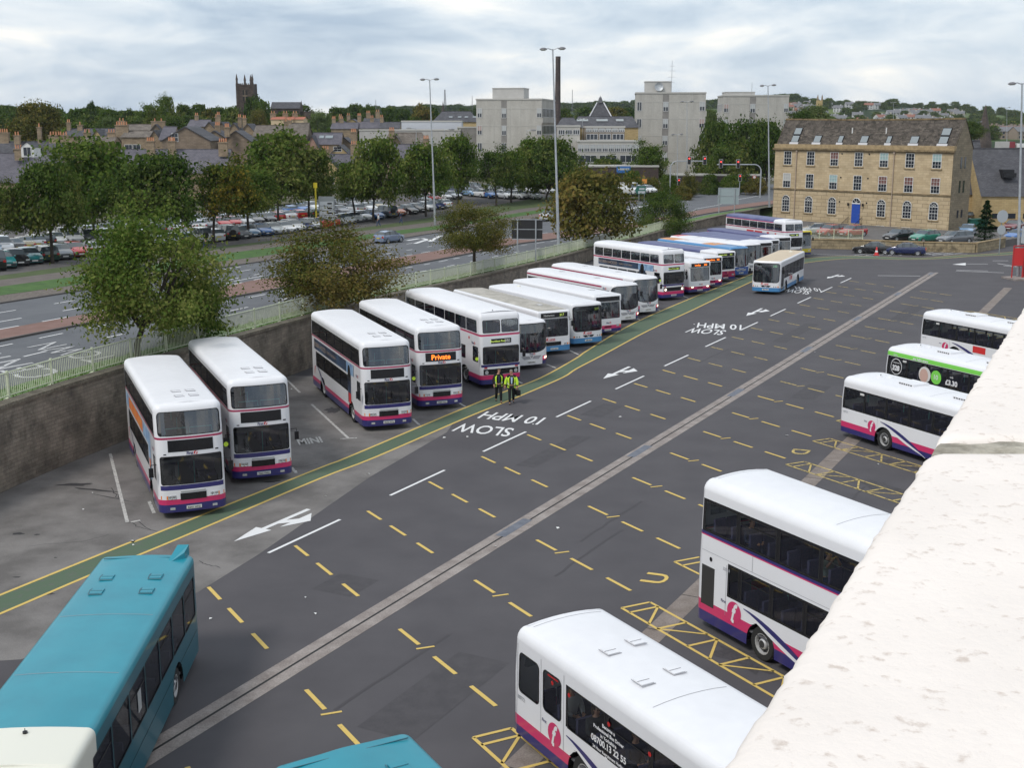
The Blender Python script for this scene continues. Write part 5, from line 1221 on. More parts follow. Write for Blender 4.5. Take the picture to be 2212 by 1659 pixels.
# ================================================================== STREET FURNITURE
GALV=mat('galvanised steel',(.33,.35,.37),.45,.4,scale=3,col2=(.42,.44,.46)); LANT=mat('lantern grey',(.14,.14,.15),.5); LENS=mat('lantern bowl',(.55,.56,.5),.3)
def align(root,base,top):
    d=(Vector(top)-Vector(base)); L_=d.length; root.location=base; root.rotation_mode='QUATERNION'; root.rotation_quaternion=Vector((0,0,1)).rotation_difference(d.normalized()); return L_
def lamp(base,toppx,label,span=1.2,r=.16,name='street_lamp',double=True,lit=False,group='tall twin street lamps',az=0):
    base=Vector(base); top=FP(toppx[0],toppx[1],base.y); root=empty(name,(0,0,0),0,label,'street lamp',group); H=align(root,base,top)
    m=MB(); m.tube([(0,0,0),(0,0,H*.3),(0,0,H*.31),(0,0,H)],[r,r*.9,r*.72,r*.42],10); m.bbox(-r*1.4,r*1.4,-r*1.4,r*1.4,0,.05); m.build('pole',[GALV],root,smooth=True,ang=50)
    c,s_=math.cos(az),math.sin(az)
    for sg in (-1,1) if double else (1,):
        m=MB(); m.tube([(0,0,H-.1),(sg*span*.4*c,sg*span*.4*s_,H+.08),(sg*span*.62*c,sg*span*.62*s_,H+.02)],.05,6); a=m.build('arm',[GALV],root)
        m=MB(); x=sg*span*.78*c; y=sg*span*.78*s_; k=span*.32
        m.lathe([(0,-.13),(k*.5,-.13),(k,-.02),(k*.9,.08),(k*.4,.16),(0,.17)],(x,y,H),(0,0,1),12,0,[1,1,0,0,0]); m.build('lantern',[LANT,LENS],a,smooth=True)
    return root
def onwall(px,t):
    best=None
    for p,n in zip(WD,WN):
        q=p+n*t
        if q.y<30: continue
        v=(q.x,q.y,Zt(q.x,q.y)); d=abs(proj(v)[0]-px)
        if best is None or d<best[0]: best=(d,v)
    return best[1]
lamp(onwall(1208,1.2),(1194,105),'tall twin lantern lamp on the wall verge by the black sign back')
lamp(U(940,487),(928,171),'tall twin lantern lamp on the far verge by the car park')
lamp(U(1662,447),(1659,184),'tall twin lantern lamp beside the left edge of the stone building')
lamp(FP(1484,400,245),(1484,219),'twin lantern lamp in front of the middle concrete block',1.2,.12)
lamp(G(2199,600),(2208,179),'tall lamp post at the right edge above the red shelter',1.2,.17)
for (x,y0,y1,Y,lb) in ((1258,256,330,260,'white lamp post left of the middle concrete block'),(1463,290,400,230,'rust brown lamp post beside the traffic signal arm'),(1930,221,300,420,'distant lamp above the middle of the stone building roof'),(2085,249,300,520,'distant lamp right of the stone building ridge'),(2113,263,330,330,'lamp pair over the slate roofed building'),(2175,232,330,380,'distant lamp above the slate roofs by the right edge'),(1745,232,300,300,'lamp behind the left end of the stone building roof')):
    b=FP(x,y1,Y); lamp(b,(x,y0),lb,1.0,.10,group='distant lamp posts')
for (x,y0,y1,Y,sg,lb) in ((899,277,330,215,-1,'grey street lamp with one arm by the pale flat roofed block'),(960,279,330,215,1,'single arm street lamp right of the tall verge lamp'),(1138,281,340,235,1,'single arm street lamp in front of the nearest concrete block')):
    b=FP(x,y1,Y); l=lamp(b,(x,y0),lb,1.6*sg,.08,double=False,group='single arm street lamps')
# dark back of a road sign on the wall verge
def sign(root,posts,w_,z0,z1,H,mt,backmt=None,rz=0):
    for x in posts: m=MB(); m.tube([(x,-.08,-.5),(x,-.08,H)],.07,8); m.build('post',[GALV],root)
    m=MB(); m.bbox(-w_/2,w_/2,-.02,.03,z0,z1); p=m.build('panel',[mt],root); m=MB()
    for z in (z0+(z1-z0)*.02,(z0+z1)/2,z1-(z1-z0)*.02): m.bbox(-w_/2,w_/2,-.06,-.021,z-.035,z+.035)
    m.build('rail',[GALV],p); return p
b=Vector(onwall(1145,1.2)); s=empty('road_sign',b,R(-8),'large black sign back on two grey posts behind the railing','road sign')
q=b.y; zt=FP(1158,473,q).z-b.z; zb_=FP(1158,517,q).z-b.z; wq=(1191-1125)*q*1.0/2666/.99
sign(s,(-.9,.85),wq,zb_,zt,zt,mat('sign back black',(.014,.014,.016),.6))
b=Vector(onwall(1572,.8)); s=empty('road_sign',b,R(-5),'grey back of a road sign on two posts near the signals','road sign')
q=b.y; sign(s,(-1.35,.95),(1592-1548)*q/2666,FP(1570,441,q).z-b.z,FP(1570,405,q).z-b.z,FP(1570,405,q).z-b.z,mat('sign back grey',(.30,.36,.37),.5))
b=U(707,492); s=empty('car_park_sign',b,R(12),'tall grey car park board with four lines beside the trees','sign')
q=b.y; h=FP(707,424,q).z-b.z; z0=FP(707,478,q).z-b.z; wq=(722-690)*q/2666
SG=mat('board grey',(.22,.24,.25),.5); SGL=mat('board pale grey',(.40,.43,.45),.5)
m=MB()
for x in(-wq/2,wq/2): m.tube([(x,0,-.3),(x,0,h)],.07,8)
m.build('post',[SG],s); m=MB(); m.bbox(-wq/2,wq/2,-.05,.05,z0,h); p=m.build('panel',[SG],s); 
for k in range(4):
    zt=z0+(h-z0)*(.80-.19*k); m=MB(); m.bbox(-wq*.45,wq*.45,-.08,-.051,zt-(h-z0)*.16,zt); o=m.build('sign_line',[SGL],p); m=MB(); m.bbox(wq*.05,wq*.35,-.1,-.081,zt-(h-z0)*.11,zt-(h-z0)*.05); m.build('counter',[BLK],p)
b=U(684,492); s=empty('yellow_post',b,0,'yellow ticket machine post beside the grey car park board','post'); h=FP(684,395,b.y).z-b.z; m=MB(); m.tube([(0,0,0),(0,0,h*.9)],.12,8); m.build('pole',[YELB],s); m=MB(); m.box((0,0,h*.95),(.5,.3,.7)); m.build('sign_panel',[YELB],s)
# green direction sign and yellow sign
b=FP(1385,440,205); s=empty('direction_sign',b,0,'green arrow shaped direction sign above the road at the signals','road sign'); k=205/2666
m=MB(); 
for x in(-.4,.5): m.tube([(x,0,-.5),(x,0,2.2)],.06,6)
m.build('post',[SG],s); m=MB(); m.add([(-1.1,-.06,2.2),(-.7,-.06,1.6),(.7,-.06,1.6),(.7,-.06,2.9),(-.7,-.06,2.9)],[(0,1,2,3,4)]); m.add([(-1.1,.0,2.2),(-.7,.0,1.6),(.7,.0,1.6),(.7,.0,2.9),(-.7,.0,2.9)],[(4,3,2,1,0)]); m.build('panel',[mat('sign green',(.02,.12,.09),.5)],s); m=MB(); m.bbox(-.55,.6,-.09,-.07,1.7,2.1); m.bbox(-.4,.5,-.09,-.07,2.3,2.6); m.build('lettering',[SGL],s)
b=FP(1391,440,208); s=empty('yellow_sign',b,0,'small yellow square sign above the green direction sign','road sign'); m=MB(); m.tube([(0,0,-.5),(0,0,3.6)],.04,6); m.build('post',[SG],s); m=MB(); m.bbox(-.4,.4,-.1,-.05,3.4,4.1); m.build('panel',[ORANGEB],s)
# traffic signals
SIGB=mat('signal backboard',(.02,.02,.022),.6); SIGW=mat('signal white edge',(.6,.6,.6),.5); REDL=mat('lit red signal',(1,.05,.04),.4,emit=3.0); OFFL=mat('unlit signal lens',(.03,.02,.02),.3)
def head(parent,x,y,z,k=1.0):
    m=MB(); m.bbox(x-.33*k,x+.33*k,y-.02,y+.02,z-.75*k,z+.75*k,1); m.bbox(x-.28*k,x+.28*k,y-.05,y-.021,z-.70*k,z+.70*k,0); m.bbox(x-.16*k,x+.16*k,y-.2,y-.051,z-.5*k,z+.5*k,0); h=m.build('signal_head',[SIGB,SIGW],parent)
    for i,mt in enumerate((REDL,OFFL,OFFL)):
        m=MB(); m.lathe([(.12*k,0),(.09*k,-.02),(0,-.03)],(x,y-.2,z+(.33-.33*i)*k),(0,1,0),10); m.build('lens',[mt],h)
def mast(px,py,Y,arm,H,heads,label):
    b=FP(px,py,Y); root=empty('traffic_signal',b,0,label,'traffic signal','traffic signal masts with overhead arms'); m=MB(); sg=1 if arm>0 else -1
    P=[(0,0,0),(0,0,H-1.2)]+[(sg*(1.2-1.2*math.cos(PI/2*i/6)),0,H-1.2+1.2*math.sin(PI/2*i/6)) for i in range(1,7)]+[(arm,0,H)]; m.tube(P,[.13]*2+[.1]*7,8); m.build('mast_arm',[GALV],root,smooth=True)
    for x in heads: head(root,x,-.15,H+.15)
k=225/2666
mast(1446,455,225,(1519-1446)*k,(455-350)*k,[(1485-1446)*k,(1518-1446)*k],'arched traffic signal mast with two red lights, left of the road')
mast(1641,438,222,-(1641-1548)*k,(438-358)*k,[-(1641-1556)*k,-(1641-1592)*k],'arched traffic signal mast with two red lights beside the stone building')
for (px,py,yt,lb) in ((1465,440,393,'low traffic signal on a pole at the left of the junction'),(1493,438,391,'low traffic signal on a pole beside the lamp post at the junction'),(1597,420,384,'low traffic signal on a pole in front of the dark hedge')):
    b=FP(px,py,225); root=empty('traffic_signal',b,0,lb,'traffic signal','low traffic signals'); H=(py-yt)*k; m=MB(); m.tube([(0,0,0),(0,0,H)],.07,8); m.build('pole',[GALV],root); head(root,0,-.15,H,.85)
for (px,py,r,lb) in ((1628,383,.35,'round white speed sign with red ring by the hedge'),):
    b=FP(px,415,230); root=empty('speed_sign',b,0,lb,'road sign'); H=(415-py)*230/2666; m=MB(); m.tube([(0,0,0),(0,0,H)],.04,6); m.build('post',[GALV],root); m=MB(); m.lathe([(0,0),(r,0),(r,.03),(0,.03)],(0,-.1,H),(0,1,0),16); m.build('panel',[TLR],root); m=MB(); m.lathe([(0,0),(r*.72,0),(r*.72,.01),(0,.01)],(0,-.12,H),(0,1,0),16); m.build('panel',[PLW],root)
# round sign pair on post near the red shelter, shelter and white box
b=G(2158,548); root=empty('round_sign_post',b,R(15),'post with two round white sign backs near the conifer','road sign'); k=1/2666*155; m=MB(); m.tube([(0,0,0),(0,0,5.0)],.06,8); m.build('post',[SG],root)
for z,r in ((4.3,.72),(2.75,.55)): m=MB(); m.lathe([(0,0),(r,0),(r,.04),(0,.04)],(0,-.12,z),(0,1,0),20); m.build('panel',[SGL],root)
REDF=mat('shelter red paint',(.42,.03,.03),.5); 
b=G(2196,603); root=empty('stand_shelter',b,R(10),'red framed stand shelter with red panel at the right edge','shelter')
m=MB(); 
for x in(-.55,.55): m.tube([(x,0,0),(x,0,3.2)],.06,8)
m.tube([(-.55,0,3.2),(.55,0,3.2)],.06,8); m.tube([(-.55,0,1.3),(.55,0,1.3)],.04,8); m.build('frame',[REDF],root); m=MB(); m.bbox(-.5,.5,-.02,.02,1.35,3.0); m.build('panel',[REDB],root)
m=MB(); m.bbox(.8,2.3,-.4,.5,0,3.4); m.build('pillar',[REDF],root); m=MB(); m.bbox(.62,3.0,-.7,.8,3.4,5.0); m.build('display_box',[SGL],root); m=MB(); m.bbox(-.9,4,-1.2,1.2,0,.16); m.build('kerb_island',[CHN],root)
# ================================================================== STONE BUILDING
SAND=brick_mat('sandstone ashlar',(.42,.325,.20),(.51,.405,.26),(.31,.235,.145),.85,.32,.012,var=.16,vs=.5,bump=.15)
RUST=brick_mat('rusticated sandstone',(.42,.325,.20),(.50,.40,.26),(.21,.16,.10),1.5,.52,.03,var=.14,vs=.6,bump=.3)
TRIM=mat('stone trim',(.27,.20,.11),.9,scale=2,col2=(.40,.30,.17),sc2=(9,.2))
TRIMD=mat('dirty cornice',(.12,.09,.05),.9,scale=1.5,col2=(.27,.20,.11),sc2=(9,.3))
SLAB=brick_mat('mossy stone slates',(.07,.058,.048),(.145,.122,.10),(.045,.038,.032),.55,.22,.02,mode='roof',var=.4,vs=2.2,bump=.8,dirt=((.035,.03,.024),1.4,.52,.62))
SHADEW=brick_mat('shaded gable stone',(.20,.165,.11),(.27,.22,.15),(.15,.12,.08),.6,.28,.015,var=.2,vs=.5,bump=.2)  # smaller courses; the gable's shade is put into this darker stone colour
WINW=mat('white window paint',(.66,.66,.64),.5); WGL=mat('dark pane',(.02,.025,.035),.08,spec=.6); WGR=mat('pane with reddish blind',(.16,.07,.06),.4); WGB=mat('pane with pale blind',(.30,.42,.42),.3); WGW=mat('pane with white blind',(.42,.42,.40),.4)
DOORB=mat('blue door paint',(.02,.07,.36),.4)
FR_,FL_=G(2047,511),G(1668,485); ax=(FR_-FL_); BW=ax.length; brz=math.atan2(ax.y,ax.x)
bd=empty('stone_building',FL_,brz,'three storey yellow sandstone building with mossy roof, skylights and blue door','building'); BD=5.2; BH=11.9
m=MB(); m.bbox(0,BW,0,BD,5.4,BH-.6,0); m.bbox(0,BW,0,BD,-1,5.4,1); m.f=[f for i,f in enumerate(m.f)]
m.build('wall',[SAND,RUST],bd)
m=MB(); m.add([(BW+.02,0,-1),(BW+.02,BD,-1),(BW+.02,BD,BH-.4),(BW+.02,BD/2,15.4),(BW+.02,0,BH-.4)],[(0,1,2,3,4)]); m.build('gable_wall',[SHADEW],bd); m=MB(); m.add([(-.02,0,-1),(-.02,BD,-1),(-.02,BD,BH-.4),(-.02,BD/2,15.4),(-.02,0,BH-.4)],[(4,3,2,1,0)])
m.build('gable_wall',[SHADEW],bd)
m=MB(); m.bbox(-.12,BW+.12,-.12,.5,BH-.6,BH-.05); m.build('parapet',[TRIM],bd)
m=MB(); m.bbox(-.25,BW+.25,-.35,.1,BH-.85,BH-.6); m.bbox(-.2,BW+.2,-.2,.1,BH-1.0,BH-.85); m.build('cornice',[TRIMD],bd)
m=MB(); m.bbox(-.06,BW+.06,-.14,.1,5.3,5.48); m.build('string_course',[TRIMD],bd)
rf=MB(); n=24
def rfn(x,v): return (x, .35+(BD/2-.35)*v, BH-.25+(15.45-BH+.25)*v+.05*NZ.noise(Vector((x*.8,v*3,0)))-.12*math.sin(PI*x/BW)*v)
for i in range(48):
    for k in range(8):
        x0,x1=-.1+(BW+.2)*i/48,-.1+(BW+.2)*(i+1)/48; rf.quad(rfn(x0,k/8),rfn(x1,k/8),rfn(x1,(k+1)/8),rfn(x0,(k+1)/8))
rf.quad((-.1,BD/2,15.35),(BW+.1,BD/2,15.35),(BW+.1,BD+.2,BH-.5),(-.1,BD+.2,BH-.5))
m2=rf.build('roof',[SLAB],bd)
m=MB(); 
for i in range(30): m.bbox(-.1+(BW+.2)*i/30,-.1+(BW+.2)*(i+.94)/30,BD/2-.16,BD/2+.16,15.30-.12*math.sin(PI*i/30),15.52-.12*math.sin(PI*i/30))
m.build('ridge',[TRIMD],m2)
def window(parent,x,z0,w_,h,cols=3,rows=4,arch=False,y=-.0,blind=None,sill=True,fr=WINW,lowblind=None):
    g=MB(); yo=y-.02
    if arch:
        pts=[(x-w_/2,yo,z0),(x+w_/2,yo,z0),(x+w_/2,yo,z0+h-w_/2)]+[(x+w_/2*math.cos(PI*i/10),yo,z0+h-w_/2+w_/2*math.sin(PI*i/10)) for i in range(1,10)]+[(x-w_/2,yo,z0+h-w_/2)]; g.poly(pts,0)
    else: g.quad((x-w_/2,yo,z0),(x+w_/2,yo,z0),(x+w_/2,yo,z0+h),(x-w_/2,yo,z0+h))
    if blind: g.quad((x-w_/2,yo-.006,z0+h*.45),(x+w_/2,yo-.006,z0+h*.45),(x+w_/2,yo-.006,z0+h-(w_/2 if arch else 0)),(x-w_/2,yo-.006,z0+h-(w_/2 if arch else 0)),1)
    win=g.build('window',[WGL,blind or WGL],parent); f=MB(); t=.045; yf0,yf1=y-.07,y-.03
    hh=h-(w_/2 if arch else 0)
    for i in range(cols+1):
        xx=x-w_/2+w_*i/cols; tt=t*1.6 if i in(0,cols) else t*.6; f.bbox(xx-tt/2,xx+tt/2,yf0,yf1,z0,z0+hh)
    for i in range(rows+1):
        zz_=z0+hh*i/rows; tt=t*1.6 if i in(0,rows) else t*.6; tt=t*1.3 if i==rows//2 else tt; f.bbox(x-w_/2,x+w_/2,yf0+.003,yf1-.003,zz_-tt/2,zz_+tt/2)
    if arch:
        c=(x,(yf0+yf1)/2,z0+hh)
        f.tube([(x+w_/2*math.cos(PI*i/12),c[1],c[2]+w_/2*math.sin(PI*i/12)) for i in range(13)],.045,4); f.tube([(x+w_/4*math.cos(PI*i/10),c[1],c[2]+w_/4*math.sin(PI*i/10)) for i in range(11)],.02,4)
        for a in (45,90,135): f.tube([c,(x+w_/2*math.cos(R(a)),c[1],c[2]+w_/2*math.sin(R(a)))],.02,4)
    f.build('frame',[fr],win)
    if sill: s_=MB(); s_.bbox(x-w_/2-.18,x+w_/2+.18,y-.16,y+.02,z0-.16,z0-.02); s_.build('sill',[TRIM],win)
    return win
xs=[2.25+k*(BW-4.5)/6 for k in range(7)]
bl0=[None,None,WGR,None,WGB,None,WGB]; bl1=[WGW,None,WGB,None,WGR,WGR,WGR]
for k,x in enumerate(xs):
    window(bd,x,8.9,1.25,1.9,blind=bl0[k]); window(bd,x,5.62,1.25,2.0,blind=bl1[k],sill=False)
    if k!=3:
        window(bd,x,2.1,1.25,2.35,arch=True)
        if k not in(0,1,2): window(bd,x,-.1,1.35,.95,4,2,sill=False)
    # voussoirs
    m=MB(); z=2.1+2.35-.62
    for i in range(5):
        a0,a1=R(20+28*i),R(20+28*i+25); r0,r1=.72,1.35 if i in(1,2,3) else 1.15
        m.add([(x+r0*math.cos(a0),-.03,z+r0*math.sin(a0)),(x+r0*math.cos(a1),-.03,z+r0*math.sin(a1)),(x+r1*math.cos(a1),-.03,z+r1*math.sin(a1)),(x+r1*math.cos(a0),-.03,z+r1*math.sin(a0))],[(3,2,1,0)])
    m.build('voussoirs',[SAND],bd)
x=xs[3]; m=MB(); m.bbox(x-.65,x+.65,-.1,-.02,1.0,3.7); d=m.build('door',[DOORB],bd); m=MB(); m.bbox(x-.65,x+.65,-.14,-.03,3.7,3.85); m.build('lintel',[WINW],d); m=MB(); m.lathe([(.05,0),(.04,-.08),(0,-.1)],(x+.5,-.1,2.2),(0,1,0),8); m.build('handle',[CHR],d)
g=MB(); g.poly([(x+.65*math.cos(PI*i/10),-.03,3.85+.65*math.sin(PI*i/10)) for i in range(11)]); f=g.build('fanlight',[WGL],bd); g=MB(); g.tube([(x+.65*math.cos(PI*i/12),-.05,3.85+.65*math.sin(PI*i/12)) for i in range(13)],.05,4)
for a in(45,90,135): g.tube([(x,-.05,3.85),(x+.62*math.cos(R(a)),-.05,3.85+.62*math.sin(R(a)))],.025,4)
g.build('frame',[WINW],f)
m=MB()
for i in range(6): m.bbox(x-1,x+1,-.1-.3*(6-i),.0-.3*(5-i),-.2,1.0-.16*(5-i))
m.build('steps',[TRIM],bd); m=MB()
for sg in(-1,1):
    m.tube([(x+sg*1.05,-.1,1.9),(x+sg*1.05,-1.9,1.0),(x+sg*1.05,-1.9,0)],.03,6)
    for i in range(9): y=-.15-.2*i; m.tube([(x+sg*1.05,y,1.9+(y+.1)*.5),(x+sg*1.05,y,.9+(y+.1)*.5)],.015,4)
m.build('stair_railing',[BLK],bd)
for x in (xs[0]+1.55,xs[4]+1.55): m=MB(); m.tube([(x,-.13,-.2),(x,-.13,BH-1.0)],.065,8); m.box((x,-.13,BH-1.05),(.3,.2,.25)); m.build('downpipe',[mat('downpipe cream',(.36,.28,.22),.6)],bd)
for sg in(-1,1): m=MB(); m.box((xs[3]+sg*1.15,-.25,3.6),(.18,.22,.4)); m.build('wall_lantern',[BLK],bd)
for x in (xs[2]+1.2,xs[3]+1.6):
    for z in(10.6,7.3,3.9): m=MB(); m.lathe([(0,0),(.11,0),(.11,.06),(0,.06)],(x,-.06,z),(0,1,0),10); m.build('tie_plate',[BLK],bd)
SKYF=mat('skylight glass',(.24,.27,.28),.2,spec=.8); LEAD=mat('lead flashing',(.50,.50,.52),.5)
def skylight(x,v,w_,hv,fl=True):
    m=MB(); P=lambda xx,vv,o:(xx,.35+(BD/2-.35)*vv-o*.7,BH-.25+(15.45-BH+.25)*vv+o*.7)
    m.add([P(x-w_/2,v,.13),P(x+w_/2,v,.13),P(x+w_/2,v+hv,.13),P(x-w_/2,v+hv,.13),P(x-w_/2,v,-.03),P(x+w_/2,v,-.03),P(x+w_/2,v+hv,-.03),P(x-w_/2,v+hv,-.03)],[(0,1,2,3),(4,5,1,0),(5,6,2,1),(6,7,3,2),(7,4,0,3)],0); o=m.build('skylight',[BLK],bd)
    g=MB(); g.quad(P(x-w_/2+.07,v+.015,.15),P(x+w_/2-.07,v+.015,.15),P(x+w_/2-.07,v+hv-.02,.15),P(x-w_/2+.07,v+hv-.02,.15)); g.build('pane',[SKYF],o)
    if fl: g=MB(); g.quad(P(x-w_/2-.12,v-.07,.09),P(x+w_/2+.12,v-.07,.09),P(x+w_/2+.12,v,.15),P(x-w_/2-.12,v,.15)); g.build('flashing',[LEAD],o)
for k,(x,w_) in enumerate(zip([xs[0]+.6,xs[1]+.45,xs[2]+.35,xs[3]+.2,xs[4]+.1,xs[5],xs[6]+.3],[1.25,1.2,.8,1.2,.75,1.25,1.3])):
    skylight(x,.10,w_,.26)
    if k in(0,6): skylight(x,.385,w_,.26,False)
for x in(xs[2]+1.7,xs[4]-.8): m=MB(); m.tube([(x,1.5,13.2),(x,1.5,14.2)],.09,6); m.build('vent_pipe',[WINW],bd)
for z,h in((8.9,1.5),(5.7,1.6),(2.4,1.0)):
    for y in(2.2,3.3):
        m=MB(); m.quad((BW+.05,y-.22,z),(BW+.05,y+.22,z),(BW+.05,y+.22,z+h),(BW+.05,y-.22,z+h)); m.build('side_window',[WGL],bd)
# raised car park in front of it, low wall, railing
TERR=mat('forecourt tarmac',(.10,.095,.09),.95,scale=.6,col2=(.14,.13,.125)); TZ=.85
LWALL=brick_mat('low stone wall',(.27,.215,.13),(.36,.29,.18),(.16,.125,.08),1.1,.35,.02,var=.3,vs=1.2,bump=.4,dirt=((.10,.08,.05),.8,.52,.66))
base=[G(1738,536),G(1862,538.5),G(1994,543.5),G(2104,545.5),G(2165,534)]
m=MB(); nb=Vector((-math.sin(brz),math.cos(brz),0))
back=[FR_+Vector((14,-2,0)),FR_+nb*.1+ax.normalized()*2,FL_+nb*.1-ax.normalized()*1]
poly=[(p.x,p.y) for p in base]+[(p.x,p.y) for p in back]
m.prism(poly,-.2,TZ,0); o=m.build('forecourt',[TERR]); tag(o,kind='structure',label='raised forecourt of the stone building')
root=empty('low_wall',base[2],0,'low sandstone wall holding up the raised forecourt','wall'); m=MB(); c=MB(); ro=base[2]
for a,b in zip(base[:-1],base[1:]):
    d=(b-a).normalized(); n=Vector((d.y,-d.x,0)); 
    for mb,t0,t1,z0,z1 in((m,.0,.35,-.1,TZ+.25),(c,-.03,.42,TZ+.25,TZ+.36)):
        p=[a-n*t0-ro,b-n*t0-ro,b+n*t1-ro,a+n*t1-ro]; mb.prism([(v.x,v.y) for v in p],z0,z1)
m.build('wall',[LWALL],root); c.build('coping',[TRIM],root)
root=empty('forecourt_railing',(0,0,0),0,'cream railing with upright bars in front of the two red cars','railing'); P=[base[0].lerp(base[1],t/24)+Vector((0,0,TZ+.36)) for t in range(0,25)]; m=MB(); pm=MB()
for a in P[::6]: pm=MB(); pm.tube([a,a+Vector((0,0,1.15))],.05,6); pm.build('post',[RAIL],root)
for i in range(81): a=P[0].lerp(P[-1],i/80); m.tube([a+Vector((0,0,.1)),a+Vector((0,0,1.05))],.012,4)
m.build('bars',[RAIL],root); m=MB(); m.tube([P[0]+Vector((0,0,1.08)),P[-1]+Vector((0,0,1.08))],.035,6); m.tube([P[0]+Vector((0,0,.1)),P[-1]+Vector((0,0,.1))],.025,6); m.build('rail',[RAIL],root)
# ================================================================== CARS
CARP_M=objcol_mat('car paint',.16,1.0,.12); CGLS=mat('car glass',(.06,.075,.085),.05,spec=.9); CTRIM=mat('car trim',(.03,.03,.032),.6); HUBC=mat('wheel cover',(.38,.39,.40),.35,.6); UNDERB=mat('underbody',(.01,.01,.01),.9)
CARCOL={'white':(.70,.71,.72),'silver':(.50,.52,.54),'pale silver':(.64,.66,.67),'grey':(.13,.14,.155),'black':(.014,.014,.017),'red':(.42,.02,.02),'dark red':(.16,.015,.02),'blue':(.035,.14,.40),'pale blue':(.20,.32,.48),'navy':(.02,.03,.10),'teal':(.02,.20,.21),'green':(.03,.24,.16),'dark green':(.012,.05,.035),'orange':(.50,.13,.04),'gold':(.33,.29,.20),'grey blue':(.20,.25,.36)}
# profile stations: x from front (fraction of length), roof line z, belt z, half width top
CARS={
 'hatchback':dict(L=3.95,W=1.68,st=[(0,.62,.55),(.06,.76,.70),(.24,.92,.88),(.27,.97,.90),(.42,1.38,.92),(.46,1.42,.93),(.68,1.43,.95),(.72,1.43,.95),(.90,1.30,.97),(.97,1.0,.97),(1,.72,.66)],roof=(4,8),glass=(3,9)),
 'saloon':dict(L=4.5,W=1.74,st=[(0,.60,.52),(.05,.74,.68),(.24,.90,.86),(.28,.95,.88),(.43,1.36,.90),(.47,1.40,.91),(.62,1.40,.92),(.66,1.38,.93),(.80,1.04,.94),(.84,1.0,.94),(.97,.96,.90),(1,.70,.62)],roof=(4,7),glass=(3,8)),
 'estate':dict(L=4.6,W=1.76,st=[(0,.62,.54),(.05,.78,.72),(.23,.95,.90),(.27,1.0,.92),(.41,1.44,.94),(.45,1.48,.95),(.66,1.50,.96),(.70,1.50,.96),(.93,1.44,.98),(.985,1.02,.98),(1,.74,.66)],roof=(4,8),glass=(3,9)),
 'off-roader':dict(L=4.6,W=1.84,st=[(0,.80,.72),(.04,1.05,.98),(.24,1.14,1.08),(.28,1.18,1.10),(.36,1.74,1.12),(.42,1.80,1.12),(.66,1.82,1.12),(.70,1.82,1.12),(.94,1.78,1.12),(.985,1.15,1.10),(1,.85,.75)],roof=(4,8),glass=(3,9)),
 'van':dict(L=4.9,W=1.9,st=[(0,.85,.75),(.05,1.05,1.0),(.14,1.18,1.12),(.17,1.25,1.14),(.27,1.95,1.16),(.31,2.05,1.16),(.60,2.1,1.16),(.64,2.1,1.16),(.96,2.08,1.16),(.99,1.3,1.14),(1,.9,.8)],roof=(4,8),glass=(3,5))}
def make_car(kind,detail=True):
    c=CARS[kind]; L_,W_=c['L'],c['W']; hw=W_/2; st=c['st']; n=len(st); zb=.24 if kind!='off-roader' else .34
    body=MB(); gl={}
    rings=[]
    g0,g1=c['glass']
    for i,(fx,zt,zb_) in enumerate(st):
        x=-L_*fx; e=1-.10*(abs(2*fx-1)**6); hi=g0<i<g1; k=.80 if hi else .94; top=zt
        if fx<.01 or fx>.99: e=.86
        ring=[(x*1.0,hw*e*.93,zb),(x,hw*e,zb+.18),(x,hw*e,min(zb_-.08,zt-.06)),(x,hw*e*.965,min(zb_,zt-.02)),(x,hw*e*k,top-.03 if hi else top-.012),(x,hw*e*k*.82,top+.0),(x,0,top+.025)]
        rings.append(ring)
    def q(i,j): 
        a=rings[i][j],rings[i+1][j],rings[i+1][j+1],rings[i][j+1]; return a
    for i in range(n-1):
        for sg in (-1,1):
            for j in range(6):
                f=[(p[0],p[1]*sg,p[2]) for p in q(i,j)]
                if sg<0: f=f[::-1]
                side=(j==3); r0,r1=c['roof']
                isg=None
                if side and g0<=i<g1 and kind!='van': isg='side_window'
                if side and kind=='van' and g0<=i<g1: isg='side_window'
                if j in(4,5) and i in(g0,) : isg='windscreen'
                if j in(4,5) and i==g1-1 and kind!='van': isg='rear_window'
                if kind=='saloon' and j in(4,5) and i==g1-1: isg='rear_window'
                if isg:
                    key=(isg,sg if isg=='side_window' else 0); gl.setdefault(key,MB()).quad(*f)
                    if isg=='side_window': pass
                else: body.quad(*f)
    for i,fl in((0,1),(n-1,0)):
        r=rings[i]; pts=[(p[0],p[1],p[2]) for p in r]+[(p[0],-p[1],p[2]) for p in r[::-1][1:]]
        body.poly(pts if not fl else pts[::-1])
    return c,body,gl,rings,zb
CARMESH={}
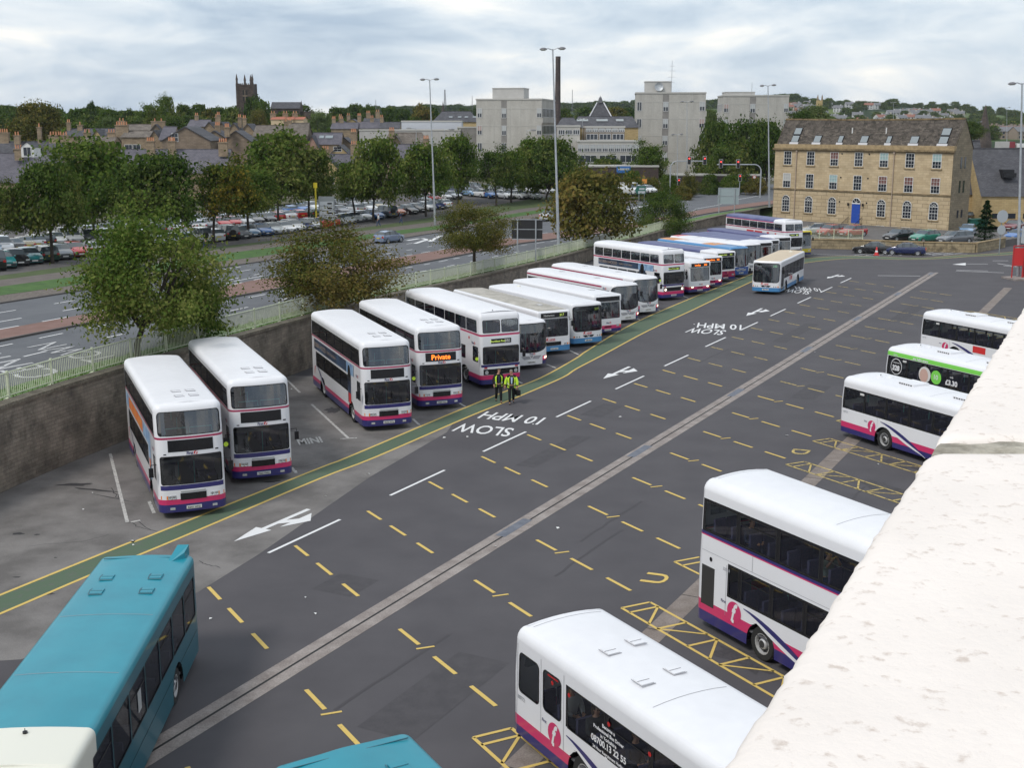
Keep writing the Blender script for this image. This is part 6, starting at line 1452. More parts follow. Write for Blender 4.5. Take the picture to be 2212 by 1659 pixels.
def car_parts(kind):
    if kind in CARMESH: return CARMESH[kind]
    c,body,gl,rings,zb=make_car(kind); L_,W_=c['L'],c['W']; P=[]
    st=c['st']; wr=.31 if kind not in('off-roader','van') else .37
    wx=(.17*L_+.1,.81*L_)
    # dark pillars and sills added to the body
    P.append(('body',body.mesh('body',[CARP_M],smooth=True,ang=28,merge=True),None))
    for (nm,sg),mb in gl.items():
        if nm=='side_window':
            g0,g1=c['glass']; 
            for i in range(g0+1,g1): 
                a,b=rings[i][3],rings[i][4]; mb.tube([(a[0],a[1]*sg*1.005,a[2]),(b[0],b[1]*sg*1.005,b[2])],.022,4,1)
        P.append((nm,mb.mesh(nm,[CGLS,CTRIM]),None))
    for x in wx:
        for sg in(-1,1):
            m=MB(); o=(-x,sg*(W_/2-.02),wr); m.lathe([(wr+.05,-.3),(wr+.05,.012)],o,(0,sg,0),16,1); m.lathe([(0,-.2),(wr,-.2),(wr,.0),(wr*.68,.02)],o,(0,sg,0),16,0); m.lathe([(wr*.68,.02),(wr*.5,.0),(0,.03)],o,(0,sg,0),12,2)
            m.lathe([(wr+.05,.012),(wr,.0)],o,(0,sg,0),16,1); P.append(('wheel',m.mesh('wheel',[TYR,CTRIM,HUBC],smooth=True,ang=40),None))
    zf=st[0][1]
    for sg in(-1,1):
        m=MB(); m.box((-.06,sg*W_*.34,zf-.03),(.16,.30,.13)); P.append(('headlight',m.mesh('headlight',[LAMP]),None))
        m=MB(); zr=st[-1][1]; m.box((-L_+.06,sg*W_*.37,zr+.02),(.16,.22,.18)); P.append(('tail_light',m.mesh('tail_light',[TLR]),None))
        m=MB(); m.box((-.30*L_,sg*(W_/2+.06),st[3][1]+.04),(.12,.16,.11)); P.append(('mirror',m.mesh('mirror',[CARP_M]),None))
    m=MB(); m.box((-.045,0,.38+(.1 if kind=='off-roader' else 0)),(.12,W_*.80,.20)); P.append(('bumper',m.mesh('bumper',[CTRIM]),None))
    m=MB(); m.box((.02,0,.40),(.03,.5,.11)); P.append(('number_plate',m.mesh('number_plate',[PLW]),None)); m=MB(); m.box((-L_-.0,0,.62),(.04,.5,.12)); P.append(('number_plate',m.mesh('number_plate',[PLY]),None))
    m=MB(); m.bbox(-L_*.96,-L_*.04,-W_*.44,W_*.44,.16,.3); P.append(('underbody',m.mesh('underbody',[UNDERB]),None))  # near-black pan closing the car's underside
    if kind=='off-roader':
        m=MB(); m.lathe([(0,-.0),(.34,0),(.34,-.2),(.2,-.24),(0,-.22)],(-L_,.1,1.0),(1,0,0),14); P.append(('spare_wheel',m.mesh('spare_wheel',[TYR]),None))
    CARMESH[kind]=P; return P
def lump(kind):
    """all parts of a small distant car in one mesh"""
    k='_'+kind
    if k in CARMESH: return CARMESH[k]
    bm=bmesh.new(); mats=[]
    for nm,me,_ in car_parts(kind):
        off=[]
        for mt in me.materials:
            if mt not in mats: mats.append(mt)
            off.append(mats.index(mt))
        s=len(bm.faces); bm.from_mesh(me); bm.faces.ensure_lookup_table()
        for f in bm.faces[s:]: f.material_index=off[f.material_index] if f.material_index<len(off) else 0
    me=bpy.data.meshes.new('car'); bm.to_mesh(me); bm.free()
    for mt in mats: me.materials.append(mt)
    CARMESH[k]=me; return me
def car(kind,col,loc,h,label,group=None,full=True,name=None):
    nm=name or {'hatchback':'hatchback_car','saloon':'saloon_car','estate':'estate_car','off-roader':'off_road_car','van':'van'}[kind]
    c=(*CARCOL[col],1)
    if full:
        r=empty(nm,loc,h,label,'van' if kind=='van' else 'car',group)
        for pn,me,_ in car_parts(kind):
            o=bpy.data.objects.new(pn,me); COL.objects.link(o); o.parent=r; o.color=c
    else:
        r=bpy.data.objects.new(nm,lump(kind)); COL.objects.link(r); r.location=loc; r.rotation_euler=(0,0,h); r.color=c; tag(r,label,'van' if kind=='van' else 'car',group)
    return r
GCP='cars parked in the tree-lined car park'
ORD='first second third fourth fifth sixth seventh eighth ninth tenth eleventh twelfth thirteenth fourteenth fifteenth sixteenth seventeenth eighteenth nineteenth twentieth'.split()
def ordn(i):
    if i<20: return ORD[i]
    t=['twenty','thirty','forty','fifty'][(i+1)//10-2]; u=(i+1)%10
    return (t+'-'+ORD[u-1]) if u else {'twenty':'twentieth','thirty':'thirtieth','forty':'fortieth','fifty':'fiftieth'}[t]
def row(fn,x0,x1,step,cols,head,rowname,full):
    P=[U(x0+(x1-x0)*i/200,fn(x0+(x1-x0)*i/200),.05) for i in range(201)]; Q=walk(P,step)
    for i,q in enumerate(Q):
        s=cols[i] if i<len(cols) else None
        if s=='-': continue
        if s is None: kind,col=rnd.choice(('hatchback','hatchback','saloon','estate','hatchback')),rnd.choice(('white','silver','silver','pale silver','grey','black','red','grey','pale silver','blue','navy','white','pale blue'))
        else: kind,col=s[0],s[1]
        d=1 if rnd.random()<.62 else -1
        if s is not None and len(s)>2: d=s[2]
        h=head+(0 if d>0 else PI)+rnd.uniform(-.05,.05); f=Vector((math.cos(h),math.sin(h),0)); off=CARS[kind]['L']/2
        car(kind,col,q+f*off+f*rnd.uniform(-.3,.3),h,'%s %s, %s along from the left in the %s'%(col,kind,ordn(i),rowname),GCP,full)
    return len(Q)
H='hatchback';S='saloon';E='estate';O='off-roader'
HD=-.92
r1=curve([(-30,585),(0,579),(150,556),(300,538),(460,521),(620,502),(760,480),(880,462),(962,448)])
row(r1,-22,965,2.75,[(O,'black',-1),(H,'teal',1),(H,'black',1),(H,'teal',1),(E,'dark green',-1),(H,'grey'),(H,'red'),(H,'silver'),(S,'silver'),(H,'white'),(E,'navy'),(H,'white',-1),(E,'silver',-1),(H,'dark green',-1),(O,'white',-1),(E,'silver',-1),(O,'black',-1),(H,'grey',1),(H,'pale blue',1),(H,'blue',1),(H,'pale silver',1),(H,'white'),(E,'white'),(H,'navy'),(H,'silver'),(S,'red'),(H,'red'),(S,'silver',1),(H,'pale silver',1),(H,'silver',1),(E,'white',1),(H,'blue',1),(O,'grey',-1),(H,'orange',1),(H,'black',1),(H,'black',1),(H,'silver',1)],HD,'row beside the grass bank',True)
r2=curve([(-30,556),(0,550),(110,530),(190,522),(300,510),(460,494),(600,478),(690,468),(800,456),(880,442),(990,428)])
row(r2,-22,985,2.8,[(H,'pale blue',1),(O,'silver',1),(S,'black',-1),(S,'gold',-1),(E,'silver',-1),(H,'black',-1),(S,'pale silver',1),(H,'silver'),(H,'grey'),(H,'white'),(H,'dark red'),(S,'navy'),(H,'silver'),(H,'black',-1),(S,'silver',-1),(H,'white',-1),(H,'white',-1),(H,'grey'),(H,'red',1),(H,'red',1),(S,'silver',1),(H,'grey',1),(S,'black',1),(H,'red',-1),(S,'white',-1),(H,'red',-1),(H,'dark green',-1),(H,'navy'),(S,'grey',1),(E,'silver',-1),(S,'pale silver',1),(H,'gold',1)]+['-']*4+[(S,'grey',1),(S,'red',1),(H,'white',1),(S,'silver',1),(H,'silver',1)],HD,'middle row under the trees',True)
r3=curve([(120,520),(190,510),(260,500),(380,490),(520,478),(600,466),(700,452),(760,446)])
row(r3,140,770,2.9,[(S,'silver'),(S,'gold'),(H,'silver'),(E,'silver'),(S,'black'),(E,'pale silver')],HD,'third row under the trees',False)
r4=curve([(985,420),(1060,428),(1180,431)]); row(r4,990,1185,2.7,[],HD,'row beyond the grass mound',False)
r5=curve([(985,408),(1060,415),(1190,418)]); row(r5,1000,1190,2.8,[],HD,'farthest row beyond the grass mound',False)
b=U(838,524,.05); car(H,'grey blue',b+Vector((1.2,1.5,0)),R(58),'grey blue hatchback driving on the far carriageway by the second rail-side tree')
b=U(1197,474,.05); car(S,'silver',b+Vector((.5,1,0)),R(62),'silver saloon driving away beyond the black sign back')
b=U(226,612,.05); car(S,'black',b,R(-112),'dark saloon on the far carriageway, mostly hidden by the nearest tree')
for i,(x,y) in enumerate(((1378,421),(1397,418),(1413,418))): b=FP(x,y,215); car('van' if i==0 else H,'white',b,R(-60),('white van','white hatchback next to the van','white hatchback farthest from the van')[i]+' queuing under the traffic signals',None,False)
b=FP(1452,418,228); car(H,'white',b,R(-20),'white hatchback waiting behind the crossing pedestrians',None,False)
TZZ=TZ+.0
def fc(px,py,z,kind,col,h,label): b=G(px,py,z); c=CARS[kind]['L']/2; f=Vector((math.cos(h),math.sin(h),0)); car(kind,col,b+f*c,h,label,'cars around the stone building')
fc(1762,505,TZ,S,'silver',R(178),'silver saloon on the forecourt, left of the two red hatchbacks'); fc(1793,509,TZ,H,'red',R(215),'red hatchback on the forecourt, left one of the pair'); fc(1841,510,TZ,H,'red',R(213),'red hatchback on the forecourt below the blue door')
fc(1940,519,TZ,H,'black',R(212),'black hatchback on the forecourt below the basement window'); fc(1997,522,TZ,H,'green',R(212),'green hatchback on the forecourt between black and grey cars'); fc(2062,525,TZ,E,'grey',R(208),'grey estate on the forecourt beside the conifer'); fc(2090,508,TZ,H,'pale blue',R(240),'pale blue hatchback behind the grey estate')
fc(1886,547,0,S,'black',R(158),'black saloon parked below the low wall, behind the traffic cone'); fc(1955,549.5,0,S,'navy',R(160),'navy saloon parked below the low wall')
fc(2190,497,.6,S,'dark red',R(230),'dark red saloon at the right edge behind the round signs'); fc(2198,519,.3,H,'blue',R(215),'blue hatchback at the right edge behind the round signs'); fc(2160,478,.8,O,'dark green',R(240),'dark off-roader in front of the slate roofed building'); fc(2092,478,.9,H,'black',R(240),'black hatchback behind the stone building gable')
# traffic cone, bins
b=G(1944.5,0) if False else G(1945-0,565) if False else G(1945-0,0) if False else G(1945,561)
b=G(1946,559) if False else G(1852+91,553) if False else G(1893,551)
cn=empty('traffic_cone',b,0,'orange and white traffic cone beside the black saloon','traffic cone'); m=MB(); m.lathe([(.24,.04),(.17,.35)],(0,0,0),(0,0,1),14,0); m.lathe([(.17,.35),(.13,.55)],(0,0,0),(0,0,1),14,1); m.lathe([(.13,.55),(.05,.95),(0,.95)],(0,0,0),(0,0,1),14,0); m.build('cone',[REDB,WHB],cn,smooth=True); m=MB(); m.bbox(-.28,.28,-.28,.28,0,.05); m.build('base',[REDB],cn)
GBIN=mat('bin green',(.01,.11,.08),.5)
for i,(x,y) in enumerate(((2098,495),(2118,494))):
    b=G(x,y,.6); r=empty('wheeled_bin',b,R(20),('green wheeled bin beside the stone building gable','green wheeled bin behind the conifer')[i],'bin','green wheeled bins'); m=MB(); m.add([(-.6,-.5,.1),(.6,-.5,.1),(.6,.5,.1),(-.6,.5,.1),(-.7,-.6,1.3),(.7,-.6,1.3),(.7,.6,1.3),(-.7,.6,1.3)],[(0,1,5,4),(1,2,6,5),(2,3,7,6),(3,0,4,7)]); m.build('body',[GBIN],r); m=MB(); m.bbox(-.75,.75,-.65,.65,1.3,1.42); m.build('lid',[GBIN],r)
# ================================================================== TREES
BARK=mat('tree bark',(.035,.028,.022),.95,scale=6,col2=(.07,.055,.045),bump=.5)
LG=leaf_mat('maple leaves green',[(.024,.052,.010),(.058,.106,.019),(.115,.155,.034),(.24,.24,.075)])
LD=leaf_mat('dark green leaves',[(.020,.043,.010),(.046,.084,.018),(.090,.125,.031),(.20,.20,.062)])
LA=leaf_mat('autumn brown leaves',[(.036,.056,.013),(.080,.095,.024),(.14,.115,.034),(.22,.16,.055)])
LO_=leaf_mat('olive golden leaves',[(.030,.040,.012),(.085,.095,.024),(.16,.14,.040),(.27,.18,.055)])
LY=leaf_mat('yellowing leaves',[(.03,.055,.014),(.06,.095,.02),(.15,.14,.028),(.36,.22,.03)])
LL=leaf_mat('light green leaves',[(.05,.085,.03),(.09,.13,.045),(.13,.17,.06),(.19,.22,.09)])
LF=leaf_mat('conifer needles',[(.012,.028,.012),(.02,.045,.018),(.035,.065,.028)])
def crown_mesh(seed,nclump,nleaf,ls,rz=.8,spray=.5,flat=.35,inner=.15,taper=.45):
    """unit crown, leaves gathered in sprays along the outer shell"""
    r=random.Random(seed); vs=[];fs=[]; cl=[]
    lob=[(r.uniform(0,2*PI),r.uniform(-.3,.8),r.uniform(.15,.35)) for _ in range(7)]
    for k in range(nclump):
        t=r.uniform(0,2*PI); cz=1-2*((k+.5)/nclump)*.92; cz=max(-.75,cz); s=math.sqrt(max(0,1-cz*cz)); d=Vector((math.cos(t)*s,math.sin(t)*s,cz))
        rr=r.uniform(.35,1.0)**.6
        for a,z,w in lob:
            q=Vector((math.cos(a)*math.sqrt(1-min(.99,z*z)),math.sin(a)*math.sqrt(1-min(.99,z*z)),z)); rr*=1+w*1.1*max(0,d.dot(q)-.75)/.25-.04
        c=Vector((d.x*rr,d.y*rr,d.z*rr*rz)); tp=1-taper*max(0,c.z/rz); c.x*=tp; c.y*=tp
        if c.z<-flat*rz: c.z=-flat*rz+r.uniform(-.08,.05)
        cl.append((c,d))
    for c,d in cl:
        out_=Vector((d.x,d.y,d.z*.3)).normalized() if d.length>.1 else Vector((1,0,0)); sc1=r.uniform(.12,.22); ln=sc1*(1+spray*r.uniform(.5,2.0))
        for _ in range(nleaf):
            u=Vector((r.gauss(0,1),r.gauss(0,1),r.gauss(0,.62)))*sc1*.62; u+=out_*(r.random()**1.5)*ln*.8-out_*ln*.2; p=c+u
            nrm=(Vector((r.gauss(0,.7),r.gauss(0,.7),r.gauss(.55,.6)))+d*.5).normalized(); a=nrm.orthogonal().normalized(); a.rotate(Matrix.Rotation(r.uniform(0,2*PI),3,nrm)); b_=nrm.cross(a); l=ls*r.uniform(.6,1.35)
            k=len(vs); vs+=[tuple(p-a*l*.5-b_*l*.06),tuple(p+b_*l*.36),tuple(p+a*l*.6-nrm*l*.12),tuple(p-b_*l*.36-a*l*.05)]; fs.append((k,k+1,k+2,k+3))
    for _ in range(int(nclump*nleaf*inner)):
        t=r.uniform(0,2*PI); z=r.uniform(-.35,.75); rad=r.random()**.5*.72*math.sqrt(max(.05,1-z*z)); p=Vector((math.cos(t)*rad,math.sin(t)*rad,z*rz)); nrm=Vector((r.gauss(0,1),r.gauss(0,1),r.gauss(0,1))).normalized(); a=nrm.orthogonal().normalized(); b_=nrm.cross(a); l=ls*1.5; k=len(vs)
        vs+=[tuple(p-a*l*.5),tuple(p+b_*l*.4),tuple(p+a*l*.5),tuple(p-b_*l*.4)]; fs.append((k,k+1,k+2,k+3))
    def pc(a,q): a=sorted(a); return a[int(len(a)*q)]
    ext=[(pc([v[i] for v in vs],.004),pc([v[i] for v in vs],.996)) for i in range(3)]; hh=(1,1,rz)
    vs=[tuple((v[i]-(a+b)/2)/((b-a)/2)*hh[i] for i,(a,b) in enumerate(ext)) for v in vs]
    me=bpy.data.meshes.new('crown'); me.from_pydata(vs,[],fs); return me,[c for c,_ in cl]
CR={}
def get_crown(key,matl):
    k=(key,matl.name)
    if k in CR: return CR[k]
    if ('base',key) not in CR:
        kind,seed=key
        CR[('base',key)]={'near':lambda:crown_mesh(seed,105,190,.036,spray=1.3,rz=.85,flat=.45,inner=.06,taper=.6),'open':lambda:crown_mesh(seed,125,170,.036,spray=1.6,rz=.85,flat=.35,inner=.03,taper=.35),'mid':lambda:crown_mesh(seed,85,80,.060,spray=.45,rz=.85,flat=.5,inner=.18),'far':lambda:crown_mesh(seed,46,40,.11,spray=.3,rz=.85,flat=.6,inner=.3)}[kind]()
    me,cl=CR[('base',key)]; m2=me.copy(); m2.materials.append(matl); CR[k]=(m2,cl); return CR[k]
def tree(base,cx,cz,rx,ry,rz_,kind,matl,label,group=None,seed=0,trunk=.16,name='tree',forks=6,lean=None):
    """crown centre (cx world vector), radii; trunk from base with limbs into the crown"""
    me,cl=get_crown((kind,seed),matl); base=Vector(base); root=empty(name,base,0,label,'tree',group)
    c=Vector(cx)-base; r=random.Random(seed*7+int(abs(base.x)*10))
    o=bpy.data.objects.new('crown',me); COL.objects.link(o); o.parent=root; o.location=c; o.scale=(rx,ry,rz_/.85); o.rotation_euler=(0,0,r.uniform(0,6.28) if kind not in('near','open') else seed)
    m=MB(); fork=Vector((c.x*.25,c.y*.25,max(.6,c.z-rz_*.95))); n=8 if kind!='far' else 5
    m.tube([(0,0,-.2),(r.uniform(-.05,.05),r.uniform(-.05,.05),fork.z*.5),fork],[trunk*1.15,trunk*.9,trunk*.75],n)
    if kind!='far':
        for i in range(forks):
            a=2*PI*i/forks+r.uniform(-.4,.4); q=c+Vector((math.cos(a)*rx*r.uniform(.35,.7),math.sin(a)*ry*r.uniform(.35,.7),rz_*r.uniform(-.1,.6))); mid=fork.lerp(q,.5)+Vector((0,0,-.08*rz_))
            m.tube([fork,mid,q],[trunk*.6,trunk*.35,trunk*.12],6)
            for _ in range(2):
                q2=mid+Vector((r.uniform(-1,1)*rx*.4,r.uniform(-1,1)*ry*.4,r.uniform(.1,.5)*rz_)); m.tube([mid,q2],[trunk*.28,trunk*.08],4)
    m.build('trunk',[BARK],root,smooth=True); return root
def ptree(bx,Y,x0,x1,y0,y1,kind,matl,label,group=None,seed=0,base=None,trunk=.16,depthf=1.0,**k):
    """tree whose crown spans the given ground-plan width and height at distance Y"""
    c=FP((x0+x1)/2,(y0+y1)/2,Y); g_=1.04 if kind in('near','open') else (1.28 if group==GT else 1.2); rx=(x1-x0)/2*Y/2666*g_; rz_=(y1-y0)/2*Y/2666*(1.06 if kind=='near' else 1.02)
    if base is None: q=FP(bx,400,Y); base=Vector((q.x,Y,Zt(q.x,Y)))
    return tree(base,c,0,rx*.93,rx*.93*depthf,rz_,kind,matl,label,group,seed,trunk,**k)
GT='trees in a row along the car park'
def nearb(px,t): return Vector(onwall(px,t))
b=nearb(326,1.0); ptree(0,b.y,146,528,445,712,'near',LG,'large green tree behind the railing, nearest to the parked double deckers','trees along the railing',1,b,.17)
b2=nearb(392,1.2); ptree(0,b2.y,345,470,590,760,'mid',LD,'small dark green tree beside the largest tree, leaning over the wall','trees along the railing',5,b2,.09)
b=nearb(694,1.1); ptree(0,b.y,568,885,478,655,'open',LA,'brown autumn tree behind the railing above the parked double deckers','trees along the railing',2,b,.2)
b=nearb(1024,1.2); ptree(0,b.y,940,1112,437,545,'open',LO_,'rusty flat-topped tree behind the railing, left of the black sign back','trees along the railing',3,b,.16)
b=nearb(1262,1.4); ptree(0,b.y,1192,1368,366,512,'mid',LO_,'round golden olive tree behind the railing, right of the tallest lamp','trees along the railing',13,b,.2)
b=nearb(1418,1.6); ptree(0,b.y,1368,1497,414,505,'near',LD,'round dark tree behind the railing nearest the traffic signals','trees along the railing',6,b,.16)
RT=[(-8,575,-60,48,392,505,LD,'dark green tree cut by the left edge'),(113,573,26,190,350,500,LD,'dark tree with its trunk between the front parked cars at far left'),(204,526,104,292,300,482,LG,'tall bushy tree, third from the left edge in the car park row'),(338,540,245,415,332,482,LD,'broad dark tree behind the nearest tree'),(462,530,395,545,342,468,LY,'yellowing tree with golden top'),(537,516,470,590,365,458,LG,'low green tree right of the yellowing tree'),(601,493,515,690,284,432,LG,'tallest tree of the car park row, left of the grey board'),(668,490,622,716,322,425,LD,'slim dark tree just left of the grey board'),(766,483,700,800,340,432,LG,'light crowned tree just right of the grey board'),(807,483,745,882,298,434,LG,'bushy tree right of the grey board with crown at house roof level'),(920,471,858,978,310,424,LG,'tree whose trunk stands just left of the far verge lamp'),(990,443,925,1042,294,408,LG,'tree behind the far verge lamp'),(1072,449,1015,1110,318,406,LD,'tree with thin trunk on the left of the grass mound'),(1104,441,1070,1150,325,406,LG,'green tree in the middle of the grass mound'),(1137,433,1105,1205,298,408,LG,'larger tree on the grass mound'),(1180,438,1150,1255,300,412,LD,'dark tree on the right end of the grass mound')]
for i,(bx,by,x0,x1,y0,y1,mt,lb) in enumerate(RT):
    bb=U(bx,by-3); ptree(0,bb.y,x0,x1,y0,y1,'mid',mt,lb,GT,11+i%4,bb,.17,depthf=.8)
# mixed trees near the signals and blocks
for i,(bx,x0,x1,y0,y1,Y,mt,lb) in enumerate(((1408,1370,1450,306,392,235,LG,'round green tree in front of the middle concrete block'),(1535,1505,1590,262,400,262,LD,'dark tree right of the middle concrete block'),(1600,1548,1660,262,395,250,LD,'large dark tree in front of the farthest concrete block'),(1655,1620,1700,262,380,245,LD,'dark tree touching the left edge of the stone building'),(1565,1515,1620,310,408,240,LD,'lower dark tree below the farthest concrete block'),(1530,1512,1552,236,300,330,LL,'light green tree behind the middle concrete block'),(1303,1283,1325,306,345,255,LY,'small yellow green tree against the long window bands'),(1320,1300,1346,345,395,240,LG,'small green conical tree by the blue sign'),(1295,1262,1330,335,395,238,LD,'dark bush like tree left of the blue sign'),(1770,1725,1800,228,275,300,LL,'green tree rising behind the stone building roof'),(1715,1700,1760,240,285,290,LD,'dark tree behind the left end of the stone building roof'),(2100,2075,2125,262,300,330,LD,'dark trees over the slate roof at right'))):
    q=FP(bx,400,Y); ptree(bx,Y,x0,x1,y0,y1,'mid',mt,lb,'trees around the concrete blocks',11+i%4,None,.2)
# shrubs
for i,(x0,x1,y0,y1,Y,mt) in enumerate(((1300,1345,378,418,226,LD),(1340,1392,370,425,226,LG),(1385,1430,385,428,222,LO_),(1425,1470,380,432,226,LG),(1468,1515,375,430,224,LO_),(1510,1560,378,425,232,LD),(1555,1610,380,415,232,LG),(1605,1660,385,418,230,LO_),(1455,1500,400,436,216,LO_),(1225,1290,378,440,228,LD),(1180,1240,385,432,232,LG))):
    me,_=get_crown(('mid',11+i%4),mt); c=FP((x0+x1)/2,(y0+y1)/2,Y); o=bpy.data.objects.new('shrub',me); COL.objects.link(o); rx=(x1-x0)/2*Y/2666*1.15; rz_=(y1-y0)/2*Y/2666*1.1; o.location=c; o.scale=(rx,rx*.8,rz_/.85); o.rotation_euler=(0,0,i)
    tag(o,'%s shrub, %s from the left in the bank below the concrete blocks'%(('dark','green','golden')[(LD,LG,LO_).index(mt)],ordn(i)),'shrub','shrubs on the bank at the signals')
# conifer
b=G(2126,527,.4); root=empty('conifer_tree',b,0,'dark pointed conifer beside the low forecourt wall','tree'); r=random.Random(5); vs=[];fs=[]; Hc=(527-434)*155/2666
for k in range(4200):
    h=r.random()**.8*.95+.03; rad=(1-h)**.75*Hc*.34*(.75+.25*math.sin(h*60))*r.uniform(.3,1.05)**.5; t=r.uniform(0,2*PI); p=Vector((math.cos(t)*rad,math.sin(t)*rad,h*Hc-.18*rad)); d=Vector((math.cos(t),math.sin(t),-.25)); l=.22; s_=Vector((-math.sin(t),math.cos(t),r.uniform(-.5,.5)))*.06
    n0=len(vs); vs+=[tuple(p-d*l*.4-s_),tuple(p-d*l*.4+s_),tuple(p+d*l)]; fs.append((n0,n0+1,n0+2))
me=bpy.data.meshes.new('crown'); me.from_pydata(vs,[],fs); me.materials.append(LF); o=bpy.data.objects.new('crown',me); COL.objects.link(o); o.parent=root; m=MB(); m.tube([(0,0,-.3),(0,0,Hc*.9)],[.14,.03],6); m.build('trunk',[BARK],root)
# skyline trees
GS='trees on the skyline of the hill'
SK=[(20,48,236,275,430,LD),(75,92,222,300,300,LO_),(120,30,236,275,440,LD),(165,50,236,282,420,LG),(196,24,220,268,450,LD),(232,40,236,290,400,LG),(238,30,252,285,330,LL),(275,36,236,280,430,LD),(322,52,218,285,400,LG),(362,34,208,285,390,LG),(372,45,250,292,360,LD),(400,36,226,270,450,LD),(430,34,226,268,460,LD),(448,32,236,282,420,LA),(470,40,232,270,450,LD),(500,36,232,275,430,LG),(515,26,225,262,480,LD),(545,46,210,290,470,LD),(570,40,220,290,440,LG),(556,40,238,292,400,LO_),(620,36,240,270,560,LD),(655,36,228,270,580,LD),(695,54,242,290,380,LL),(735,48,232,268,500,LD),(772,40,226,266,520,LD),(800,34,228,268,500,LD),(838,44,232,268,480,LD),(872,40,236,272,470,LD),(915,46,226,278,430,LO_),(935,36,232,272,450,LD),(1002,20,232,245,900,LD),(1028,20,232,244,900,LD),(1220,30,235,262,500,LD),(1330,40,232,262,520,LO_),(1262,40,232,258,600,LD),(1360,30,232,258,560,LD)]
for i,(x,w_,y0,y1,Y,mt) in enumerate(SK):
    nm={LD:'dark',LG:'green',LO_:'olive brown',LL:'light green',LA:'russet'}[mt]
    ptree(x,Y,x-w_/2*1.15,x+w_/2*1.15,y0,y1+8,'mid' if Y<420 else 'far',mt,'%s tree, %s from the left on the hilltop skyline'%(nm,ordn(i)),GS,(11+i%4) if Y<420 else 21+i%3,None,.3)
# background woods on the slope below the skyline: low rounded masses of far trees
me,_=get_crown(('far',21),LD); me2,_=get_crown(('far',22),LG)
def wood(name,label,items,mt):
    vs=[];fs=[]; src=me
    co=[v.co.copy() for v in src.vertices]; fc_=[tuple(p.vertices) for p in src.polygons]
    for (p,rx,rz_,a) in items:
        b_=len(vs); M_=Matrix.Rotation(a,3,'Z')
        for v in co: q=M_@v; vs.append((p[0]+q.x*rx,p[1]+q.y*rx,p[2]+q.z*rz_/.85))
        for f in fc_: fs.append(tuple(b_+i for i in f))
    m=bpy.data.meshes.new(name); m.from_pydata(vs,[],fs); m.materials.append(mt); o=bpy.data.objects.new(name,m); COL.objects.link(o); tag(o,label,'woodland',None,'stuff')
def ridge(n,x0,x1,Y0,Y1,r0,r1,sd):
    r=random.Random(sd); o=[]
    for _ in range(n):
        px=r.uniform(x0,x1); Y=r.uniform(Y0,Y1); q=FP(px,250,Y); z=Zt(q.x,Y); rr=r.uniform(r0,r1); o.append(((q.x,Y,z+rr*.5),rr,rr*.8,r.uniform(0,6)))
    return o
wood('hill_wood','dense wood along the far ridge behind the town',ridge(240,720,1720,1700,1800,7,11,1)+ridge(90,1700,2230,1740,1800,5,8,2),LD)
wood('slope_wood','scattered woods and hedges on the far hillside at right',ridge(150,1690,2240,700,1650,3.5,8,3)+ridge(50,1000,1700,600,1500,5,8,7),LD)
wood('town_wood','green tree mass between the house roofs',ridge(60,-40,950,330,480,2.5,4.5,5),LG)
wood('town_trees','tree mass below the skyline left of the church',ridge(70,-40,640,400,520,3,5,6),LD)
# ================================================================== TOWN
CONCP=mat('concrete cladding',(.37,.355,.325),.95,scale=.6,col2=(.45,.435,.40),sc2=(8,.10),stretch=(1,1,.35)); CONCD=mat('darker concrete',(.20,.19,.18),.95,scale=.8,col2=(.26,.25,.235)); JOINT=mat('pale panel joint',(.44,.43,.40),.9)  # includes a darker concrete for stair strips and an end wall
CWIN=mat('office glass',(.035,.04,.05),.12,spec=.7); CBL=mat('office blind',(.42,.44,.44),.5); CBL2=mat('office blind pinkish',(.40,.30,.27),.5); CFR=mat('office frame',(.55,.55,.55),.5)
WHP_=mat('white cladding',(.50,.52,.56),.6); LGC=mat('pale rendered wall',(.40,.39,.37),.9,scale=.5,col2=(.46,.45,.43))
def wbox(parent,x0,x1,y,z0,z1,nm='window',mt=CWIN,bl=None,bars=1,side=None,frame=True):
    """glazing on a front face (y=const) or, with side, on a side face x=side"""
    m=MB(); 
    P=(lambda a,z,o:(a,y-o,z)) if side is None else (lambda a,z,o:(side[0]+side[1]*o,a,z))
    a0,a1=x0,x1
    q=[P(a0,z0,.03),P(a1,z0,.03),P(a1,z1,.03),P(a0,z1,.03)]; m.quad(*q)
    if bl: zz_=z0+(z1-z0)*.45; m.quad(P(a0,zz_,.045),P(a1,zz_,.045),P(a1,z1,.045),P(a0,z1,.045),1)
    o=m.build(nm,[mt,bl or mt],parent)
    if frame:
        f=MB(); t=.09
        for i in range(bars+1):
            a=a0+(a1-a0)*i/bars; c=[P(a-t/2,z0,.03),P(a+t/2,z0,.03),P(a+t/2,z1,.03),P(a-t/2,z1,.03)]; d=[P(a-t/2,z0,.09),P(a+t/2,z0,.09),P(a+t/2,z1,.09),P(a-t/2,z1,.09)]; f.add(c+d,[(4,5,6,7),(0,4,7,3),(1,2,6,5)])
        for z in(z0,z1): c=[P(a0,z-t/2,.10),P(a1,z-t/2,.10),P(a1,z+t/2,.10),P(a0,z+t/2,.10)]; f.quad(*c)
        f.build('frame',[CFR],o)
    return o
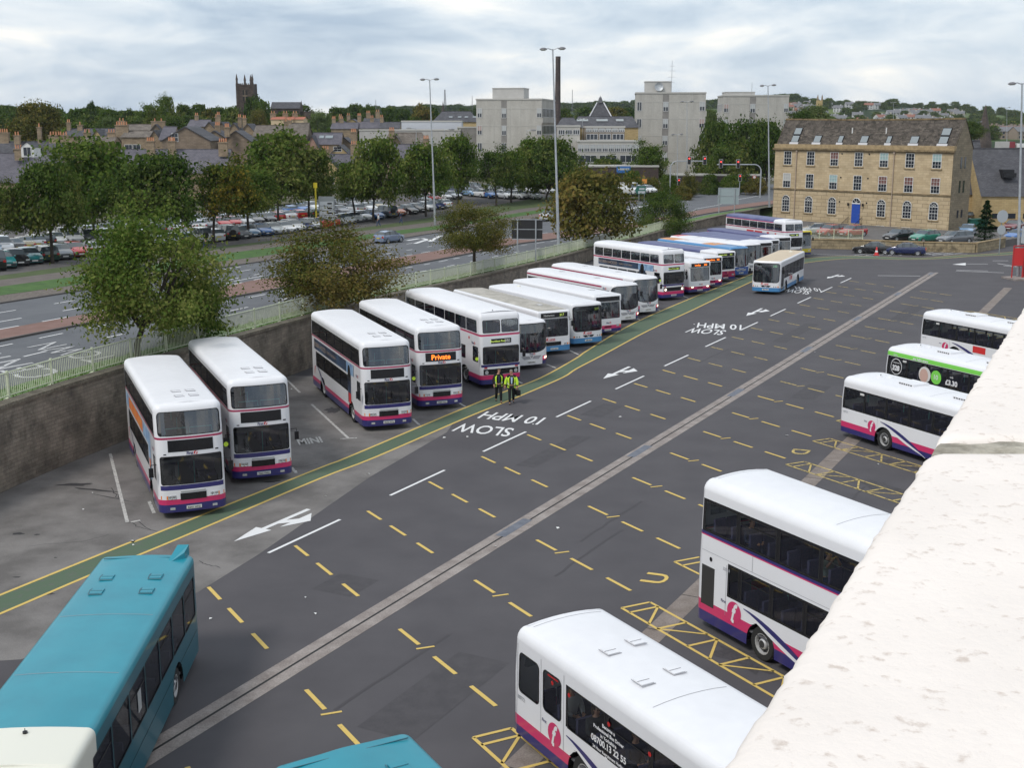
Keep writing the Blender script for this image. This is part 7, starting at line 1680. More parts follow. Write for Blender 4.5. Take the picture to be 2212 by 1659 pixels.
def block(px0,px1,ytop,Y,rz,depth,label,cols,floors=5,fh=3.62,base=30,roofbox=None,left=False,topoff=1.9):
    A=FP(px0,ytop,Y); w_=(px1-px0)*Y/2666/math.cos(rz); root=empty('concrete_block',(A.x,Y,0),rz,label,'building','pale concrete office blocks'); H=A.z
    m=MB(); m.bbox(0,w_,0,depth,-4,H); m.build('wall',[CONCP],root)
    m=MB(); m.bbox(-.12,w_+.12,-.12,depth+.12,H-.25,H+.05); m.build('roof_edge',[JOINT],root)
    z=H-topoff
    m=MB()
    for k in range(floors+1): m.bbox(-.03,w_+.03,-.035,.0,H-topoff-.55-fh*k+.35,H-topoff-.55-fh*k+.47); m.bbox(w_,w_+.035,0,depth,H-topoff-.2-fh*k,H-topoff-.1-fh*k)
    for fx in cols['joints']: m.bbox(w_*fx-.05,w_*fx+.05,-.04,0.0,-2,H-.3)
    m.build('panel_joints',[JOINT],root)
    # darker strip behind the stair windows
    s0,s1=cols['stair']; m=MB(); m.bbox(w_*s0,w_*s1,-.02,.05,-2,H-.4); m.build('stair_strip',[CONCD],root)
    r=random.Random(int(px0))
    for k in range(floors):
        zt=z-fh*k; bl=r.choice((None,CBL,CBL,None,CBL2))
        wbox(root,w_*(s0+.01),w_*(s1-.01),-.03,zt-2.1,zt-.15,bl=r.choice((None,CBL)),bars=2)
        for c0,c1 in cols['win']:
            wbox(root,w_*c0,w_*c1,0,zt-2.0,zt-.1,bl=r.choice((None,CBL,CBL,CBL2)),bars=2)
        sx_=w_ if not left else 0; sg=1 if not left else -1
        wbox(root,.6,depth-.5,0,zt-1.9,zt-.1,side=(sx_,sg),bl=None,bars=9)
        m=MB(); m.bbox(min(sx_,sx_+sg*.25),max(sx_,sx_+sg*.25),0,depth,zt-3.2,zt-2.05); m.build('spandrel',[CONCP],root)
    if roofbox:
        x0,x1,h=roofbox; m=MB(); m.bbox(w_*x0,w_*x1,2,8,H,H+h); m.bbox(w_*x0-.1,w_*x1+.1,1.9,8.1,H+h,H+h+.15); m.build('plant_room',[LGC],root)
    return root,w_,H
B1,w1,h1=block(1028.6,1166,213,272,-.2,17,'nearest pale concrete office block, left of the tallest lamp',dict(joints=(.27,.36,.52,.68,.83),stair=(.385,.47),win=((.02,.085),(.93,.995))),roofbox=(.22,.70,2.2))
B2,w2,h2=block(1374,1519.5,199,276,-.08,12,'tall pale concrete block with a rooftop dish, middle one of the three',dict(joints=(.09,.24,.62,.81),stair=(.385,.475),win=((.02,.085),(.915,.985))),floors=5,roofbox=(.13,.51,2.3))
B3,w3,h3=block(1562,1700,205,298,-.04,10,'pale concrete block farthest right, above the dark trees',dict(joints=(.08,.26,.60,.8),stair=(.41,.5),win=((.02,.09),(.93,.99))),floors=4,left=True,roofbox=(.05,.5,.7))
m=MB(); m.lathe([(0,0),(.5,.08),(.95,.3)],(w2*.33,1.7,h2+1.2),(0,-1,.2),16); m.tube([(w2*.33,1.9,h2),(w2*.33,1.8,h2+1.2)],.07,5); m.build('dish',[GALV],B2); m=MB(); m.tube([(w2*.51,1.6,h2),(w2*.51,1.6,h2+6.8)],.05,5)
for z,l in((2.2,.7),(3.3,.9),(4.6,.8),(5.6,.5)): m.tube([(w2*.51-l,1.6,h2+z),(w2*.51+l,1.6,h2+z)],.03,4)
m.build('aerial',[GALV],B2)
m=MB(); m.tube([(w3*.45,2,h3),(w3*.45,2,h3+3)],.05,5); m.build('aerial',[GALV],B3)
# slate / house materials
SLATE=brick_mat('welsh slate',(.065,.065,.075),(.10,.10,.11),(.045,.045,.05),.4,.22,.02,mode='roof',var=.22,vs=.6,bump=.3); SLATEB=brick_mat('brown stone slates',(.13,.11,.095),(.19,.165,.14),(.07,.06,.05),.45,.25,.02,mode='roof',var=.3,vs=.8,bump=.4)
SLATEP=brick_mat('purple grey slate',(.10,.095,.115),(.14,.13,.15),(.06,.06,.07),.4,.22,.02,mode='roof',var=.2,vs=.6,bump=.3)
HST=brick_mat('house stone',(.24,.18,.12),(.32,.245,.165),(.15,.12,.085),.7,.25,.02,var=.2,vs=.6,bump=.2); HSY=brick_mat('yellow house stone',(.42,.31,.15),(.50,.38,.20),(.30,.23,.13),.7,.25,.015,var=.12,vs=.6,bump=.15); HBR=brick_mat('brown render wall',(.19,.145,.105),(.24,.185,.135),(.13,.10,.075),.7,.25,.015,var=.2,vs=.6,bump=.2)
POT=mat('terracotta pot',(.50,.20,.10),.8,scale=5,col2=(.58,.30,.17)); HPK=mat('pinkish brick gable',(.30,.185,.145),.9,scale=2,col2=(.36,.23,.185))
DTR=brick_mat('dark stone walling',(.16,.125,.09),(.22,.175,.125),(.11,.085,.06),.6,.22,.02,var=.3,vs=.6,bump=.3)
def chimney(parent,x,y,z,h=1.8,w_=.9,pots=3,mt=None):
    m=MB(); m.bbox(x-w_/2,x+w_/2,y-.35,y+.35,z-1.0,z+h); m.bbox(x-w_/2-.1,x+w_/2+.1,y-.45,y+.45,z+h-.2,z+h); c=m.build('chimney',[mt or HST],parent); m=MB()
    for i in range(pots): px=x+(i-(pots-1)/2)*w_/max(1,pots)*.95; m.lathe([(.14,z+h),(.11,z+h+.6),(.15,z+h+.65),(.0,z+h+.6)],(px,y,0),(0,0,1),8)
    m.build('pots',[POT],c)
def house(px0,px1,yr,ye,Y,kind='slope',wall=None,roof=None,dep=7,ch=(),wins=(),label='house',drop=14,rz=0,sky=(),name='house',hip=0,cat='house',group='stone houses of the terraces'):
    wall=wall or HST; roof=roof or SLATE
    if group and Y<320: Y=205+(Y-138)*.85+(38 if px0>650 else 0)
    A=FP(px0,ye,Y); wd=(px1-px0)*Y/2666; zr=FP(px0,yr,Y+(dep/2 if kind=='slope' else 0)).z; ze=A.z
    root=empty(name,(A.x,Y,0),rz,label,cat,group); zb0=min(ze-3,Zt(A.x,Y)-1.0)
    m=MB(); m.bbox(0,wd,0,dep,zb0,ze)
    if kind=='slope' and not hip:
        for x,s_ in((0,-1),(wd,1)): f=[(x,0,ze),(x,dep,ze),(x,dep/2,zr-.05)]; m.add(f,[(0,1,2) if s_>0 else (2,1,0)])
    elif kind=='gable': m.add([(0,0,ze),(wd,0,ze),(wd/2,0,zr-.05)],[(0,1,2)]); m.add([(0,dep,ze),(wd,dep,ze),(wd/2,dep,zr-.05)],[(2,1,0)])
    m.build('wall',[wall],root); m=MB(); e=.25
    if kind=='slope':
        k=(zr-ze)/(dep/2); h0,h1=(hip*wd,wd-hip*wd) if hip else (-e*.4,wd+e*.4)
        m.quad((-e,-e,ze-e*k),(wd+e,-e,ze-e*k),(h1,dep/2,zr),(h0,dep/2,zr)); m.quad((wd+e,dep+e,ze-e*k),(-e,dep+e,ze-e*k),(h0,dep/2,zr),(h1,dep/2,zr))
        if hip: m.add([(-e,-e,ze-e*k),(-e,dep+e,ze-e*k),(h0,dep/2,zr)],[(2,1,0)]); m.add([(wd+e,-e,ze-e*k),(wd+e,dep+e,ze-e*k),(h1,dep/2,zr)],[(0,1,2)])
        m.bbox(h0,h1,dep/2-.14,dep/2+.14,zr-.08,zr+.08)
        r=m.build('roof',[roof],root)
        for fx,fy,sw,sh_ in sky:
            x=wd*fx; m=MB(); P=lambda xx,v:(xx,(dep/2)*v-.1,ze+(zr-ze)*v+.12); m.quad(P(x,fy),P(x+sw,fy),P(x+sw,fy+sh_),P(x,fy+sh_)); m.build('skylight',[SKYF],r)
    else:
        k=(zr-ze)/(wd/2); m=MB()
        for a,b in(((-e,ze-e*k),(wd/2,zr)),((wd/2,zr),(wd+e,ze-e*k))):
            m.quad((a[0],-e,a[1]),(b[0],-e,b[1]),(b[0],dep+e,b[1]),(a[0],dep+e,a[1])); m.quad((a[0],-e,a[1]-.18),(b[0],-e,b[1]-.18),(b[0],-e,b[1]),(a[0],-e,a[1]))
        r=m.build('roof',[roof],root)
    for c in ch: chimney(r,wd*c[0],dep*c[1],(zr if abs(c[1]-.5)<.3 or kind=='gable' else (zr+ze)/2)-.2,(c[2] if len(c)>2 else 1.5)*.85,(c[3] if len(c)>3 else 1.0)*1.3,c[4] if len(c)>4 else 3)
    for (fx,zo,ww,wh) in wins: window(root,wd*fx,ze-zo*1.35 if zo>0 else ze-zo,ww*1.35,wh*1.35,2,2,y=-.01,sill=False)
    return root
gh='stone houses of the terraces'
HS=[
 dict(px0=-45,px1=118,yr=330,ye=392,Y=150,roof=SLATEP,dep=11,ch=((.45,.3,1.2),),label='long purple slate roof behind the dark trees at the left edge'),
 dict(px0=-40,px1=78,yr=305,ye=345,Y=165,roof=SLATE,ch=((.2,.5,2.2,3.0,9),(.58,.35,1.6,.8,2)),label='dark slated house with a white dormer at far left'),
 dict(px0=72,px1=126,yr=304,ye=352,Y=162,roof=SLATE,ch=((.05,.5,3.2,.5,1),(.65,.5,1.5,1.6,4),(1.0,.5,1.5,1.2,3)),label='slate roofed house with brown gable right of the white dormer'),
 dict(px0=137,px1=202,yr=277,ye=293,Y=215,roof=SLATE,ch=((.05,.4,1.8,.6,2),(.42,.4,1.2,.8,1)),label='low dark roof with satellite dish below the light green tree'),
 dict(px0=200,px1=218,yr=279,ye=292,Y=213,kind='gable',wall=HSY,label='narrow cream gable between two dark roofs'),
 dict(px0=208,px1=252,yr=277,ye=291,Y=216,roof=SLATE,label='dark roof right of the narrow cream gable'),
 dict(px0=170,px1=240,yr=294,ye=312,Y=190,roof=SLATEB,ch=((.1,.5,1.2,1.0,3),(.85,.5,1.2,1.2,3)),label='brown roofed terrace behind the crown of the third tree'),
 dict(px0=246,px1=322,yr=268,ye=280,Y=240,roof=SLATEB,ch=((.1,.5,1.2,1.2,2),),label='long brown ridge below the big dark skyline tree'),
 dict(px0=322,px1=352,yr=267,ye=284,Y=235,kind='gable',wall=DTR,ch=((.5,.3,1.0,2.4,2),),label='dark house with broad chimney stack left of the big gable'),
 dict(px0=262,px1=330,yr=282,ye=295,Y=185,roof=SLATEB,ch=((-.1,.4,1.6,1.9,5),),wins=((.22,2.6,1.2,1.5),(.45,2.6,1.2,1.5)),label='brown roofed house with two white windows above the long slate roof'),
 dict(px0=318,px1=350,yr=280,ye=305,Y=183,kind='gable',wall=HST,label='brown gable end beside the two white windows'),
 dict(px0=236,px1=480,yr=322,ye=372,Y=152,roof=SLATEP,dep=13,ch=((.32,.3,2.0,1.1,4),(.49,.4,2.0,1.0,4),(.96,.3,1.8,1.2,4)),label='very long purple grey slate roof with three chimney stacks'),
 dict(px0=350,px1=452,yr=272,ye=302,Y=172,kind='gable',wall=HBR,dep=10,wins=((.27,.2,.9,1.1),),label='big brown gable with a single small window'),
 dict(px0=345,px1=372,yr=273,ye=300,Y=181,roof=SLATEP,label='slate roof side on the left of the big brown gable'),
 dict(px0=405,px1=448,yr=258,ye=272,Y=260,roof=SLATEP,ch=((.3,.5,1.5,.7,2),),label='pale ridged roof below the skyline left of the church'),
 dict(px0=436,px1=468,yr=262,ye=281,Y=232,kind='gable',wall=HST,ch=((.9,.3,1.5,.6,2),),label='brown gabled house, first of the stepped roofs'),
 dict(px0=466,px1=492,yr=262,ye=282,Y=228,kind='gable',wall=DTR,ch=((.1,.3,2.0,.6,2),),label='dark gabled house, second of the stepped roofs'),
 dict(px0=490,px1=520,yr=264,ye=284,Y=222,kind='gable',wall=HST,ch=((.8,.3,1.6,.6,2),),label='brown gabled house, third of the stepped roofs'),
 dict(px0=518,px1=552,yr=266,ye=286,Y=218,kind='gable',wall=HST,ch=((.2,.3,1.6,.6,2),),label='brown gabled house, fourth of the stepped roofs'),
 dict(px0=548,px1=622,yr=270,ye=292,Y=212,roof=SLATEB,ch=((.85,.5,1.2,.6,1),),label='long stone slate roof left of the broad brown chimney wall'),
 dict(px0=440,px1=486,yr=281,ye=296,Y=186,kind='gable',wall=HST,ch=((.55,.3,1.4,.8,3),),label='low gable with orange pots right of the big brown gable'),
 dict(px0=480,px1=540,yr=281,ye=303,Y=178,kind='gable',wall=HBR,ch=((.25,-.2,1.0,.7,3),),label='brown gable with white eaves in front of the stepped roofs'),
 dict(px0=620,px1=662,yr=265,ye=292,Y=208,kind='slope',wall=DTR,roof=SLATEB,ch=((.02,.5,.9,.6,2),),label='brown gabled house with broad wall and steel flues'),
 dict(px0=655,px1=694,yr=292,ye=330,Y=160,kind='gable',wall=HPK,dep=9,label='tall pinkish brown gable left of the skylight roof'),
 dict(px0=672,px1=734,yr=286,ye=310,Y=163,roof=SLATEP,sky=((.24,.45,1.0,.25),(.45,.45,1.6,.25)),label='slate roof with two pale skylights'),
 dict(px0=718,px1=768,yr=296,ye=316,Y=168,kind='gable',wall=DTR,ch=((.88,.2,1.6,.9,3),),label='dark gable right of the skylight roof'),
 dict(px0=714,px1=752,yr=312,ye=331,Y=152,kind='gable',wall=HSY,wins=((.4,-.4,1.2,.7),),label='small yellow gable with white window'),
 dict(px0=679,px1=727,yr=333,ye=360,Y=140,kind='gable',wall=HSY,ch=((.5,.1,1.4,1.1,3),),wins=((.28,2.9,.9,1.6),(.72,2.9,.9,1.6)),label='bright yellow stone gable with dark windows behind the grey board'),
 dict(px0=712,px1=766,yr=332,ye=360,Y=143,roof=SLATEP,ch=((.9,.5,2.5,1.1,3),),label='grey roof running right from the yellow gable'),
 dict(px0=826,px1=920,yr=286,ye=314,Y=170,roof=SLATEB,hip=.12,label='brown hipped roof in front of the pale flat roofed block'),
 dict(px0=832,px1=870,yr=286,ye=314,Y=166,kind='gable',wall=HST,roof=SLATEB,ch=((.4,-.1,.8,.9,3),),label='stone gable with orange pots on the brown hipped roof'),
 dict(px0=835,px1=925,yr=311,ye=345,Y=152,roof=SLATEP,ch=((.92,.4,1.6,.9,3),),label='grey slate roof among the tree crowns below the hipped roof'),
 dict(px0=715,px1=770,yr=264,ye=277,Y=260,roof=SLATEP,ch=((.05,.5,1.5,.8,3),(.35,.5,1.5,.8,2)),label='grey roof with two white gables, left of the pale block'),
 dict(px0=768,px1=822,yr=262,ye=276,Y=262,roof=SLATEP,ch=((.1,.5,2.2,.8,3),(.6,.5,1.5,.8,2)),label='grey roof with tall orange chimney, left of the pale block'),
 dict(px0=820,px1=862,yr=263,ye=276,Y=258,roof=SLATE,ch=((.05,.5,1.8,.7,2),),label='dark roof end just left of the pale block'),
 dict(px0=745,px1=775,yr=256,ye=264,Y=300,kind='gable',wall=HSY,ch=((.2,.3,1.5,.8,2),),label='tiny cream gable with chimney below the skyline'),
 dict(px0=785,px1=825,yr=254,ye=264,Y=300,roof=SLATE,ch=((.2,.5,2,1.0,3),(.7,.5,2.4,1.0,2)),label='dark roof with two tall stacks below the skyline'),
 dict(px0=722,px1=745,yr=258,ye=266,Y=310,kind='gable',wall=HSY,ch=((.5,.3,1.5,.8,2),),label='cream gable at the left end of the chimney row'),
]
for d in HS: house(**d)
for x0,x1,Y,lb in((585,612,360,'cream terrace end below the church, left piece'),(612,632,361,'cream terrace below the church, middle piece'),(633,655,362,'cream terrace below the church, right piece')):
    house(x0,x1,252,257,Y,wall=mat('cream house wall',(.55,.42,.28),.9),roof=mat('orange tiles',(.36,.13,.08),.9),ch=((0,.5,1.5,1.2,2),),label=lb)
r=house(28,62,312,322,158,kind='slope',roof=SLATE,label='slate roof carrying a white dormer at far left',dep=4)
A=FP(60,339,152); dm=empty('dormer',A,0,'white dormer window on the dark slate roof at far left','dormer'); m=MB(); m.add([(-.75,0,0),(.75,0,0),(.75,0,1.2),(0,0,1.75),(-.75,0,1.2),(-.75,2.5,0),(.75,2.5,0),(.75,2.5,1.2),(0,2.5,1.75),(-.75,2.5,1.2)],[(0,1,2,3,4),(1,6,7,2),(5,0,4,9)]); m.build('wall',[WINW],dm); m=MB(); m.quad((-.85,-.1,1.15),(0,-.1,1.8),(0,2.5,1.8),(-.85,2.5,1.15)); m.quad((0,-.1,1.8),(.85,-.1,1.15),(.85,2.5,1.15),(0,2.5,1.8)); m.build('roof',[SLATE],dm); window(dm,0,.15,.95,1.05,2,1,y=-.01,sill=False)
# pale flat roofed library block
def flat(px0,px1,yt,yb,Y,dep,mt,label,joints=0,name='flat_roofed_block',rz=0,winr=None,edge=True):
    A=FP(px0,yt,Y); wd=(px1-px0)*Y/2666/math.cos(rz); root=empty(name,(A.x,Y,0),rz,label,'building'); zb0=Zt(A.x,Y)-2; m=MB(); m.bbox(0,wd,0,dep,zb0,A.z); m.build('wall',[mt],root)
    if edge: m=MB(); m.bbox(-.1,wd+.1,-.1,dep,A.z-.3,A.z+.02); m.build('roof_edge',[JOINT],root)
    if joints:
        m=MB()
        for k in range(1,joints): m.bbox(wd*k/joints-.05,wd*k/joints+.05,-.04,0,zb0,A.z-.3)
        m.build('panel_joints',[JOINT],root)
    return root,wd,A.z
r,wd,z=flat(776,990,279,330,285,10,LGC,'long pale flat roofed block with blank panelled wall behind the trees',9,rz=-.02)
r,wd,z=flat(867,994,260,282,298,10,WHP_,'white upper storey above the long pale block',2,rz=.0)
r,wd,z=flat(988,1030,273,330,286,8,CONCD,'grey end wall between the pale block and the concrete tower')
r=house(935,1030,240,262,318,roof=SLATE,wall=HSY,hip=.18,dep=12,wins=((.72,4.2,1.3,2.6),(.92,4.2,1.3,2.6)),sky=((.35,.35,.9,.12),(.55,.35,.9,.12),(.7,.35,.9,.12),(.88,.35,.9,.12)),label='old yellow stone hall with hipped slate roof left of the concrete block',cat='building',group=None)
# old college building between the blocks
r=house(1245,1376,251,274,262,roof=SLATE,wall=HSY,dep=12,hip=.05,sky=((.02,.5,2.4,.2),(.34,.5,2.4,.2),(.66,.5,1.6,.2)),label='old stone college with mansard roof between the concrete blocks',cat='building',group=None); 
r=house(1207,1250,254,272,255,roof=SLATE,wall=HSY,dep=9,wins=((.38,4.0,1.8,2.6),),label='yellow stone wing with a white framed window by the tall lamp',cat='building',group=None,hip=.2)
A=FP(1297,251,270); tr=empty('roof_lantern',A,0,'pyramid roof with white edges and finial on the old college','roof turret'); m=MB(); k=270/2666
m.add([(-23*k,0,0),(23*k,0,0),(23*k,5,0),(-23*k,5,0),(-6*k,2.2,29*k),(8*k,2.2,29*k)],[(0,1,5,4),(1,2,5),(2,3,4,5),(3,0,4)]); m.build('roof',[SLATE],tr); m=MB(); m.tube([(-23*k,-.1,0),(-6*k,2.1,29*k)],.14,5); m.tube([(23*k,-.1,0),(8*k,2.1,29*k)],.14,5); m.build('edge_flashing',[LEAD],tr); m=MB(); m.bbox(-3*k,5*k,1.8,2.8,28*k,36*k); m.lathe([(.25,36*k),(.35,38*k),(0,43*k)],(1*k,2.3,0),(0,0,1),8); m.build('finial',[LANT],tr); m=MB(); m.bbox(-22*k,22*k,.1,4.9,-10*k,0); m.build('drum_wall',[DTR],tr)
def bands(px0,px1,Y,rows,label,wallm,dep=8,yt=None,n=8,rz=0):
    root,wd,z=flat(px0,px1,yt,400,Y,dep,wallm,label,name='windowed_block',edge=True,rz=rz)
    for (y0,y1,nn,mt) in rows:
        z1=FP(px0,y0,Y).z; z0=FP(px0,y1,Y).z
        for i in range(nn):
            a=wd*(i+.08)/nn; b=wd*(i+.92)/nn; wbox(root,a,b,0,z0,z1,bl=mt,bars=3)
    return root,wd
bands(1265,1348,250,[(277,284,6,CBL),(289,301,3,None)],'old stone block with two rows of white framed windows between the concrete blocks',mat('weathered stone band',(.20,.17,.14),.9,scale=1,col2=(.27,.23,.19)),yt=272)
bands(1248,1378,243,[(312,327,10,CBL),(335,350,3,None)],'long pale concrete range with ribbon windows between the concrete blocks',CONCP,yt=303,dep=6)
bands(1205,1252,246,[(280,290,3,None)],'low concrete link beside the nearest concrete block',CONCP,yt=270,dep=6)
r,wd,z=flat(1235,1420,357,420,232,4,mat('dark brick boundary',(.05,.035,.03),.9,scale=2,col2=(.075,.055,.05)),'dark brick boundary wall with a blue sign below the college',name='boundary_wall'); r['category']='wall'
b=FP(1348,366,231.7); s=empty('blue_sign',(b.x,231.7,b.z),0,'blue rectangular sign on the dark brick wall','sign'); m=MB(); kk=231.7/2666; m.bbox(-16*kk,14*kk,-.08,-.02,-7*kk,7*kk); m.build('panel',[mat('sign blue',(.03,.14,.42),.4)],s); m=MB(); m.bbox(-13*kk,11*kk,-.10,-.085,-1*kk,3*kk); m.build('lettering',[CBL],s)
flat(1440,1640,376,430,238,4,mat('dark boundary 2',(.045,.035,.03),.9),'dark wall behind the hedge and right traffic signals',name='boundary_wall')
# slate roofed building on the right
def roofbig(px0,px1,yr,ye,Y,label,**k): return house(px0,px1,yr,ye,Y,wall=HSY,roof=SLATE,dep=k.pop('dep',12),label=label,name='slate_roofed_building',cat='building',group=None,**k)
r=roofbig(2078,2131,303,414,180,'steep slate roofed wing beside the stone building gable',rz=0,dep=9); m=MB(); m.bbox(2.5,3.4,-.2,-.02,-1,5.2); m.build('yellow_panel',[mat('yellow panel',(.60,.42,.03),.5)],r)
r=roofbig(2122,2300,320,420,176,'broad slate roofed building with a dark roof vent at the right edge',dep=12)
m=MB(); m.bbox(3.1,5.2,-.05,0.0,2.0,2.9); 
for x in (1.6,3.6,6.0): w_=MB(); w_.bbox(x,x+1.3,-.06,-.01,1.6,2.3); w_.build('window',[WGL],r)
dd=MB(); dd.bbox(3.3,4.9,1.6,3.4,8.2,8.35); dd.bbox(3.2,5.0,1.0,1.4,7.3,7.9); dd.bbox(3.3,4.9,1.6,3.0,7.2,8.2); dd.build('roof_vent',[BLK],r)
dp=MB(); dp.tube([(7.2,-.2,-1),(7.2,-.2,5)],.12,6); dp.build('downpipe',[BLK],r)
r=empty('roof_units',FP(2170,318,188),0,'grey and red plant boxes on the roof at the right edge','roof plant'); m=MB(); k=188/2666; m.bbox(-10*k,10*k,0,2,-2*k,12*k,0); m.bbox(10*k,22*k,0,2,-2*k,12*k,1); m.bbox(26*k,60*k,0,2,0,8*k,2); m.build('boxes',[LGC,mat('red plant',(.22,.04,.05),.7),WINW],r)
house(2172,2240,325,350,260,kind='gable',wall=HBR,label='distant brown gable at the right edge above the slate roof')
# church with tower
CHS=brick_mat('sooty church stone',(.055,.04,.035),(.10,.075,.06),(.04,.032,.03),.6,.25,.02,var=.4,vs=.6,bump=.3)
A=FP(533,290,470); k=470/2666; ch=empty('church',(A.x,470,0),.0,'dark stone church with four pinnacled tower on the skyline','church'); zt=FP(533,182,470).z; z0=Zt(A.x,470)-3
m=MB(); w_=17.5*k; m.bbox(-w_,w_,0,2*w_,z0,zt); m.build('tower',[CHS],ch); tw=ch.children[0]
m=MB()
for sx_,sy in((-1,0),(1,0),(-1,1),(1,1)):
    x=sx_*(w_-.25); y=.25 if sy==0 else 2*w_-.25; m.bbox(x-.45,x+.45,y-.45,y+.45,z0,zt+.4)
m.build('buttress',[CHS],tw)
for sx_,sy in((-1,0),(1,0),(-.36,1),(.36,1)):
    x=sx_*(w_-.2); y=.2 if sy==0 else 2*w_-.2; p=MB(); p.lathe([(.42,zt),(.36,zt+1.6),(.5,zt+1.7),(.05,zt+3.9),(0,zt+3.9)],(x if sy==0 else sx_*w_,y,0),(0,0,1),6); p.build('pinnacle',[CHS],tw)
m=MB()
for i in range(9): x=-w_+2*w_*(i+.25)/9; m.bbox(x,x+w_/9,-.05,.2,zt,zt+.5)
m.bbox(-w_,w_,-.1,.1,zt-.5,zt); m.build('battlement',[CHS],tw); m=MB(); m.bbox(-.9,.9,-.06,-.01,zt-6.0,zt-2.0); m.build('belfry_window',[DARK],tw); m=MB(); m.bbox(-.9,.9,-.1,-.065,zt-4.2,zt-3.9); m.bbox(-.1,.1,-.12,-.07,zt-6,zt-2); m.build('tracery',[HST],tw); m=MB(); m.lathe([(0,0),(1.0,0),(1.0,.1),(0,.1)],(0,-.12,zt-9.5),(0,1,0),16); m.build('clock',[SLATE],tw)
zn=FP(600,233,470).z; m=MB(); xa,xb=FP(575,0,470).x-A.x,FP(640,0,470).x-A.x; m.bbox(xa,xb,0,7,z0,zn); m.bbox(xb,xb+4.5,1,6,z0,zn-1.2); m.add([(xb,0,zn),(xb,7,zn),(xb,3.5,zn+3)],[(0,1,2)]); m.build('nave_wall',[CHS],ch); m=MB(); m.quad((xa,-.3,zn-.1),(xb,-.3,zn-.1),(xb,3.5,zn+2.3),(xa,3.5,zn+2.3)); m.quad((xb,7.3,zn-.1),(xa,7.3,zn-.1),(xa,3.5,zn+2.3),(xb,3.5,zn+2.3)); m.build('nave_roof',[SLATE],ch)
m=MB()
for i in range(5): x=xa+(xb-xa)*(i+.5)/5; m.bbox(x-.5,x+.5,-.05,-.01,zn-2.6,zn-.8)
m.build('nave_windows',[DARK],ch)
# tall chimney, masts, spires
A=FP(1204,330,325); zt=FP(1202,121,325).z; c=empty('tall_chimney',(A.x,325,0),0,'tall dark brick chimney behind the tallest street lamp','chimney'); m=MB(); m.lathe([(.95,Zt(A.x,325)-2),(.64,zt-3),(.64,zt),(.4,zt),(.5,zt-.3)],(0,0,0),(0,0,1),16); m.build('shaft',[brick_mat('sooty chimney brick',(.05,.04,.04),(.10,.07,.06),(.07,.06,.06),.5,.18,.02,var=.4,vs=.25,bump=.2)],c,smooth=True)
def mast_(px,y0,y1,Y,label,w_=.5,spire=False):
    A=FP(px,y1,Y); r=empty('spire' if spire else 'radio_mast',A,0,label,'church spire' if spire else 'mast'); H=(y1-y0)*Y/2666; m=MB()
    if spire: m.lathe([(w_,-6),(w_,0),(0,H)],(0,0,0),(0,0,1),8); m.build('spire',[CHS],r); return
    for a in range(3): x,y=math.cos(a*2.1)*w_,math.sin(a*2.1)*w_; m.tube([(x,y,-8),(x*.25,y*.25,H)],w_*.09+.04,4)
    for j in range(14):
        z=H*j/14; s_=w_*(1-.75*j/14)
        m.tube([(math.cos(0)*s_,0,z),(math.cos(2.1)*s_,math.sin(2.1)*s_,z+H/14),(math.cos(4.2)*s_,math.sin(4.2)*s_,z),(s_,0,z+H/14)],w_*.06+.03,4)
    m.build('lattice',[LANT],r)
mast_(961,195,232,900,'lattice radio mast on the skyline left of the concrete block',1.3); mast_(1236,195,235,1400,'thin radio mast on the far ridge',.9); mast_(812,216,238,1100,'thin mast on the skyline above the town roofs',.5); mast_(1020,208,236,600,'short aerial left of the nearest concrete block',.2)
mast_(957,218,236,880,'small black spire beside the radio mast',1.0,True)
mast_(2123,228,310,560,'dark church spire on the hillside near the right edge',4.0,True)
A=FP(1770,246,420); t=empty('church_tower',(A.x,420,0),0,'slim pale church tower with pinnacles behind the stone building','tower'); k=420/2666; m=MB(); zt=FP(1770,216,420).z; m.bbox(-5.5*k,5.5*k,0,11*k,Zt(A.x,420)-2,zt); m.build('tower',[HSY],t)
for sx_ in(-1,1): m=MB(); m.lathe([(.3,zt),(.25,zt+1),(0,zt+2)],(sx_*4.6*k,.3,0),(0,0,1),6); m.build('pinnacle',[HST],t)
# far houses on the right hillside
FW=[mat('far wall white',(.50,.50,.49),.9),mat('far wall cream',(.50,.46,.38),.9),mat('far wall brown',(.26,.21,.17),.9)]; FRF=[mat('far roof grey',(.16,.16,.17),.9),mat('far roof red',(.24,.11,.08),.9)]
hm={}
def farhouse(x,Y,wi,ri,sc_,rz,label):
    k=(wi,ri)
    if k not in hm:
        m=MB(); m.bbox(-5,5,-3.5,3.5,-3,4.5,0); m.add([(-5,-3.5,4.5),(-5,3.5,4.5),(-5,0,7)],[(0,1,2)],0); m.add([(5,-3.5,4.5),(5,3.5,4.5),(5,0,7)],[(2,1,0)],0); m.quad((-5.3,-3.9,4.3),(5.3,-3.9,4.3),(5.3,0,7.1),(-5.3,0,7.1),1); m.quad((5.3,3.9,4.3),(-5.3,3.9,4.3),(-5.3,0,7.1),(5.3,0,7.1),1); m.bbox(2,3,-.5,.5,6.5,8.2,0)
        for wx in(-3.2,0,3.0):
            for wz in(.6,2.8): m.bbox(wx-.6,wx+.6,-3.56,-3.5,wz,wz+1.2,2)
        hm[k]=m.mesh('house',[FW[wi],FRF[ri],WGL])
    q=FP(x,250,Y); o=bpy.data.objects.new('hillside_house',hm[k]); COL.objects.link(o); o.location=(q.x,Y,Zt(q.x,Y)); o.scale=(sc_,)*3; o.rotation_euler=(0,0,rz); tag(o,label,'house','houses on the far hillside')
r=random.Random(3); n=0; wn=['white','cream','brown']; rn=['grey','red']
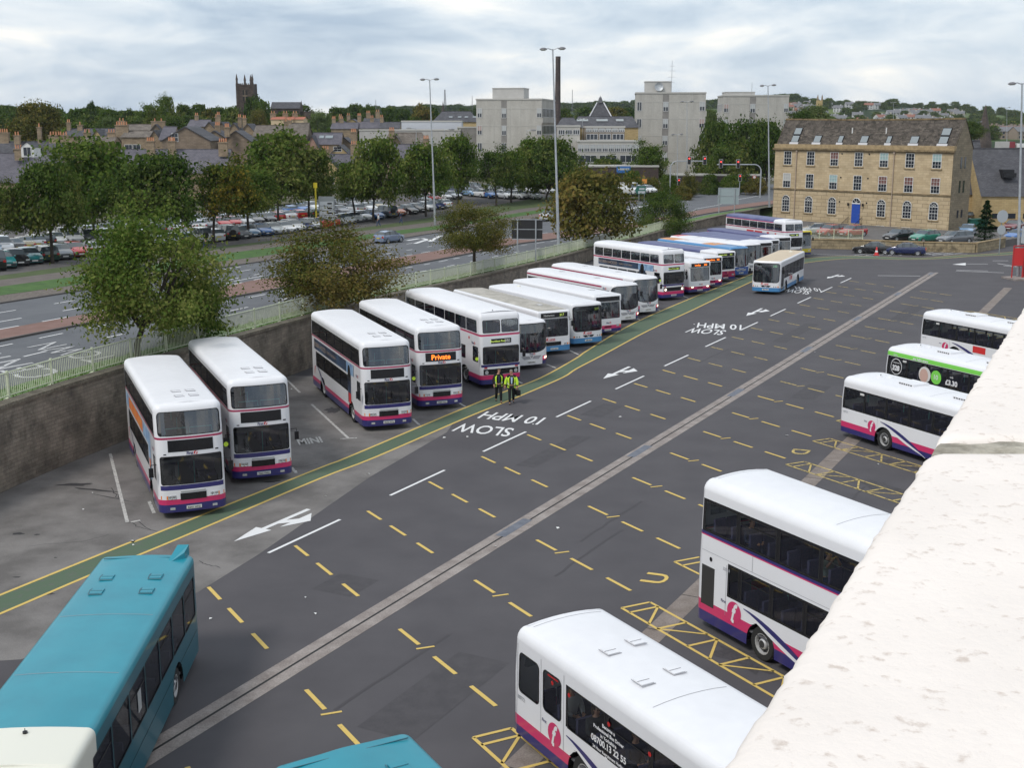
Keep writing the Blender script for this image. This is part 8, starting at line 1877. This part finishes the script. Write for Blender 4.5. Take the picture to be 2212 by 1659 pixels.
for (xa,xb,Ya,Yb,cnt) in ((1702,1790,1250,1500,20),(1895,2075,1000,1350,42),(2125,2212,720,820,20),(1790,1900,1100,1500,8),(1990,2060,900,1000,6)):
    for i in range(cnt):
        x=xa+(xb-xa)*(i+r.random()*.7)/cnt; Y=r.uniform(Ya,Yb); wi=r.choice((0,0,1,2)) if xa!=2125 else 2; ri=r.choice((0,0,0,1)); n+=1
        farhouse(x,Y,wi,ri,1.0,r.uniform(-.5,.5),'%s hillside house with %s roof, %s from the left on the far slope'%(wn[wi],rn[ri],ordn(min(n-1,58)) if n<60 else 'number %d'%n))
# wood wall and hedge at the back of the car park
strip('back_lane',curve([(-150,470),(0,462),(300,445),(600,436),(850,412),(1000,400)]),curve([(-150,492),(0,484),(300,460),(600,446),(850,420),(1000,406)]),-150,1010,.3,VERG,'brown earth bank at the back of the car park',n=40,kc=2)
# ================================================================== PEOPLE
SKIN=mat('skin',(.46,.25,.17),.6); HAIRB=mat('brown hair',(.07,.04,.02),.7); HAIRG=mat('grey hair',(.22,.20,.18),.7); SUITB=mat('black suit cloth',(.006,.006,.008),.9); SHIRT=mat('pale blue shirt',(.42,.52,.66),.8); HIVIS=mat('hi-vis yellow cloth',(.55,.80,.05),.7,emit=None); SHOE=mat('black leather',(.012,.012,.012),.4); REFL=mat('reflective band',(.65,.66,.66),.4); JEAN=mat('denim',(.05,.08,.16),.9); WTOP=mat('white top',(.6,.6,.6),.8); NTOP=mat('navy top',(.02,.03,.07),.8); RTOP=mat('red top',(.4,.06,.04),.8); GTOP=mat('green grey top',(.30,.36,.33),.8); EYE=mat('eye dark',(.02,.015,.01),.3); LIP=mat('lips',(.35,.12,.10),.5)
def skinmesh(V,E,Rr,root_i=0,sub=1):
    me=bpy.data.meshes.new('skel'); me.from_pydata(V,E,[]); o=bpy.data.objects.new('skel',me); COL.objects.link(o)
    md=o.modifiers.new('s','SKIN'); md.use_smooth_shade=True
    for i,l in enumerate(me.skin_vertices[0].data):
        rr=Rr[i]; l.radius=(rr,rr) if not isinstance(rr,tuple) else rr; l.use_root=(i==root_i)
    s=o.modifiers.new('u','SUBSURF'); s.levels=sub; s.render_levels=sub
    dg=bpy.context.evaluated_depsgraph_get(); m2=bpy.data.meshes.new_from_object(o.evaluated_get(dg)); bpy.data.objects.remove(o); bpy.data.meshes.remove(me); return m2
def chain(V,E,Rr,start,pts,rs):
    p=start
    for q,r_ in zip(pts,rs): V.append(tuple(q)); Rr.append(r_); E.append((p,len(V)-1)); p=len(V)-1
    return p
def person(loc,rz,label,P,cloth,scale=1.0,seated=False,fine=True,bag=False,group=None):
    """P: joints by name. front of the body is -y"""
    root=empty('person',loc,rz,label,'person',group); root.scale=(scale,)*3
    g=lambda k:Vector(P[k])
    V=[tuple(g('hip'))];E=[];Rr=[.105]
    c=chain(V,E,Rr,0,[g('hip').lerp(g('chest'),.5),g('chest')],[.105,.125]); n=chain(V,E,Rr,c,[g('neck'),g('neck')+Vector((0,-.01,.06))],[.075,.055])
    H=g('head'); chain(V,E,Rr,n,[H+Vector((0,-.015,-.05)),H+Vector((0,0,.05)),H+Vector((0,.01,.10))],[(.068,.075),(.078,.092),(.055,.065)])
    for s_ in 'LR':
        chain(V,E,Rr,c,[g('sh'+s_),g('el'+s_),g('wr'+s_),g('wr'+s_)+(g('wr'+s_)-g('el'+s_)).normalized()*.08],[.062,.046,.030,.036])
        chain(V,E,Rr,0,[g('th'+s_),g('kn'+s_),g('an'+s_),g('to'+s_)],[.092,.062,.040,.016])
    b=bpy.data.objects.new('body',skinmesh(V,E,Rr)); b.data.materials.append(SKIN); COL.objects.link(b); b.parent=root
    # hands: fingers as tapered rods rooted in the palm
    for s_ in 'LR':
        d=(g('wr'+s_)-g('el'+s_)).normalized(); a=d.orthogonal().normalized(); bb=d.cross(a); q=g('wr'+s_)+d*.09; m=MB()
        for i in range(4): o_=a*(i-1.5)*.019; m.tube([q-d*.02+o_,q+d*.045*(1+.15*(i in(1,2)))+o_,q+d*.06+o_+bb*.028],[.010,.009,.007],5)
        m.tube([q-d*.05-a*.03,q-d*.02-a*.055,q+d*.01-a*.06+bb*.01],[.011,.010,.008],5); m.build('fingers',[SKIN],b)
    m=MB(); f=H+Vector((0,-.083,0))
    for sx_ in(-1,1): m.lathe([(0,-.006),(.011,-.002),(.013,.006)],f+Vector((sx_*.031,.006,.028)),(0,1,0),8,0); m.lathe([(0,0),(.018,.003),(.02,.012)],H+Vector((sx_*.084,.005,.01)),(-sx_,0,0),8,1)
    m.add([f+Vector((-.012,.01,-.008)),f+Vector((.012,.01,-.008)),f+Vector((0,-.018,-.010)),f+Vector((0,.004,.032))],[(0,1,2),(0,2,3),(1,3,2)],1); m.bbox(f.x-.022,f.x+.022,f.y-.0,f.y+.012,f.z-.040,f.z-.031,2); m.build('face',[EYE,SKIN,LIP],b)
    # hair cap
    hm_=MB(); hr=cloth.get('hair',HAIRB); k=cloth.get('bald',0)
    for i in range(7):
        for j in range(12):
            def hp(i,j): th=PI*.62*i/7+(.30 if k else 0); ph=2*PI*j/12; z=math.cos(th); r_=math.sin(th); lim=1.0; return H+Vector((.088*r_*math.cos(ph),.018+.100*r_*math.sin(ph)+.0,.055+.090*z))
            f_=2*PI*(j+.5)/12
            if i>3 and math.sin(f_)<-.3: continue
            hm_.quad(hp(i,j),hp(i+1,j),hp(i+1,j+1),hp(i,j+1))
    if cloth.get('long'): hm_.tube([H+Vector((0,.06,.06)),H+Vector((0,.09,-.05)),H+Vector((0,.08,-.20))],[.085,.09,.05],8)
    hm_.build('hair',[hr],root,smooth=True)
    # clothes
    def garment(nm,mt,segs,V0,r0):
        V=[tuple(V0)];E=[];Rr=[r0]
        for st,pts,rs in segs: chain(V,E,Rr,0 if st==0 else st,pts,rs)
        o=bpy.data.objects.new(nm,skinmesh(V,E,Rr)); o.data.materials.append(mt); COL.objects.link(o); o.parent=root; return o
    V=[tuple(g('hip'))];E=[];Rr=[(.150,.140)]; c=chain(V,E,Rr,0,[g('hip').lerp(g('chest'),.5),g('chest')],[(.150,.140),(.172,.15)]); chain(V,E,Rr,c,[g('neck')+Vector((0,0,-.02))],[.08])
    for s_ in 'LR': chain(V,E,Rr,c,[g('sh'+s_),g('el'+s_),g('el'+s_).lerp(g('wr'+s_),cloth.get('sleeve',.95))],[.082,.066,.050])
    o=bpy.data.objects.new('jacket',skinmesh(V,E,Rr)); o.data.materials.append(cloth['top']); COL.objects.link(o); o.parent=root
    V=[tuple(g('hip')+Vector((0,0,.02)))];E=[];Rr=[.150]
    for s_ in 'LR': chain(V,E,Rr,0,[g('th'+s_),g('kn'+s_),g('an'+s_)+Vector((0,0,-.02))],[.110,.082,.064])
    o=bpy.data.objects.new('trousers',skinmesh(V,E,Rr)); o.data.materials.append(cloth['legs']); COL.objects.link(o); o.parent=root
    for s_ in 'LR': V=[tuple(g('an'+s_)+Vector((0,.03,-.05)))];E=[];Rr=[.046]; chain(V,E,Rr,0,[g('to'+s_)+Vector((0,-.02,-.01))],[.042]); o=bpy.data.objects.new('shoe',skinmesh(V,E,Rr)); o.data.materials.append(SHOE); COL.objects.link(o); o.parent=root
    if cloth.get('vest'):
        # open hi-vis waistcoat: two front panels, back and sleeves
        C_=g('chest'); Hp=g('hip'); m=MB()
        def ring(t,z,off=0): 
            a=C_.lerp(Hp,t); return a
        arcs=[a for a in range(-145,146,10)] 
        rows=[(-.20,.135,.105),(-.08,.215,.165),(.25,.215,.18),(.6,.20,.175),(1.0,.205,.18),(1.25,.225,.195)]
        vs=[];w_=len(arcs)
        for (t,rx,ry) in rows:
            a=C_.lerp(Hp,t) if t>=0 else C_+(g('neck')-C_)*(-t*3.2)
            for d in arcs: an_=R(d+90); vs.append((a.x+rx*math.cos(an_),a.y+ry*math.sin(an_),a.z))
        nb_=len(rows); fs=[];ms=[]
        m.add(vs,[(i*w_+j,i*w_+j+1,(i+1)*w_+j+1,(i+1)*w_+j) for i in range(nb_-1) for j in range(w_-1)],0)
        ve=m.build('hi_vis_jacket',[HIVIS],root,smooth=True,ang=80)
        V=[tuple(C_)];E=[];Rr=[.05]
        for s_ in 'LR': chain(V,E,Rr,0,[g('sh'+s_),g('el'+s_),g('el'+s_).lerp(g('wr'+s_),.85)],[.092,.078,.064])
        o=bpy.data.objects.new('sleeves',skinmesh(V,E,Rr)); o.data.materials.append(HIVIS if cloth['vest']=='jacket' else SUITB); COL.objects.link(o); o.parent=ve
        m=MB(); m.add([(C_.x-.05,C_.y-.166,C_.z+.10),(C_.x+.05,C_.y-.166,C_.z+.10),(C_.x+.03,C_.y-.172,C_.z-.25),(C_.x-.03,C_.y-.172,C_.z-.25)],[(0,1,2,3)]); m.build('shirt_front',[cloth['shirt']],root)
        m=MB(); 
        for s_ in(-1,1):
            for an_ in (40,140) : pass
        a=C_.lerp(Hp,.7)
        for d0,d1 in ((-145,-20),(20,145)):
            pr_=[(a.x+.215*math.cos(R(d+90)),a.y+.190*math.sin(R(d+90))) for d in range(d0,d1+1,9)]
            for p,q in zip(pr_[:-1],pr_[1:]): m.quad((*p,a.z-.03),(*q,a.z-.03),(*q,a.z+.03),(*p,a.z+.03))
        m.build('reflective_band',[REFL],ve)
    return root
STAND=dict(hip=(0,0,.95),chest=(0,0,1.32),neck=(0,0,1.50),head=(0,-.02,1.64),shL=(.19,0,1.43),elL=(.25,.03,1.14),wrL=(.25,-.06,.90),shR=(-.19,0,1.43),elR=(-.25,.03,1.14),wrR=(-.25,-.06,.90),thL=(.10,0,.88),knL=(.11,-.04,.50),anL=(.11,.02,.09),toL=(.12,-.12,.04),thR=(-.10,0,.88),knR=(-.11,-.04,.50),anR=(-.11,.02,.09),toR=(-.12,-.12,.04))
WALK=dict(STAND,elL=(.27,.08,1.16),wrL=(.27,-.02,.92),elR=(-.27,-.04,1.16),wrR=(-.26,-.20,.96),knL=(.10,-.17,.52),anL=(.10,-.22,.10),toL=(.11,-.36,.06),knR=(-.10,.02,.50),anR=(-.10,.26,.15),toR=(-.11,.15,.05))
WALK2=dict(WALK,elL=(.29,-.02,1.16),wrL=(.29,-.06,.90),elR=(-.30,.05,1.17),wrR=(-.33,-.02,.93),knR=(-.10,-.17,.52),anR=(-.10,-.22,.10),toR=(-.11,-.36,.06),knL=(.10,.02,.50),anL=(.10,.26,.15),toL=(.11,.15,.05))
b=G(1077,869); person(b,R(8),'bald man in open yellow hi-vis waistcoat and dark suit, left of two walking men',dict(WALK,head=(.03,-.01,1.64)),dict(top=SUITB,legs=SUITB,vest='vest',shirt=NTOP,bald=1,hair=HAIRB,sleeve=.95),1.04)
b=G(1105,872); person(b,R(2),'man in yellow hi-vis jacket and pale shirt carrying a black bag',dict(WALK2,head=(-.02,-.02,1.64)),dict(top=SUITB,legs=SUITB,vest='jacket',shirt=SHIRT,bald=1,hair=HAIRG,sleeve=.95),1.04); bl=b
bg_=empty('briefcase',Vector((bl.x+.33,bl.y-.10,.48)),R(20),'black briefcase held by the right hand man in hi-vis','bag'); m=MB(); m.bbox(-.09,.09,-.2,.2,0,.30); m.build('case',[SHOE],bg_); m=MB(); m.tube([(0,-.07,.30),(0,-.07,.38),(0,.07,.38),(0,.07,.30)],.012,5); m.build('handle',[SHOE],bg_)
for (x,y,rz,c,lb,P) in ((818,490,R(-100),dict(top=WTOP,legs=JEAN,hair=HAIRB,sleeve=.3),'pedestrian in a white top walking on the path by the car park',WALK),(866,484,R(80),dict(top=NTOP,legs=JEAN,hair=HAIRB),'pedestrian in dark clothes on the path right of the white top walker',WALK2),(446,556,R(40),dict(top=NTOP,legs=JEAN,hair=HAIRB),'pedestrian in navy coat beside the parked cars behind the nearest tree',WALK)):
    b=U(x,y+1,.1); person(b,rz,lb,P,c)
for i,(x,y,c,lb) in enumerate(((1423,437,dict(top=WTOP,legs=NTOP),'pedestrian in white top crossing at the signals, leftmost of four'),(1431,438,dict(top=RTOP,legs=JEAN),'pedestrian in red top crossing at the signals'),(1442,437,dict(top=GTOP,legs=JEAN),'pedestrian in green grey top crossing at the signals'),(1450,436,dict(top=NTOP,legs=NTOP),'pedestrian in navy crossing at the signals, rightmost of four'))):
    b=FP(x,y,222); person(b,R(90),lb,(WALK,WALK2)[i%2],dict(c,hair=HAIRB))
SIT=dict(hip=(0,0,0),chest=(0,-.02,.38),neck=(0,-.02,.56),head=(0,-.05,.70),shL=(.19,-.01,.49),elL=(.25,-.08,.22),wrL=(.12,-.32,.20),shR=(-.19,-.01,.49),elR=(-.25,-.08,.22),wrR=(-.12,-.32,.20),thL=(.09,-.08,-.02),knL=(.10,-.45,0),anL=(.10,-.45,-.38),toL=(.10,-.58,-.42),thR=(-.09,-.08,-.02),knR=(-.10,-.45,0),anR=(-.10,-.45,-.38),toR=(-.10,-.58,-.42))
def rider(bus,d,y,z,label,c,P=SIT,turn=0):
    M=bus.root.matrix_world if False else (Matrix.Translation(bus.root.location)@Matrix.Rotation(bus.root.rotation_euler.z,4,'Z')); q=M@Vector((-d,y,z)); h=bus.root.rotation_euler.z+PI/2+turn
    person(q,h,label,P,c)
LG_=10.7
rider(GEM,LG_-2.0,-.85,2.95,'passenger with pale face in the rear upper window of the near double decker',dict(top=NTOP,legs=NTOP,hair=HAIRB))
rider(GEM,LG_-5.0,-.80,2.95,'passenger in pale shirt holding up both hands on the upper deck',dict(top=GTOP,legs=JEAN,hair=HAIRB,sleeve=.3),dict(SIT,elL=(.27,-.20,.40),wrL=(.10,-.26,.62),elR=(-.27,-.20,.40),wrR=(-.10,-.26,.62)))
rider(GEM,LG_-5.2,-.80,1.20,'passenger in dark clothes on the lower deck of the near double decker',dict(top=NTOP,legs=NTOP,hair=HAIRB))
rider(CAD,10.5-2.05,-.85,1.35,'passenger with long fair hair and white top in the second window',dict(top=WTOP,legs=NTOP,hair=mat('fair hair',(.30,.16,.07),.7),long=1))
rider(CAD,10.5-3.05,-.85,1.28,'dark haired woman looking down in the third window of the nearest single decker',dict(top=mat('charcoal top',(.04,.04,.045),.8),legs=NTOP,hair=HAIRB,long=1,sleeve=.4))
rider(CAD,10.5-4.4,-.75,1.25,'fair haired passenger behind the recruitment advert',dict(top=NTOP,legs=NTOP,hair=mat('fair hair',(.30,.16,.07),.7)))

# ================================================================== AIR
hz=bpy.data.meshes.new('haze'); m=MB(); m.bbox(-1900,1900,-60,3300,-70,100); o=m.build('haze',[bpy.data.materials.new('air')]); tag(o,'thin autumn haze over the town',None,None,'stuff')
mt=o.data.materials[0]; mt.use_nodes=True; nt=mt.node_tree; nt.nodes.clear(); q=nt.nodes.new('ShaderNodeOutputMaterial'); v=nt.nodes.new('ShaderNodeVolumePrincipled'); v.inputs['Color'].default_value=(.80,.87,.95,1); v.inputs['Density'].default_value=.00006; v.inputs['Anisotropy'].default_value=.2; nt.links.new(v.outputs[0],q.inputs['Volume'])
